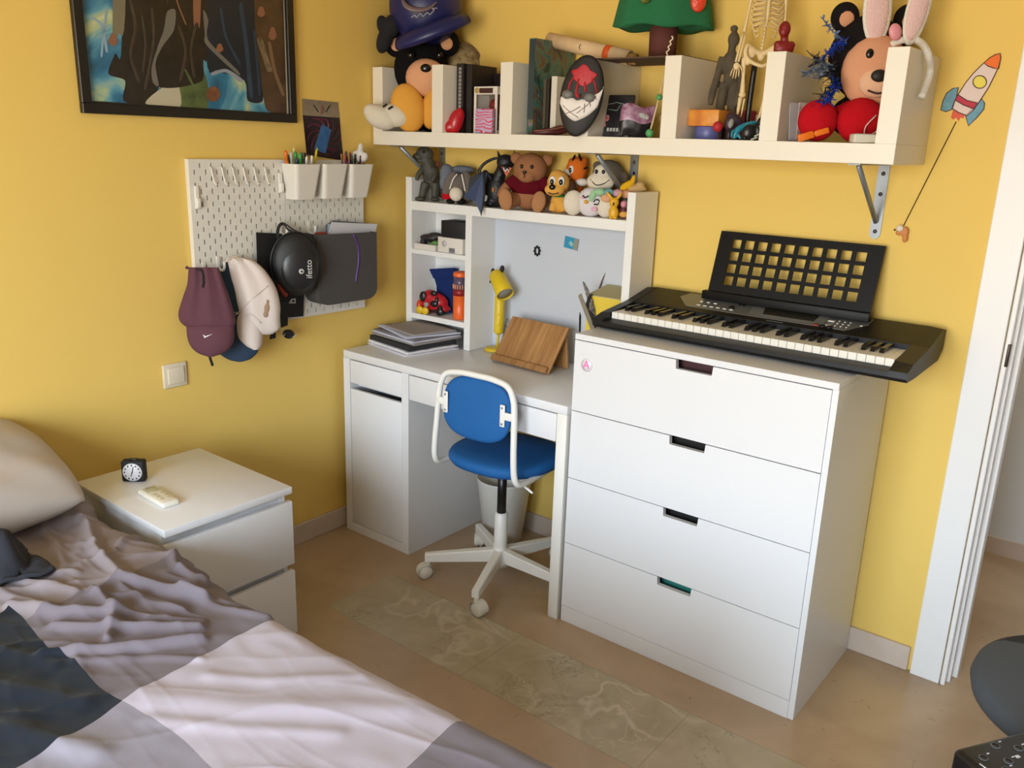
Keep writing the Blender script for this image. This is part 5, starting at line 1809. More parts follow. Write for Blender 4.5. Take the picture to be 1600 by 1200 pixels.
F = hframe(953, 340, -.1, R(20))
t = F.thing('plush_caterpillar', 'pastel striped plush roll lying across the white plush and the panel', 'soft toy')
cols = [('mint', '#9ac29a'), ('teal_pastel', '#6fa3a8'), ('rose_pastel', '#c69aa4'), ('apricot', '#d0a07c')]
for k in range(4):
    F.ell('segment', plush(*cols[k]), F.e(-15 + k * 13.5, 37.5 - k * .6, 9, 6.2, 16 - k * 3, 7))
F.ell('patch', plush('apricot', '#d0a07c'), F.e(-4, 29, 8, 6, 20, 3))

F = hframe(958, 344, -.143, R(25))
t = F.thing('yellow_figure', 'tiny yellow long eared vinyl figure at the right end of the toys', 'figurine')
VY = mat('vinyl_yellow', '#dba51e', rough=.4)
F.blob('body', VY, F.e(0, 9, 8, 10, 0, 6), F.e(0, 24, 7.5, 8, 1, 6), F.t([(-4, 30, 0), (-10, 36, 0), (-12, 40, 0)], [2.2, 2.6, 1]), F.t([(4, 30, 0), (9, 36, 0), (10, 42, 0)], [2.2, 2.2, .8]), F.e(-3, 2, 3.4, 2.4, 4, 4), F.e(4, 2, 3.4, 2.4, 4, 4), vox=.0022, it=2)
F.ell('muzzle_mark', mat('mark_brown', '#5a2a14', rough=.5), F.e(-1, 24, 1.6, 2.6, 7, 1.2), F.e(1, 21, 1.4, 1.8, 7, 1.2)) if False else F.ell('muzzle_mark', mat('mark_brown', '#5a2a14', rough=.5), F.e(0, 22.5, 1.6, 2.6, 7, 1.2))
F = hframe(973, 345, -.12, R(20))
t = F.thing('small_doll', 'tiny pink and brown doll squeezed against the right panel', 'doll')
F.blob('body', mat('vinyl_brown', '#5a2220', rough=.5), F.e(0, 10, 6, 10, 0, 5), vox=.0024, it=2)
F.ell('head', mat('vinyl_pink', '#d08a98', rough=.5), F.e(0, 22, 5, 5.4, 1, 5))
F.ell('skirt', YEL_P, F.e(1, 7, 7, 5, 2, 5))
wpb = M().box(1.038, 1.056, -.10, -.03, HT + .0004, HT + .085, bev=.002)
tag(wpb.build('white_strip_box', mat('box_white', '#cfcaca', rough=.5)), 'slim white box standing behind the tiny doll', 'box')

F = Frame(988, 299, -.09, 1.3965)
F.yaw = R(20)
t = F.thing('yellow_ribbon_bow', 'crumpled yellow and beige fabric lying on the right panel of the shelf unit', 'fabric')
F.blob('cloth_beige', cloth('beige_rag', '#c0a070'), F.e(6, 4, 16, 6, 0, 9), F.e(10, 8, 9, 6, 0, 7, -30), vox=.003)
F.blob('cloth_yellow', cloth('yellow_rag', '#dba81e'), F.e(-8, 8, 13, 6, 3, 6, -30), F.e(0, 14, 4, 11, 2, 4, 10), vox=.003)
F.ell('dark_tip', PL_DK, F.e(1, 26, 2, 2.5, 2))

# ================================================================== cubbyholes
S1, S2 = 1.1185, .8585
x0, x1 = at(684, 385, 'y', -.155).x, at(716, 385, 'y', -.155).x
b = thing('white_carton', 'small white printed carton in the upper cubbyhole', 'box', ((x0 + x1) / 2 + .03, -.1, S1))
M().box(x0, .340, -.155, -.06, S1, S1 + .058, bev=.0015).build('carton', CARDW, b)
M().box(x0 + .06, x0 + .09, -.1558, -.1548, S1 + .002, S1 + .02).build('print', mat('print_slate', '#6e7076', rough=.6), b)
M().lathe([(0, 0), (.012, 0), (.012, .0008), (0, .0008)], (x0 + .035, -.1549, S1 + .034), (0, -1, 0), 18).build('print_disc', mat('print_pale_grey', '#bcb8bc', rough=.6), b)
tag(M().box(x0 + .012, .345, -.15, -.07, S1 + .0585, S1 + .122, bev=.002).build('black_box', mat('box_black', '#1b1b1f', rough=.55)), 'matt black square box on top of the white carton', 'box')
x2, x3 = at(648, 385, 'y', -.155).x, at(681, 392, 'y', -.155).x
ty = M()
ty.box(x2, x3, -.158, -.04, S1, S1 + .003)
ty.box(x2, x3, -.158, -.155, S1 + .003, S1 + .022)
ty.box(x2, x3, -.043, -.04, S1 + .003, S1 + .022)
ty.box(x2, x2 + .003, -.155, -.043, S1 + .003, S1 + .022)
ty.box(x3 - .003, x3, -.155, -.043, S1 + .003, S1 + .022)
tag(ty.build('white_tray', CARDW), 'shallow white card tray in the upper cubbyhole', 'tray')
F = Frame(676, 377, -.095, S1 + .0035)
F.yaw = R(10)
F.thing('glasses_case', 'dark brown glasses case resting in the white tray', 'case')
F.blob('shell', mat('case_brown', '#2a2220', rough=.5, bump=(80, .3)), F.e(-6, 14, 17, 6, 0, 9), F.e(4, 17, 14, 6, -2, 8), F.e(-14, 7, 6, 6, 4, 6), vox=.003)
F = Frame(675, 385, -.115, S1 + .0035)
F.yaw = R(10)
t = F.thing('cable_bundle', 'coil of black cable with a green toy piece in the white tray', 'cable')
for k in range(3):
    M().tube([F.p(-6 + 8 * math.cos(a + k), 5 + k * 1.5 + 5 * math.sin(a + k), 2 + 3 * math.cos(2 * a)) for a in [i * math.pi / 10 for i in range(20)]], F.s * .9, 6, closed=True).build('coil', BLACKM, t, world=False)
F.blob('green_piece', mat('plastic_green', '#5f8a44', rough=.45), F.e(7, 7, 6, 5, 2, 4), F.e(2, 5, 5, 4, 4, 4), vox=.0024, it=2)

F = Frame(678, 489, -.115, S2)
F.yaw = R(18)
t = F.thing('toy_car', 'red domed toy car with yellow wheels in the lower cubbyhole', 'toy car')
F.blob('body', RED, F.e(0, 17, 24, 16, 0, 13), F.e(-6, 22, 16, 14, 0, 12), F.e(14, 9, 14, 6, 0, 11), vox=.0032)
F.blob('front', mat('plastic_red_orange', '#c8401e', rough=.35), F.e(-21, 12, 6, 9, 4, 9), vox=.0026)
for a, c, b_, ra, rc in ((-14, 26, 10, 6, 8), (3, 32, 8, 6, 4), (6, 17, 12, 7, 5), (16, 12, 12, 4, 3), (10, 22, 11, 3, 6)):
    F.ell('black_panel', BLACK, F.e(a, c, ra, rc, b_, 3))
F.ell('grey_badge', mat('plastic_grey', '#8b8a82', rough=.5), F.e(-7, 15, 4, 4, 13.5, 1.2))
WY = mat('wheel_yellow', '#d8b01c', rough=.4)
for a, b_ in ((-18, 12), (-7, 16), (16, 13), (6, -10), (-14, -10)):
    M().lathe([(0, 0), (5.4 * F.s, 0), (6 * F.s, 1 * F.s), (6 * F.s, 4 * F.s), (5 * F.s, 5.2 * F.s), (0, 5.2 * F.s)], F.p(a, 6, b_ - 2), (0, -1, 0), 24).build('wheel', WY if b_ > 0 and a < 0 else BLACK, t, world=False)
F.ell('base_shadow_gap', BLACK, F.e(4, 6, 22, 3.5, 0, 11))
F = Frame(695, 480, -.065, S2)
F.yaw = R(12)
t = F.thing('navy_pouch', 'navy blue fabric pouch standing behind the red toy car', 'pouch')
q = M()
NV = cloth('navy_pouch', '#1b2c5e')
q.prism([F.p(-24, 62, 0), F.p(20, 68, 0), F.p(16, 54, 2), F.p(16, 1, 4), F.p(-10, 1, 4), F.p(-14, 40, 3)], (0, .014, 0))
q.build('pouch', NV, t, world=False)
q = M()
q.prism([F.p(-26, 64, 5), F.p(20, 70, 5), F.p(17, 55, 7), F.p(-17, 51, 7)], (0, .004, 0))
q.build('flap', NV, t, world=False)
cx_ = at(716, 495, 'y', -.125).x
cn = thing('orange_canister', 'tall orange canister with a clear window lid beside the divider', 'canister', (cx_, -.115, S2))
OC = mat('canister_orange', '#e8672c', rough=.35)
M().lathe([(0, 0), (.026, 0), (.028, .004), (.028, .094), (0, .094)], (0, 0, 0), (0, 0, 1), 32).build('body', OC, cn, world=False)
M().lathe([(0, .094), (.0285, .094), (.0285, .118), (0, .118)], (0, 0, 0), (0, 0, 1), 32).build('red_band', mat('canister_red', '#8e1c20', rough=.4), cn, world=False)
M().lathe([(0, .118), (.0275, .118), (.0275, .168), (0, .168)], (0, 0, 0), (0, 0, 1), 32).build('window', mat('canister_window', '#5a4a60', rough=.2), cn, world=False)
for k in range(7):
    a = R(-150 + k * 20)
    M().tube([(math.cos(a) * .0278, math.sin(a) * .0278, .12), (math.cos(a) * .0278, math.sin(a) * .0278, .138)], .0022, 6).build('dart_tip', mat('canister_peach', '#e0946c', rough=.5), cn, world=False)
M().lathe([(0, .168), (.0285, .168), (.029, .172), (.0285, .182), (.024, .187), (.016, .184), (0, .184)], (0, 0, 0), (0, 0, 1), 32).build('lid', OC, cn, world=False)

# ================================================================== desk top
DZ = .7505
random.seed(5)
pile = [('#cfcad0', .0015, 'crumpled plastic sleeve at the bottom of the paper stack', 'plastic_sleeve'), ('#d8d4d6', .003, 'white loose sheets sticking out at the bottom of the paper stack', 'paper_sheets'),
        ('#232326', .016, 'black document tray in the middle of the paper stack', 'document_tray'), ('#8a8480', .006, 'grey folder lying above the black document tray', 'folder'),
        ('#c2c0cc', .004, 'pale lilac sheets in the upper half of the paper stack', 'paper_sheets'), ('#6f6a6c', .005, 'dark grey folder in the upper half of the paper stack', 'folder'),
        ('#b4b6c6', .004, 'bluish sheets just below the top of the paper stack', 'paper_sheets'), ('#9c938e', .003, 'beige grey envelope on top of the paper stack', 'envelope')]
z = DZ
sz_ = [(.27, .25), (.27, .24), (.26, .23), (.27, .235), (.265, .235), (.262, .23), (.265, .235), (.235, .20)]
for k, (c_, th, lab, nm) in enumerate(pile):
    a = R(-13 + random.uniform(-7, 7))
    rm = Matrix.Rotation(a, 3, 'Z')
    q = M()
    cx, cy = .185, -.265 + .02 * (k > 2) + .012 * (k > 5)
    w_, h_ = sz_[k]
    gap = .0005
    def sheet(i, j, top):
        x, y = (i - .5) * w_, (j - .5) * h_
        wob = (.0035 if k in (0, 1) else .0009) * (mnoise.noise((x * 30, y * 30, k)) + 1)
        p = rm @ Vector((x, y, 0))
        return Vector((cx + p.x, cy + p.y, z + (th + wob if top else 0)))
    n_ = 14
    q.grid(lambda i, j: sheet(i, j, True), n_, n_)
    q.grid(lambda i, j: sheet(i, j, False), n_, n_)
    for e0 in ((0, 0, 1, 0), (1, 0, 1, 1), (1, 1, 0, 1), (0, 1, 0, 0)):
        q.grid(lambda i, j: sheet(e0[0] + (e0[2] - e0[0]) * i, e0[1] + (e0[3] - e0[1]) * i, j > .5), n_, 1, smooth=False)
    o = q.build(nm, mat('stack_%d' % k, c_, rough=.25 if k == 0 else .7), weld=True)
    tag(o, lab, 'papers')
    z += th + (.0075 if k in (0, 1) else .0022) + gap
rdc = M().box(.25, .35, -.20, -.06, DZ, DZ + .055, bev=.002) if False else None
# lamp
LY = mat('lamp_yellow', '#d8b81c', rough=.4)
lp = at(769, 546, 'z', .75)
lamp = thing('desk_lamp', 'yellow desk lamp with little black ears next to the shelf divider', 'lamp', (.455, -.088, DZ))
def lq(u, v, y=-.085):
    return at(u, v, 'y', y)
M().lathe([(0, 0), (.036, 0), (.037, .003), (.037, .010), (.033, .013), (0, .013)], (.455, -.088, DZ), (0, 0, 1), 40).build('base', LY, lamp)
st0 = lq(777, 540); st1 = lq(779, 520); st2 = lq(781, 462)
M().tube([Vector((st0.x, -.085, DZ + .012)), st1], .0052, 14).build('stem', LY, lamp)
up_ = (st2 - st1).normalized()
M().lathe([(0, 0), (.012, 0), (.0185, .006), (.0195, .012), (.0195, .15), (.016, .155), (0, .155)], st1 - up_ * .004, up_, 32).build('neck', LY, lamp)
for k, v in enumerate((490, 506)):
    pb = lq(780, v) + Vector((.008, -.0175, 0))
    M().lathe([(0, 0), (.0045, 0), (.004, .0015), (0, .002)], pb, (.4, -.9, 0), 14).build('button', mat('lamp_button', '#e0c84a', rough=.3), lamp)
h0, h1 = lq(776, 430, -.085), lq(789, 459, -.115)
ax_ = (h1 - h0).normalized()
Lh = (h1 - h0).length
hd = M()
hd.lathe([(0, -.010), (.024, -.009), (.0305, -.002), (.034, Lh + .004), (.033, Lh + .005), (.0315, Lh + .002), (.028, .004), (0, .002)], h0, ax_, 40)
hs = hd.build('shade', LY, lamp)
M().lathe([(0, 0), (.031, 0), (.031, .002), (0, .002)], h0 + ax_ * (Lh - .004), ax_, 32).build('diffuser', mat('lamp_diffuser', '#8d8a86', rough=.4), hs)
for u, v in ((771, 425), (784.5, 420.5)):
    c = lq(u, v, -.085)
    M().ell(c, (.009, .007, .0145), Euler((0, R(-12 if u < 775 else 8), YAWC))).build('ear', BLACKM, hs)
M().lathe([(0, 0), (.006, 0), (.006, .004), (0, .005)], lq(767, 440, -.09), (-.9, -.4, 0), 14).build('side_knob', BLACKM, hs)
cpts = [lq(782, 545, -.07), lq(787, 520, -.05), lq(792, 498, -.045), lq(796, 510, -.045), lq(790, 525, -.045), lq(786, 508, -.04), lq(800, 520, -.035), lq(806, 540, -.03)]
M().tube(spline(cpts, 6), .0016, 6).build('cable', mat('cable_grey', '#77756f', rough=.6), lamp)

# wooden tablet stand
WD = bpy.data.materials.new('bamboo_board')
WD.use_nodes = True
nt = WD.node_tree
tc = nt.nodes.new('ShaderNodeTexCoord'); mp = nt.nodes.new('ShaderNodeMapping'); nz = nt.nodes.new('ShaderNodeTexNoise'); rp = nt.nodes.new('ShaderNodeValToRGB')
mp.inputs['Scale'].default_value = (60, 5, 5)
nz.inputs['Scale'].default_value = 1.0; nz.inputs['Detail'].default_value = 5
rp.color_ramp.elements[0].position = .3; rp.color_ramp.elements[0].color = lin('#96683c')
rp.color_ramp.elements[1].position = .7; rp.color_ramp.elements[1].color = lin('#b98a58')
nt.links.new(tc.outputs['Object'], mp.inputs[0]); nt.links.new(mp.outputs[0], nz.inputs['Vector'])
nt.links.new(nz.outputs['Fac'], rp.inputs['Fac']); nt.links.new(rp.outputs['Color'], nt.nodes['Principled BSDF'].inputs['Base Color'])
nt.nodes['Principled BSDF'].inputs['Roughness'].default_value = .45
fl_, fr_ = at(768, 563, 'z', .752), at(855, 586, 'z', .752)
tl_, tr_ = at(803, 498, 'y', -.125), at(889, 512, 'y', -.125)
rx = (fr_ - fl_); Wt = rx.length; rx.normalize()
bk_ = Vector((-rx.y, rx.x, 0))
tsd = thing('tablet_stand', 'bamboo tablet stand leaning open on the desk', 'tablet stand', ((fl_.x + fr_.x) / 2, -.17, DZ))
upv = ((tl_ + tr_) / 2 - (fl_ + fr_) / 2)
upv -= rx * upv.dot(rx)
Lb = upv.length
upv.normalize()
nrm = rx.cross(upv)          # faces the viewer
rot = Matrix((rx, upv, nrm)).transposed()
cb_ = (fl_ + fr_) / 2
M().obox(cb_ + upv * (Lb / 2 + .004) - nrm * .005 + Vector((0, 0, .001)), (Wt, Lb, .010), rot, 0, .002).build('board', WD, tsd)
M().obox(cb_ + upv * .012 + nrm * .010, (Wt - .004, .024, .016), rot, 0, .006, 3).build('lip', WD, tsd)
top_c = cb_ + upv * (Lb - .012) - nrm * .012
leg_b = at(884, 575, 'z', .752)
ft_c = Vector((cb_.x, cb_.y, .752)) + bk_ * ((leg_b - cb_).dot(bk_))
lv = (ft_c - top_c)
Ll = lv.length
lv.normalize()
rot2 = Matrix((rx, -lv, rx.cross(-lv))).transposed()
M().obox((top_c + ft_c) / 2, (Wt * .94, Ll, .009), rot2, 0, .0015).build('back_leg', WD, tsd)

# yellow magazine file with papers and feathers
mf = thing('magazine_file', 'yellow magazine file at the right end of the desk behind the keyboard', 'magazine file', (.99, -.08, DZ))
YC = mat('card_yellow', '#d9bd3e', rough=.6)
fa, fb = .922, 1.056
q = M()
q.box(fa, fb, -.158, -.154, DZ, 1.04)
q.box(fa, fb, -.03, -.026, DZ, 1.05)
q.box(fa, fa + .003, -.154, -.03, DZ, 1.0)
q.box(fb - .003, fb, -.154, -.03, DZ, 1.05)
q.box(fa + .003, fb - .003, -.154, -.03, DZ, DZ + .003)
q.build('file_box', YC, mf)
q = M()
q.prism([(fa, -.158, 1.04), (fb, -.158, 1.04), (fb, -.030, 1.062), (fa, -.030, 1.062)], (0, 0, .003))
q.build('lid', mat('card_khaki', '#b5a978', rough=.7), mf)
def blade(name, lab, cat, pts, w_, m, y, th=.0012, n=22, foot=True):
    Q = [at(u, v, 'y', y) for u, v in pts]
    if foot:
        Q = [Vector((Q[0].x + .012, y, DZ + .001)), Q[0].lerp(Vector((Q[0].x + .012, y, DZ)), .5)] + Q
    P = spline(Q, n // (len(pts) - 1))
    up_, dn_ = [], []
    for i, p in enumerate(P):
        a, b_ = P[max(0, i - 1)], P[min(len(P) - 1, i + 1)]
        d = (b_ - a).normalized()
        s_ = Vector((-d.z, 0, d.x))
        f_ = math.sin(math.pi * (.08 + .9 * i / (len(P) - 1))) ** .6
        jag = 1 + .18 * math.sin(i * 2.4)
        up_.append(p + s_ * w_ * f_ * jag)
        dn_.append(p - s_ * w_ * f_ * (2 - jag))
    q = M()
    for i in range(len(P) - 1):
        q.prism([up_[i], up_[i + 1], dn_[i + 1], dn_[i]], (0, th, 0))
    o = q.build(name, m, weld=True)
    return tag(o, lab, cat)
FEA = mat('feather_dark', '#3a3430', rough=.8, var=('#8a8078', 60, .15))
blade('feather', 'dark barred feather leaning left out beside the yellow file', 'feather', [(929, 520), (924, 480), (917, 455), (911, 440)], .011, FEA, -.167)
blade('feather', 'slender reddish brown feather standing behind the yellow file', 'feather', [(932, 470), (938, 448), (946, 426)], .006, mat('feather_brown', '#4a2c28', rough=.8, var=('#a08a80', 70, .12)), -.022)
blade('feather', 'curled black feather tucked against the front of the yellow file', 'feather', [(927, 500), (917, 484), (921, 464), (926, 460)], .007, mat('feather_black', '#1c1a1a', rough=.8), -.172)
q = M()
ra, rb_, rc_, rd_ = at(903, 462, 'y', -.176), at(908, 458, 'y', -.176), at(926, 505, 'y', -.176), at(920, 505, 'y', -.176)
kf = (rc_.z - DZ) / (rb_.z - rc_.z)
q.prism([ra, rb_, rc_ + (rc_ - rb_) * kf, Vector((rd_.x + (rd_.x - ra.x) * kf, -.176, DZ + .001))], (0, .0015, 0))
tag(q.build('metal_ruler', mat('steel_blade', '#a8a49c', rough=.3, metal=.7)), 'dull metal ruler slanting beside the feathers', 'ruler')
pn = thing('black_pen', 'black pen standing upright between tablet stand and yellow file', 'pen', tuple(at(908, 520, 'y', -.19)))
pf = at(908, 522, 'y', -.19)
pf.z = DZ
M().tube([pf, at(906.5, 494, 'y', -.19)], .0036, 10).build('barrel', BLACK, pn)
M().tube([at(906.5, 494, 'y', -.19), at(906, 488, 'y', -.19)], [.0034, .0012], 10).build('tip', BLACK, pn)

# magnets on the board
gm_ = thing('gear_magnet', 'small black gear shaped magnet on the white board', 'magnet', tuple(at(840, 392, 'y', -.0225)))
q = M()
pts = []
for k in range(32):
    a = 2 * math.pi * k / 32
    r_ = .0165 if k % 4 in (0, 1) else .013
    pts.append((r_ * math.cos(a), r_ * 1.25 * math.sin(a)))
inn = [(.007 * math.cos(2 * math.pi * k / 32), .011 * math.sin(2 * math.pi * k / 32)) for k in range(32)]
vs = [Vector((x, 0, z_)) for x, z_ in pts] + [Vector((x, 0, z_)) for x, z_ in inn]
vs += [v_ + Vector((0, -.005, 0)) for v_ in vs]
fs = []
for k in range(32):
    l = (k + 1) % 32
    fs += [(k, l, 32 + l, 32 + k), (64 + k, 96 + k, 96 + l, 64 + l), (k, 64 + k, 64 + l, l), (32 + k, 32 + l, 96 + l, 96 + k)]
q.add(vs, fs)
q.build('gear', BLACK, gm_, world=False)
cds = thing('card_magnet', 'small blue and grey picture card held on the white board', 'card', tuple(at(893, 380, 'y', -.0225)))
rr = Euler((0, R(7), 0))
M().obox((0, -.001, 0), (.062, .0012, .042), rr, 0).build('card', mat('card_blue', '#2f8fb5', rough=.4), cds, world=False)
M().obox(rr.to_matrix() @ Vector((.021, -.0018, 0)), (.02, .0006, .040), rr, 0).build('grey_end', mat('card_grey', '#8c8c80', rough=.5), cds, world=False)
M().obox(rr.to_matrix() @ Vector((0, -.0018, -.002)), (.018, .0006, .014), Euler((0, R(40), 0)), 0).build('print', mat('card_aqua', '#8fb8b8', rough=.5), cds, world=False)
# ================================================================== left wall: poster
poster = thing('framed_poster', 'large framed poster of dark cloaked figures in blue mist on the left wall', 'picture', (.01, -1.03, 1.58))
PY0, PY1, PZ0, PZ1 = -1.40, -.662, 1.58, 2.44
fw = .028
FRM = mat('frame_black', '#171412', rough=.35)
for a in ((PY0, PY1, PZ0, PZ0 + fw), (PY0, PY1, PZ1 - fw, PZ1)):
    M().box(.002, .022, a[0], a[1], a[2], a[3], bev=.0015, seg=1).build('frame_rail', FRM, poster)
for a in ((PY0, PY0 + fw), (PY1 - fw, PY1)):
    M().box(.002, .022, a[0], a[1], PZ0 + fw, PZ1 - fw, bev=.0015, seg=1).build('frame_stile', FRM, poster)
mist = bpy.data.materials.new('misty_print')
mist.use_nodes = True
nt = mist.node_tree
tc = nt.nodes.new('ShaderNodeTexCoord')
nz = nt.nodes.new('ShaderNodeTexNoise'); nz.inputs['Scale'].default_value = 6; nz.inputs['Detail'].default_value = 6; nz.inputs['Distortion'].default_value = .8
rp = nt.nodes.new('ShaderNodeValToRGB')
els = [(.30, '#1f3a52'), (.45, '#2f6f92'), (.55, '#5f9aae'), (.63, '#a8b88c'), (.72, '#cfcfa8')]
rp.color_ramp.elements[0].position, rp.color_ramp.elements[0].color = els[0][0], lin(els[0][1])
rp.color_ramp.elements[1].position, rp.color_ramp.elements[1].color = els[-1][0], lin(els[-1][1])
for p_, c_ in els[1:-1]:
    e_ = rp.color_ramp.elements.new(p_); e_.color = lin(c_)
nt.links.new(tc.outputs['Object'], nz.inputs['Vector'])
nt.links.new(nz.outputs['Fac'], rp.inputs['Fac'])
pb = nt.nodes['Principled BSDF']
nt.links.new(rp.outputs['Color'], pb.inputs['Base Color'])
pb.inputs['Roughness'].default_value = .25
prt = M().box(.002, .008, PY0 + fw, PY1 - fw, PZ0 + fw, PZ1 - fw).build('print', mist, poster)
def shape(name, m, pts, d, par=prt, soft=True):
    """flat printed shape on the sheet; pts are photo positions on the wall"""
    P = [at(u, v, 'x', .0081 + d) for u, v in pts]
    if soft:
        n = len(P)
        out = []
        for i in range(n):
            a, b, c, e = P[i - 1], P[i], P[(i + 1) % n], P[(i + 2) % n]
            for k in range(5):
                t = k / 5
                out.append(.5 * ((2 * b) + (c - a) * t * .8 + (2 * a - 5 * b + 4 * c - e) * t * t * .8 + (3 * b - a - 3 * c + e) * t ** 3 * .8 + (c - b) * .4 * t))
        P = out
    for q in P:
        q.z = max(min(q.z, PZ1 - fw), PZ0 + fw + .0005)
        q.y = max(min(q.y, PY1 - fw - .0005), PY0 + fw + .0005)
    o = M().prism(P, (.0002, 0, 0)).build(name, m, par)
    return o
def P_(*xy):           # from the enlarged view of the print
    return [(80 + x / 3.81, y / 3.81) for x, y in xy]
DKC = mat('print_umber', '#2a2420', rough=.3, var=('#1c1816', 25, .2))
DKN = mat('print_ink_blue', '#1c2430', rough=.3)
BRN = mat('print_brown', '#5e4632', rough=.3, var=('#3a2c22', 20, .25))
GRN_ = mat('print_dull_green', '#3c4a2c', rough=.3, var=('#6a7a4a', 20, .25))
CRM = mat('print_cream', '#b8b29a', rough=.3)
SKN = mat('print_skin', '#8a5f48', rough=.3)
UP = -1400
shape('figure_shape', DKC, P_((400, UP), (660, UP), (690, 60), (690, 300), (640, 520), (610, 560), (560, 625), (430, 600), (440, 480), (340, 440), (380, 320), (420, 240)), .0002)
shape('figure_shape', DKN, P_((930, UP), (1280, UP), (1260, 120), (1250, 420), (1260, 600), (1170, 600), (1150, 480), (1000, 420), (920, 300)), .0003)
shape('figure_shape', BRN, P_((1190, UP), (1400, UP), (1410, 690), (1290, 660), (1260, 560), (1240, 380), (1215, 200)), .0004)
shape('figure_shape', GRN_, P_((640, 480), (900, 420), (930, 645), (770, 640), (690, 560)), .0005)
shape('mist_patch', CRM, P_((560, 615), (690, 500), (745, 470), (768, 638)), .0006)
shape('figure_shape', DKC, P_((690, 40), (760, UP), (880, UP), (930, 240), (905, 360), (900, 480), (760, 520), (650, 520), (600, 470), (610, 380), (650, 260), (680, 130)), .0007)
GRYC = mat('print_grey_coat', '#6d6a62', rough=.3)
shape('coat_edge', GRYC, P_((690, 70), (740, 60), (730, 180), (660, 280), (620, 380), (640, 510), (605, 490), (598, 400), (640, 260), (670, 180)), .0009)
shape('coat_edge', GRYC, P_((905, 60), (935, 120), (935, 240), (1110, 420), (1105, 440), (925, 270), (915, 200)), .0009)
shape('sleeve_shape', mat('print_olive_grey', '#77715c', rough=.3), P_((395, UP), (455, UP), (440, 90), (400, 200), (365, 190)), .0009)
for (x, y, rx_, ry_) in ((368, 235, 26, 38), (1003, 285, 20, 26), (1250, 70, 22, 32), (1318, 200, 22, 40)):
    shape('hand_shape', SKN, P_(*[(x + rx_ * math.cos(a) * (1 + .2 * math.sin(3 * a)), y + ry_ * math.sin(a)) for a in [i * math.pi / 8 for i in range(16)]]), .0011, soft=False)
shape('round_shape', mat('print_copper', '#5a3626', rough=.3, var=('#8a5a3c', 30, .2)), P_(*[(965 + 40 * math.cos(a), 560 + 46 * math.sin(a)) for a in [i * math.pi / 8 for i in range(16)]]), .0011, soft=False)
FOLD = mat('print_fold', '#4a4038', rough=.3, var=('#3a322c', 30, .2))
BLF = mat('print_blue_fold', '#33465a', rough=.3, var=('#243444', 30, .2))
for pts, w_, mm, d in ((((470, 0), (500, 160), (470, 330), (520, 480)), 9, FOLD, .0010), (((600, 60), (610, 220), (590, 360), (560, 520)), 8, FOLD, .0010), (((540, 100), (560, 260), (545, 420)), 6, FOLD, .0010),
        (((760, 160), (800, 300), (770, 470)), 8, FOLD, .0012), (((860, 150), (830, 300), (850, 450)), 7, FOLD, .0012), (((800, 420), (850, 520), (900, 630)), 7, GRN_, .0012),
        (((1010, 60), (1040, 220), (1120, 380)), 8, BLF, .0010), (((1130, 40), (1160, 260), (1190, 560)), 12, BLF, .0010), (((1210, 200), (1230, 420), (1240, 560)), 7, BLF, .0010),
        (((1300, 260), (1330, 420), (1380, 560)), 9, mat('print_tan', '#7a6248', rough=.3), .0010), (((1240, 230), (1270, 330), (1300, 420)), 16, mat('print_sand', '#8a7a60', rough=.3, var=('#5a4a38', 40, .2)), .0010),
        (((230, 100), (300, 150), (330, 300)), 8, mat('print_pale_blue', '#8aa4b8', rough=.3), .0010), (((330, 60), (310, 200), (300, 330)), 6, mat('print_pale_blue', '#8aa4b8', rough=.3), .0010),
        (((720, -80), (760, 40), (800, 140)), 4, SKN, .0014), (((960, 440), (1040, 420), (1130, 480)), 16, mat('print_haze', '#8a94a0', rough=.3), .0002 + .0009)):
    shape('fold_stroke', mm, P_(*strip([Vector(q) for q in pts], w_)), d)
shape('collar_shape', SKN, P_((850, UP), (910, UP), (890, 60), (870, 130), (845, 60)), .0009)
shape('paper_margin', CRM, P_((1392, UP), (1400, UP), (1413, 705), (1405, 705)), .0013, soft=False)
shape('dark_border', DKC, P_((245, 600), (1405, 690), (1408, 712), (245, 622)), .0012, soft=False)

# ---- light switch
sw_ = thing('light_switch', 'cream square light switch on the left wall below the caps', 'switch', (.006, -1.178, .773))
M().box(0.0005, .009, -1.2205, -1.1365, .733, .813, bev=.004, seg=3).build('plate', mat('switch_cream', '#d8ccb4', rough=.4), sw_)
M().box(.008, .0135, -1.206, -1.148, .745, .801, bev=.003, seg=3).build('rocker', mat('switch_rocker', '#dacdb6', rough=.35), sw_)

# ---- pegboards
PEG = mat('pegboard_white', '#dedad0', rough=.5)
def pegboard(ya, label):
    b = thing('pegboard', label, 'pegboard', (.01, ya + .18, .897))
    rows = []
    for k in range(27):
        vc = .56 - .02 - .02 * k
        u0, n_ = (.04, 8) if k % 2 == 0 else (.02, 9)
        rows.append((vc - .0075, vc + .0075, [(u0 + .04 * i - .003, u0 + .04 * i + .003) for i in range(n_)]))
    rows = rows[::-1]
    m = M()
    holed(m, (.001, ya, .897), (0, 1, 0), (0, 0, 1), .36, .56, rows, .020)
    m.build('board', PEG, b)
    return b
pegboard(-1.088, 'white slotted pegboard on the left, behind the caps')
pegboard(-.726, 'white slotted pegboard on the right, behind the pen cups')
HKM = mat('hook_white', '#e2ded4', rough=.4)
def peg_hook(y, z, label, hgt=.045):
    h = thing('pegboard_hook', label, 'hook', (.021, y, z))
    M().box(.0212, .025, y - .006, y + .006, z - hgt / 2, z + hgt / 2, bev=.001, seg=1).build('back', HKM, h)
    M().tube(spline([(.023, y, z - hgt / 2 + .006), (.045, y, z - hgt / 2 + .002), (.056, y, z - hgt / 2 + .012), (.058, y, z - hgt / 2 + .032)], 5), .0045, 8).build('prong', HKM, h)
    return h
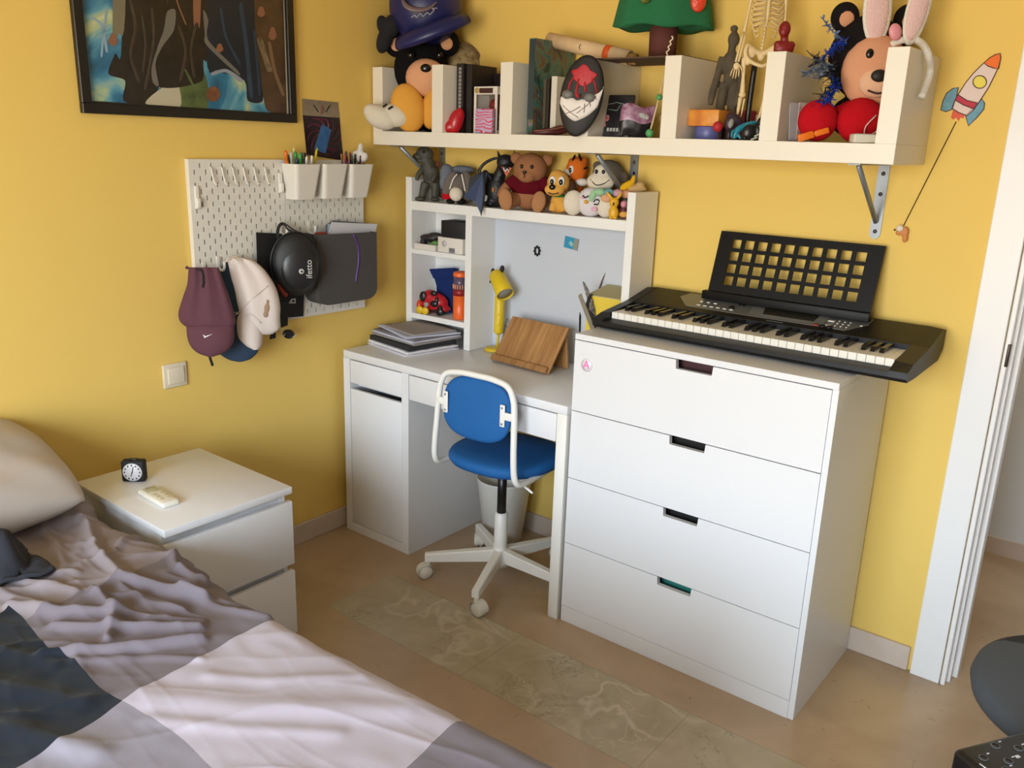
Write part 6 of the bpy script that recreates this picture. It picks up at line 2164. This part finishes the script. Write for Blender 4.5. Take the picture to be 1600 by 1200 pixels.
for k, (u, v) in enumerate(((321, 421), (343, 412), (441, 357), (485, 356))):
    p = at(u, v, 'x', .03)
    peg_hook(p.y, p.z, ['white pegboard hook carrying the maroon cap', 'white pegboard hook carrying the navy cap', 'white pegboard hook carrying the black case', 'white pegboard hook beside the charcoal felt pocket'][k])
for k in range(6):
    p = at(330 + 16.8 * k, 264, 'x', .028)
    h = M()
    q0 = Vector((.0215, p.y, p.z + .004))
    h.tube([q0 + Vector((-.004, 0, .002)), q0 + Vector((.006, 0, 0)), q0 + Vector((.009, .003, -.028)), q0 + Vector((.012, .007, -.050)), q0 + Vector((.020, .009, -.052))], .0025, 8)
    o = h.build('wire_peg', HKM)
    tag(o, 'thin white peg in the row along the top of the left pegboard, number %s from the left' % ['one', 'two', 'three', 'four', 'five', 'six'][k] if False else ['leftmost thin white peg in the row along the top of the left pegboard', 'second thin white peg from the left in the pegboard row', 'third thin white peg from the left in the pegboard row', 'fourth thin white peg from the left in the pegboard row', 'fifth thin white peg, second from the pen cups', 'sixth thin white peg, the one nearest the pen cups'][k], 'peg', group='thin pegs on the left pegboard')
for (u0, v0, v1, lab) in ((307, 290, 327, 'long white clip at the left edge of the left pegboard'), (438, 270, 302, 'long white clip between the left pegboard and the pen cups')):
    a, b_ = at(u0, v0, 'x', .026), at(u0 + 1, v1, 'x', .026)
    c = thing('pegboard_clip', lab, 'clip', (.0215, a.y, b_.z))
    M().box(.0214, .028, a.y - .008, a.y + .008, b_.z, a.z, bev=.0025).build('body', HKM, c)
    M().box(.0282, .036, a.y - .007, a.y + .007, b_.z + .004, b_.z + .035, bev=.0025).build('jaw', HKM, c)

# ---- pen cups
CUPM = mat('cup_white', '#dfdad0', rough=.4)
def cup(yc, label):
    c = thing('pen_cup', label, 'pen cup', (.06, yc, 1.325))
    m = M()
    def ring(z_, w_, d_, inset=0.0):
        x0_, x1_ = .0225 + inset, .0225 + d_ - inset
        w_ = w_ / 2 - inset
        cr = .014
        pts = []
        for (cx_, cy_, a0) in ((x1_ - cr, w_ - cr, 0), (x0_ + .004, w_ - .004, 90), (x0_ + .004, -w_ + .004, 180), (x1_ - cr, -w_ + cr, 270)):
            r_ = cr if a0 in (0, 270) else .004
            for k in range(5):
                a = R(a0 + 90 * k / 4)
                pts.append(Vector((cx_ + r_ * math.cos(a), yc + cy_ + r_ * math.sin(a), z_)))
        return pts
    secs = [ring(1.325, .086, .058), ring(1.443, .112, .080), ring(1.445, .112, .080), ring(1.445, .112, .080, .0025), ring(1.330, .086, .058, .0025)]
    n_ = len(secs[0])
    vs = [p for s_ in secs for p in s_]
    fs = []
    for k in range(len(secs) - 1):
        for i in range(n_):
            j = (i + 1) % n_
            fs.append((k * n_ + i, k * n_ + j, (k + 1) * n_ + j, (k + 1) * n_ + i))
    fs.append(tuple(range(n_)))
    fs.append(tuple(4 * n_ + i for i in range(n_)))
    m.add(vs, fs, 0, False)
    m.build('cup', CUPM, c)
    return c
CY = (-.682, -.560, -.436)
cup(CY[0], 'left white pen cup, full of felt tip pens')
cup(CY[1], 'middle white pen cup, looking empty from the front')
cup(CY[2], 'right white pen cup, full of coloured pencils')
rnd = random.Random(9)
def pen(name, label, x, y, z0, lean, top, r_, body, cap, group):
    p0 = Vector((x, y, z0))
    p1 = Vector((x + lean[0], y + lean[1], top))
    o = thing(name, label, name.replace('_', ' ').split()[-1], tuple(p0), group=group)
    M().tube([p0, p0.lerp(p1, .78)], r_, 8).build('barrel', body, o)
    M().tube([p0.lerp(p1, .78), p0.lerp(p1, .97), p1], [r_ * 1.08, r_ * 1.05, r_ * .5], 8).build('cap', cap, o)
C = lambda n_, h: mat('pen_' + n_, h, rough=.4)
pens = [('orange felt pen at the left of the left pen cup', '#d8701e', -.738, .045, 1.475, .0062), ('dark green felt pen behind the orange one', '#24503a', -.724, .038, 1.462, .0048), ('pale grey felt pen in the left pen cup', '#c9ccc8', -.712, .04, 1.47, .0048),
        ('bright green felt pen in the left pen cup', '#2c8a3c', -.700, .05, 1.472, .0055), ('second bright green pen leaning beside the first', '#3aa048', -.690, .062, 1.468, .0055), ('cream pencil rising behind the green pens', '#d8c88c', -.694, .034, 1.484, .0035),
        ('purple felt pen low in the left pen cup', '#4a2a62', -.708, .066, 1.45, .0048), ('grey pen in the left pen cup', '#7a7672', -.668, .05, 1.470, .0052), ('white pen in the middle of the left pen cup', '#dcd8d2', -.672, .075, 1.457, .0042),
        ('white capped pen at the right of the left pen cup', '#e0dcd6', -.645, .07, 1.460, .0042), ('dark pen behind the white ones', '#2a2c34', -.655, .045, 1.468, .0045)]
for lab, h, y, x, top, r_ in pens:
    pen('felt_pen', lab, x * .8 + .008, CY[0] + (y - CY[0]) * .6, 1.331, (x * .2 - .006, (y - CY[0]) * .4), top + .014, r_, C(h[1:], h), C(h[1:], h), 'pens in the left pen cup')
cols = ['#5a2a22', '#8a1c3a', '#2a3a78', '#a8703a', '#301c1c', '#b03a5a', '#2c4a38', '#701c4c', '#1c1c22', '#8a5a2c']
nm = ['brown', 'crimson', 'blue', 'ochre', 'dark brown', 'pink', 'dark green', 'plum', 'black', 'tan']
for k in range(10):
    y = CY[2] - .032 + .0066 * k
    pen('pencil', '%s pencil in the right pen cup' % nm[k], .040 + .018 * (k % 2), y, 1.331, (.004 * rnd.uniform(-1, 1), .018 * (k - 4.5) / 4.5), 1.474 + .018 * rnd.random(), .0032, C(cols[k][1:], cols[k]), C(cols[(k + 3) % 10][1:], cols[(k + 3) % 10]), 'pencils in the right pen cup')
F = Frame(563, 268, .05, None, 'x')
F.o.z = 1.4462
t = F.thing('paper_flower', 'white crumpled paper flower sticking out of the right pen cup', 'paper flower')
F.blob('petals', mat('tissue_white', '#d6d2cc', rough=.9, bump=(150, .6)), F.e(0, 14, 7, 8, 0, 6), F.e(-5, 10, 6, 9, 2, 5, -25), F.e(6, 9, 6, 8, 1, 5, 30), F.e(1, 22, 4, 8, 0, 4), vox=.0022, it=2)
F.tube('stem', mat('stem_green', '#5a7a52', rough=.7), [(-2, 6, 0), (-2, -6, 0), (-2, -30, -1)], 1.2)

# ---- print above the cups
pr = thing('wall_print', 'dark swirl print with a taupe photo above it, pinned over the pen cups', 'print', (.002, -.53, 1.46))
M().prism([at(472, 154, 'x', .001), at(528, 160, 'x', .001), at(530, 184, 'x', .001), at(473, 180, 'x', .001)], (.0014, 0, 0)).build('upper_photo', mat('print_taupe', '#9a8a76', rough=.5, var=('#6e6252', 18, .25)), pr)
swl = mat('swirl_dark', '#241620', rough=.4)
lo_ = M().prism([at(473, 180, 'x', .001), at(530, 184, 'x', .001), at(536, 251, 'x', .001), at(479, 242, 'x', .001)], (.0016, 0, 0)).build('lower_card', swl, pr)
ctr = at(506, 212, 'x', .003)
for k in range(11):
    a = 2 * math.pi * k / 11
    pts = []
    for i in range(6):
        r_ = .016 + .013 * i
        aa = a + .22 * i
        q = ctr + Vector((0, r_ * math.cos(aa), r_ * math.sin(aa)))
        q.y = max(min(q.y, -.458), -.606); q.z = max(min(q.z, 1.598), 1.475)
        pts.append(q)
    M().tube(pts, [.001, .0022, .003, .0034, .0036, .002], 6, flat=.4).build('swirl_ray', mat('swirl_wine', '#6e2440', rough=.4), lo_)
M().ell(at(503, 171, 'x', .003), (.002, .010, .016)).build('photo_subject', mat('print_clay', '#7a5a50', rough=.5), pr)
for du in (-10, 10):
    M().tube([at(503 + du * .6, 175, 'x', .003), at(503 + du * 1.3, 164, 'x', .003)], .0018, 6).build('photo_mark', BLACKM, pr)
bc_ = thing('blue_swatch', 'blue paddle shaped card on a yellow stick rising from the pen cups', 'swatch', tuple(at(492, 262, 'x', .05)))
M().prism([at(u, v, 'x', .05) for u, v in ((503, 194), (517, 203), (508, 240), (491, 233))], (.0025, 0, 0)).build('card', mat('swatch_blue', '#1f4f86', rough=.5, var=('#2c6294', 40, .2)), bc_)
M().tube([at(495, 231, 'x', .05), at(491, 262, 'x', .05)], .0042, 8).build('stick', mat('stick_yellow', '#cfc52c', rough=.5), bc_)

# ---- charcoal felt pocket
pk_ = thing('felt_pocket', 'charcoal felt pocket with rounded lower corners hanging on the right pegboard', 'pocket', (.05, -.515, .945))
FELT = mat('felt_charcoal', '#4a4744', rough=.95, bump=(260, .4))
def outline(inset=0.0):
    y0_, y1_, z0_, z1_ = -.655 + inset, -.372 - inset, .946 + inset, 1.203
    r_ = .05
    pts = [(y0_, z1_), (y1_, z1_ - .006)]
    pts += [(y1_ - r_ + r_ * math.cos(R(-a)), z0_ + r_ * .8 + .8 * r_ * math.sin(R(-a))) for a in range(0, 91, 15)]
    pts += [(y0_ + r_ - r_ * math.sin(R(a)), z0_ + r_ * .8 - .8 * r_ * math.cos(R(a))) for a in range(0, 91, 15)]
    return pts
o_ = outline()
q = M()
n_ = len(o_)
fr_p = [Vector((.095, p[0], p[1])) for p in o_]
bk_p = [Vector((.024, p[0], p[1])) for p in o_]
q.add(fr_p, [tuple(range(n_))]); q.add(bk_p, [tuple(range(n_))])
q.add(fr_p + bk_p, [(i, i + 1, n_ + i + 1, n_ + i) for i in range(1, n_ - 1)] + [(n_ - 1, 0, n_, 2 * n_ - 1)])
fo = q.build('pocket', FELT, pk_)
sq_ = fo.modifiers.new('thick', 'SOLIDIFY'); sq_.thickness = .004; sq_.offset = -1
M().tube(spline([at(u, v, 'x', .0992) for u, v in ((552, 366), (559, 385), (560, 410), (557, 430), (556, 440))], 5), [.0035] * 21, 8, flat=.35).build('violet_ribbon', mat('ribbon_violet', '#5a2a90', rough=.35), pk_)
for k, (pts, h, lab, nm_) in enumerate((
        (((508, 352), (520, 344), (586, 350), (584, 372), (510, 372)), '#6e7072', 'grey folder at the back of the charcoal felt pocket', 'folder'),
        (((512, 350), (582, 349), (580, 372), (511, 372)), '#a7b2bc', 'blue grey sheet in the charcoal felt pocket', 'paper_sheet'),
        (((518, 347), (589, 350), (583, 374), (510, 374)), '#cfcfd4', 'white sheets standing at the front of the charcoal felt pocket', 'paper_sheet'),
        (((492, 363), (510, 362), (510, 374), (492, 374)), '#8a3a2a', 'rust red card at the left of the charcoal felt pocket', 'card'))):
    x = .040 + .012 * k
    tag(M().prism([at(u, v, 'x', x) for u, v in pts], (.003, 0, 0)).build(nm_, mat('pocket_%d' % k, h, rough=.7)), lab, nm_.split('_')[0])

# ---- black paper bag and hard case
bgp = thing('black_paper_bag', 'flat black paper bag with a small white emblem hanging behind the black case', 'paper bag', (.03, -.77, .913))
M().prism([at(u, v, 'x', .030) for u, v in ((400, 363), (477, 367), (473, 494), (448, 496), (424, 470), (402, 420))], (.004, 0, 0)).build('bag', mat('bag_black', '#141316', rough=.7), bgp)
ep = [at(u, v, 'x', .0345) for u, v in ((451, 474), (455, 467), (462, 466), (462, 474))]
M().prism(ep, (.0005, 0, 0)).build('emblem', mat('emblem_white', '#b9b5ac', rough=.5), bgp)
M().prism([at(u, v, 'x', .0352) for u, v in ((456, 472), (457, 469), (460, 468.5), (460, 472))], (.0004, 0, 0)).build('emblem_hole', BLACKM, bgp)

F = Frame(462, 412, .085, None, 'x')
F.yaw = R(62)
cse = F.thing('hard_case', 'black oval zip case with white lettering hanging from a hook', 'case')
CSM = mat('case_moulded', '#161618', rough=.5, bump=(700, .15))
F.ell('shell', CSM, F.e(0, 0, 38, 47, 4, 14))
F.ell('lower_panel', mat('case_panel', '#1d1d20', rough=.35), F.e(4, -6, 30, 34, 12, 8))
zp = M().tube([F.p(38.6 * math.cos(a), 47.6 * math.sin(a), 3) for a in [i * math.pi / 24 for i in range(48)]], F.s * 1.6, 8, closed=True)
zp.build('zip_seam', BLACK, cse, world=False)
lgc = F.o + Vector((math.sin(F.yaw), -math.cos(F.yaw), 0)) * (20 * F.s)
rt = Vector((math.cos(F.yaw), math.sin(F.yaw), 0))
pl_ = at(464, 423, 'x', F.o.x)
wlet = mat('print_white_case', '#c9c7c4', rough=.5)
off_ = Vector((math.sin(F.yaw), -math.cos(F.yaw), 0)) * (20.6 * F.s)
ctw = Matrix.Translation(F.o) @ Matrix.Rotation(F.yaw, 4, 'Z')
text('lettering', 'ifetto', .030, ctw @ F.p(17, -6, 20.5), Vector((0, 0, 1)), -rt, wlet, cse)
dsc = ctw @ F.p(5, -9, 20.6)
nv = off_.normalized()
dm = M()
dm.lathe([(0, 0), (.0092, 0), (.0092, .0008), (0, .0008)], dsc, nv, 24)
dm.build('round_emblem', wlet, cse)
em = M()
em.lathe([(0, 0), (.0035, 0), (.0035, .0008), (0, .0008)], dsc + nv * .0008, nv, 16)
em.build('emblem_centre', BLACKM, cse)
F.tube('hanging_loop', BLACKM, [(-26, 36, 2), (-22, 54, -6), (-14, 58, -12), (-8, 50, -4), (2, 46, 2)], 1.6)
F.tube('hanging_loop', BLACKM, [(-24, 34, 2), (-26, 48, -4), (-17, 60, -12), (0, 50, -4), (12, 44, 0)], 1.4)
F.blob('red_tag', mat('tag_red', '#8a2c28', rough=.7), F.t([(-28, -28, 4), (-22, -42, 5), (-16, -48, 5)], [3, 4, 4]), vox=.003)
stp = thing('carry_strap', 'black strap ending in a small black buckle below the hard case', 'strap', tuple(at(443, 525, 'x', .05)))
M().prism([at(u, v, 'x', .05) for u, v in ((436, 470), (449, 472), (449, 508), (439, 512))], (.003, 0, 0)).build('webbing', BLACKM, stp)
M().prism([at(u, v, 'x', .045) for u, v in ((424, 514), (430, 508), (430, 528), (421, 530))], (.003, 0, 0)).build('webbing_end', BLACKM, stp)
cb2 = at(451, 522, 'x', .052)
bkl = M()
bkl.ell(cb2, (.010, .026, .017), Euler((R(-18), 0, 0)))
bkl.build('buckle', BLACK, stp)
for (u, v, du, dv) in ((439, 517, 2, 3), (444, 514, 4, 1), (461, 524, 4, -3), (444, 524, 2, -2)):
    M().tube([at(u - du, v - dv, 'x', .063), at(u + du, v + dv, 'x', .063)], .001, 6).build('white_mark', wlet, stp)

# ---- three caps hanging by their back straps
def loft(F, name, m, rows, folds=(), back=-5, n=26, parent=None):
    """soft hanging shape: rows of (height, left, right, depth) from top to bottom, folds = (position, strength, width)"""
    P = spline([Vector((r[1], r[2], r[3])) for r in rows], 6)
    H = spline([Vector((r[0], 0, 0)) for r in rows], 6)
    q = M()
    ns = len(P)
    vs, fs = [], []
    for i in range(ns):
        f_ = i / (ns - 1)
        al, ar, dp = P[i]
        for k in range(n):
            t = math.pi * k / (n - 1)
            a = (al + ar) / 2 - (ar - al) / 2 * math.cos(t)
            b_ = max(dp, .2) * math.sin(t) ** .75
            for pos, st, wd in folds:
                b_ += st * math.exp(-((k / (n - 1) - pos) / wd) ** 2) * math.sin(t) * (1 - f_) ** .6
            vs.append(F.p(a, H[i].x, b_))
        vs.append(F.p(ar, H[i].x, back * math.sin(math.pi * min(.95, .1 + f_))))
        vs.append(F.p(al, H[i].x, back * math.sin(math.pi * min(.95, .1 + f_))))
    w_ = n + 2
    for i in range(ns - 1):
        for k in range(w_):
            l = (k + 1) % w_
            fs.append((i * w_ + k, i * w_ + l, (i + 1) * w_ + l, (i + 1) * w_ + k))
    fs.append(tuple(range(w_)))
    fs.append(tuple((ns - 1) * w_ + k for k in range(w_)))
    q.add(vs, fs, 0, True)
    return q.build(name, m, parent or F.root, world=False)
MAR = mat('cap_maroon', '#5b3440', rough=.85, bump=(35, .35))
NVC = mat('cap_navy', '#22374f', rough=.85, bump=(35, .35))
WHC = mat('cap_white', '#d6c9c2', rough=.85, bump=(35, .35))
# pixel rows read off the photo, relative to the crown centre
F = Frame(325, 490, .085, None, 'x')
F.yaw = R(50)
t = F.thing('baseball_hat', 'maroon peaked cap with a white tick emblem hanging at the left', 'cap')
loft(F, 'crown', MAR, [(70, -24, 20, 3), (62, -25, 22, 7), (44, -28, 27, 10), (24, -36, 33, 13), (4, -43, 38, 15), (-8, -43, 40, 16), (-16, -38, 40, 15), (-22, -28, 36, 11)],
     [(.28, 3.5, .05), (.42, -4, .05), (.55, 4, .05), (.72, -3, .05), (.85, 2, .05)])
loft(F, 'brim', MAR, [(-6, -31, 36, 6), (-22, -33, 38, 17), (-40, -32, 37, 20), (-52, -27, 32, 20), (-60, -18, 22, 18), (-64, -6, 9, 16)], back=4)
F.tube('back_strap', BLACKM, [(-16, 68, 2), (-4, 66, 8), (-2, 52, 12), (-4, 42, 12)], 1.4)
F.ell('strap_knob', MAR, F.e(-26, 70, 2.5, 2.5, 2))
F.tube('strap_end', BLACKM, [(-2, -60, 8), (1, -72, 8), (3, -80, 7)], 2.4, flat=.4)
tk = M()
tk.prism([F.p(-7, -28, 19.6), F.p(-4.5, -33.5, 20.4), F.p(8, -27, 20.2), F.p(-3, -30.5, 20.2)], (0, -.0008, 0))
tk.build('tick_emblem', mat('emblem_bright', '#d8d4d4', rough=.5), t, world=False)
F = Frame(371, 500, .055, None, 'x')
F.yaw = R(52)
t = F.thing('baseball_hat', 'navy blue peaked cap hanging between maroon and white caps', 'cap')
loft(F, 'crown', NVC, [(88, -14, 0, 2), (78, -20, 8, 6), (50, -26, 16, 9), (20, -32, 26, 11), (-8, -34, 30, 12), (-26, -28, 32, 10)], [(.3, 2, .06), (.5, -2, .06)])
loft(F, 'brim', NVC, [(-14, -30, 32, 5), (-34, -33, 32, 12), (-50, -30, 28, 13), (-60, -18, 18, 12), (-63, -6, 8, 11)], back=3)
F = Frame(396, 475, .085, None, 'x')
F.yaw = R(50)
t = F.thing('baseball_hat', 'off white peaked cap with a faded gold crest hanging right of the maroon cap', 'cap')
loft(F, 'crown', WHC, [(70, -34, -12, 3), (65, -38, 4, 8), (50, -36, 20, 13), (26, -32, 34, 17), (0, -29, 40, 19), (-24, -26, 39, 18), (-38, -16, 38, 14), (-46, 4, 28, 8)],
     [(.3, -2.5, .05), (.45, 3, .07), (.62, -2.5, .05), (.8, 2, .06)])
loft(F, 'brim', WHC, [(-8, -27, -4, 12), (-20, -29, 10, 19), (-38, -28, 12, 23), (-52, -24, 12, 24), (-62, -15, 11, 22), (-67, -6, 8, 20)], back=6)
F.tube('seam', WHC, [(-26, -14, 15), (-10, 2, 19.5), (8, 18, 19.4), (24, 30, 14)], [.7, .9, .7])
F.tube('seam', WHC, [(-27, -10, 14), (-16, -13, 19), (-2, -12, 21), (12, -26, 19)], [.7, .9, .7])
F.tube('back_strap', mat('strap_beige', '#b5a592', rough=.8), [(-34, 66, 4), (-24, 72, 3), (-12, 66, 5)], 1.6)
F.blob('crest', mat('crest_gold', '#9c8066', rough=.8), F.e(21, -4, 4.5, 9, 16.6, 1.8, 10), F.e(19, -13, 4.5, 5, 16.6, 1.8), F.e(23, 6, 2.6, 4, 15.6, 1.8), vox=.0022, it=1)

# ================================================================== rocket decoration on the back wall
def Q_(*xy):
    return [(1180 + x / 3.81, y / 3.81) for x, y in xy]
rk = thing('paper_rocket', 'hand drawn paper rocket with orange nose and blue fins on the back wall', 'decoration', tuple(at(1508, 145, 'y', -.002)))
INK = mat('rocket_outline', '#5a3a34', rough=.8)
def cut(name, m, pts, d, outline_=True):
    P = [at(u, v, 'y', -.0005 - d) for u, v in pts]
    o = M().prism(P, (0, -.0008, 0)).build(name, m, rk)
    if outline_:
        M().tube([p + Vector((0, -.0009, 0)) for p in P], .0013, 6, closed=True).build('outline', INK, o)
    return o
FIN = mat('rocket_blue', '#5f90a8', rough=.8, var=('#7aa6b4', 50, .3))
cut('fin', FIN, Q_((1210, 520), (1175, 528), (1140, 555), (1118, 600), (1105, 655), (1135, 665), (1175, 650), (1195, 590)), .0)
cut('fin', FIN, Q_((1350, 590), (1366, 615), (1362, 650), (1320, 700), (1270, 750), (1253, 690), (1310, 630)), .0)
cut('flame', mat('rocket_flame', '#d8604a', rough=.8), Q_((1178, 655), (1248, 685), (1240, 705), (1222, 700), (1212, 722), (1195, 700), (1180, 712), (1165, 700)), .0, False)
body = Q_((1458, 318), (1430, 325), (1395, 345), (1345, 390), (1300, 435), (1255, 490), (1215, 552), (1188, 600), (1172, 645), (1215, 672), (1262, 688), (1300, 655), (1345, 590), (1390, 520), (1425, 450), (1448, 400), (1462, 345))
cut('hull', mat('rocket_hull', '#ddc8c0', rough=.8), body, .001)
cut('nose_cone', mat('rocket_orange', '#e8702c', rough=.8), Q_((1458, 318), (1430, 325), (1395, 345), (1362, 374), (1385, 393), (1420, 406), (1449, 410), (1462, 345)), .002)
cut('red_stripe', mat('rocket_red', '#b83a4a', rough=.8), Q_((1205, 562), (1190, 595), (1240, 625), (1300, 648), (1322, 612), (1260, 598)), .002)
cut('porthole', mat('rocket_yellow', '#e2d05a', rough=.8), Q_(*[(1337 + 40 * math.cos(a), 488 + 38 * math.sin(a)) for a in [i * math.pi / 10 for i in range(20)]]), .002)
p0, p1 = at(1494, 190, 'y', -.002), at(1412, 352, 'y', -.002)
tag(M().tube([p0, p1], .0016, 6).build('brown_string', mat('string_brown', '#5a4020', rough=.9)), 'straight dark brown string running down from the paper rocket', 'string')
F = Frame(1409, 362, -.012)
F.yaw = 0
t = F.thing('clay_charm', 'small orange and cream clay charm at the lower end of the string', 'charm')
F.blob('charm', mat('clay_orange', '#c8824a', rough=.7), F.e(4, 0, 6, 8, 0, 3), F.e(6, -10, 4, 6, 0, 3), F.e(-4, -2, 5, 4, 0, 3), vox=.0018, it=1)
F.ell('cream_head', mat('clay_cream', '#d8ccb8', rough=.7), F.e(-3, 5, 5.5, 5, 3, 2.6))
F.ell('dark_speck', BLACKM, F.e(-10, 2, 1.6, 1.4, 3))
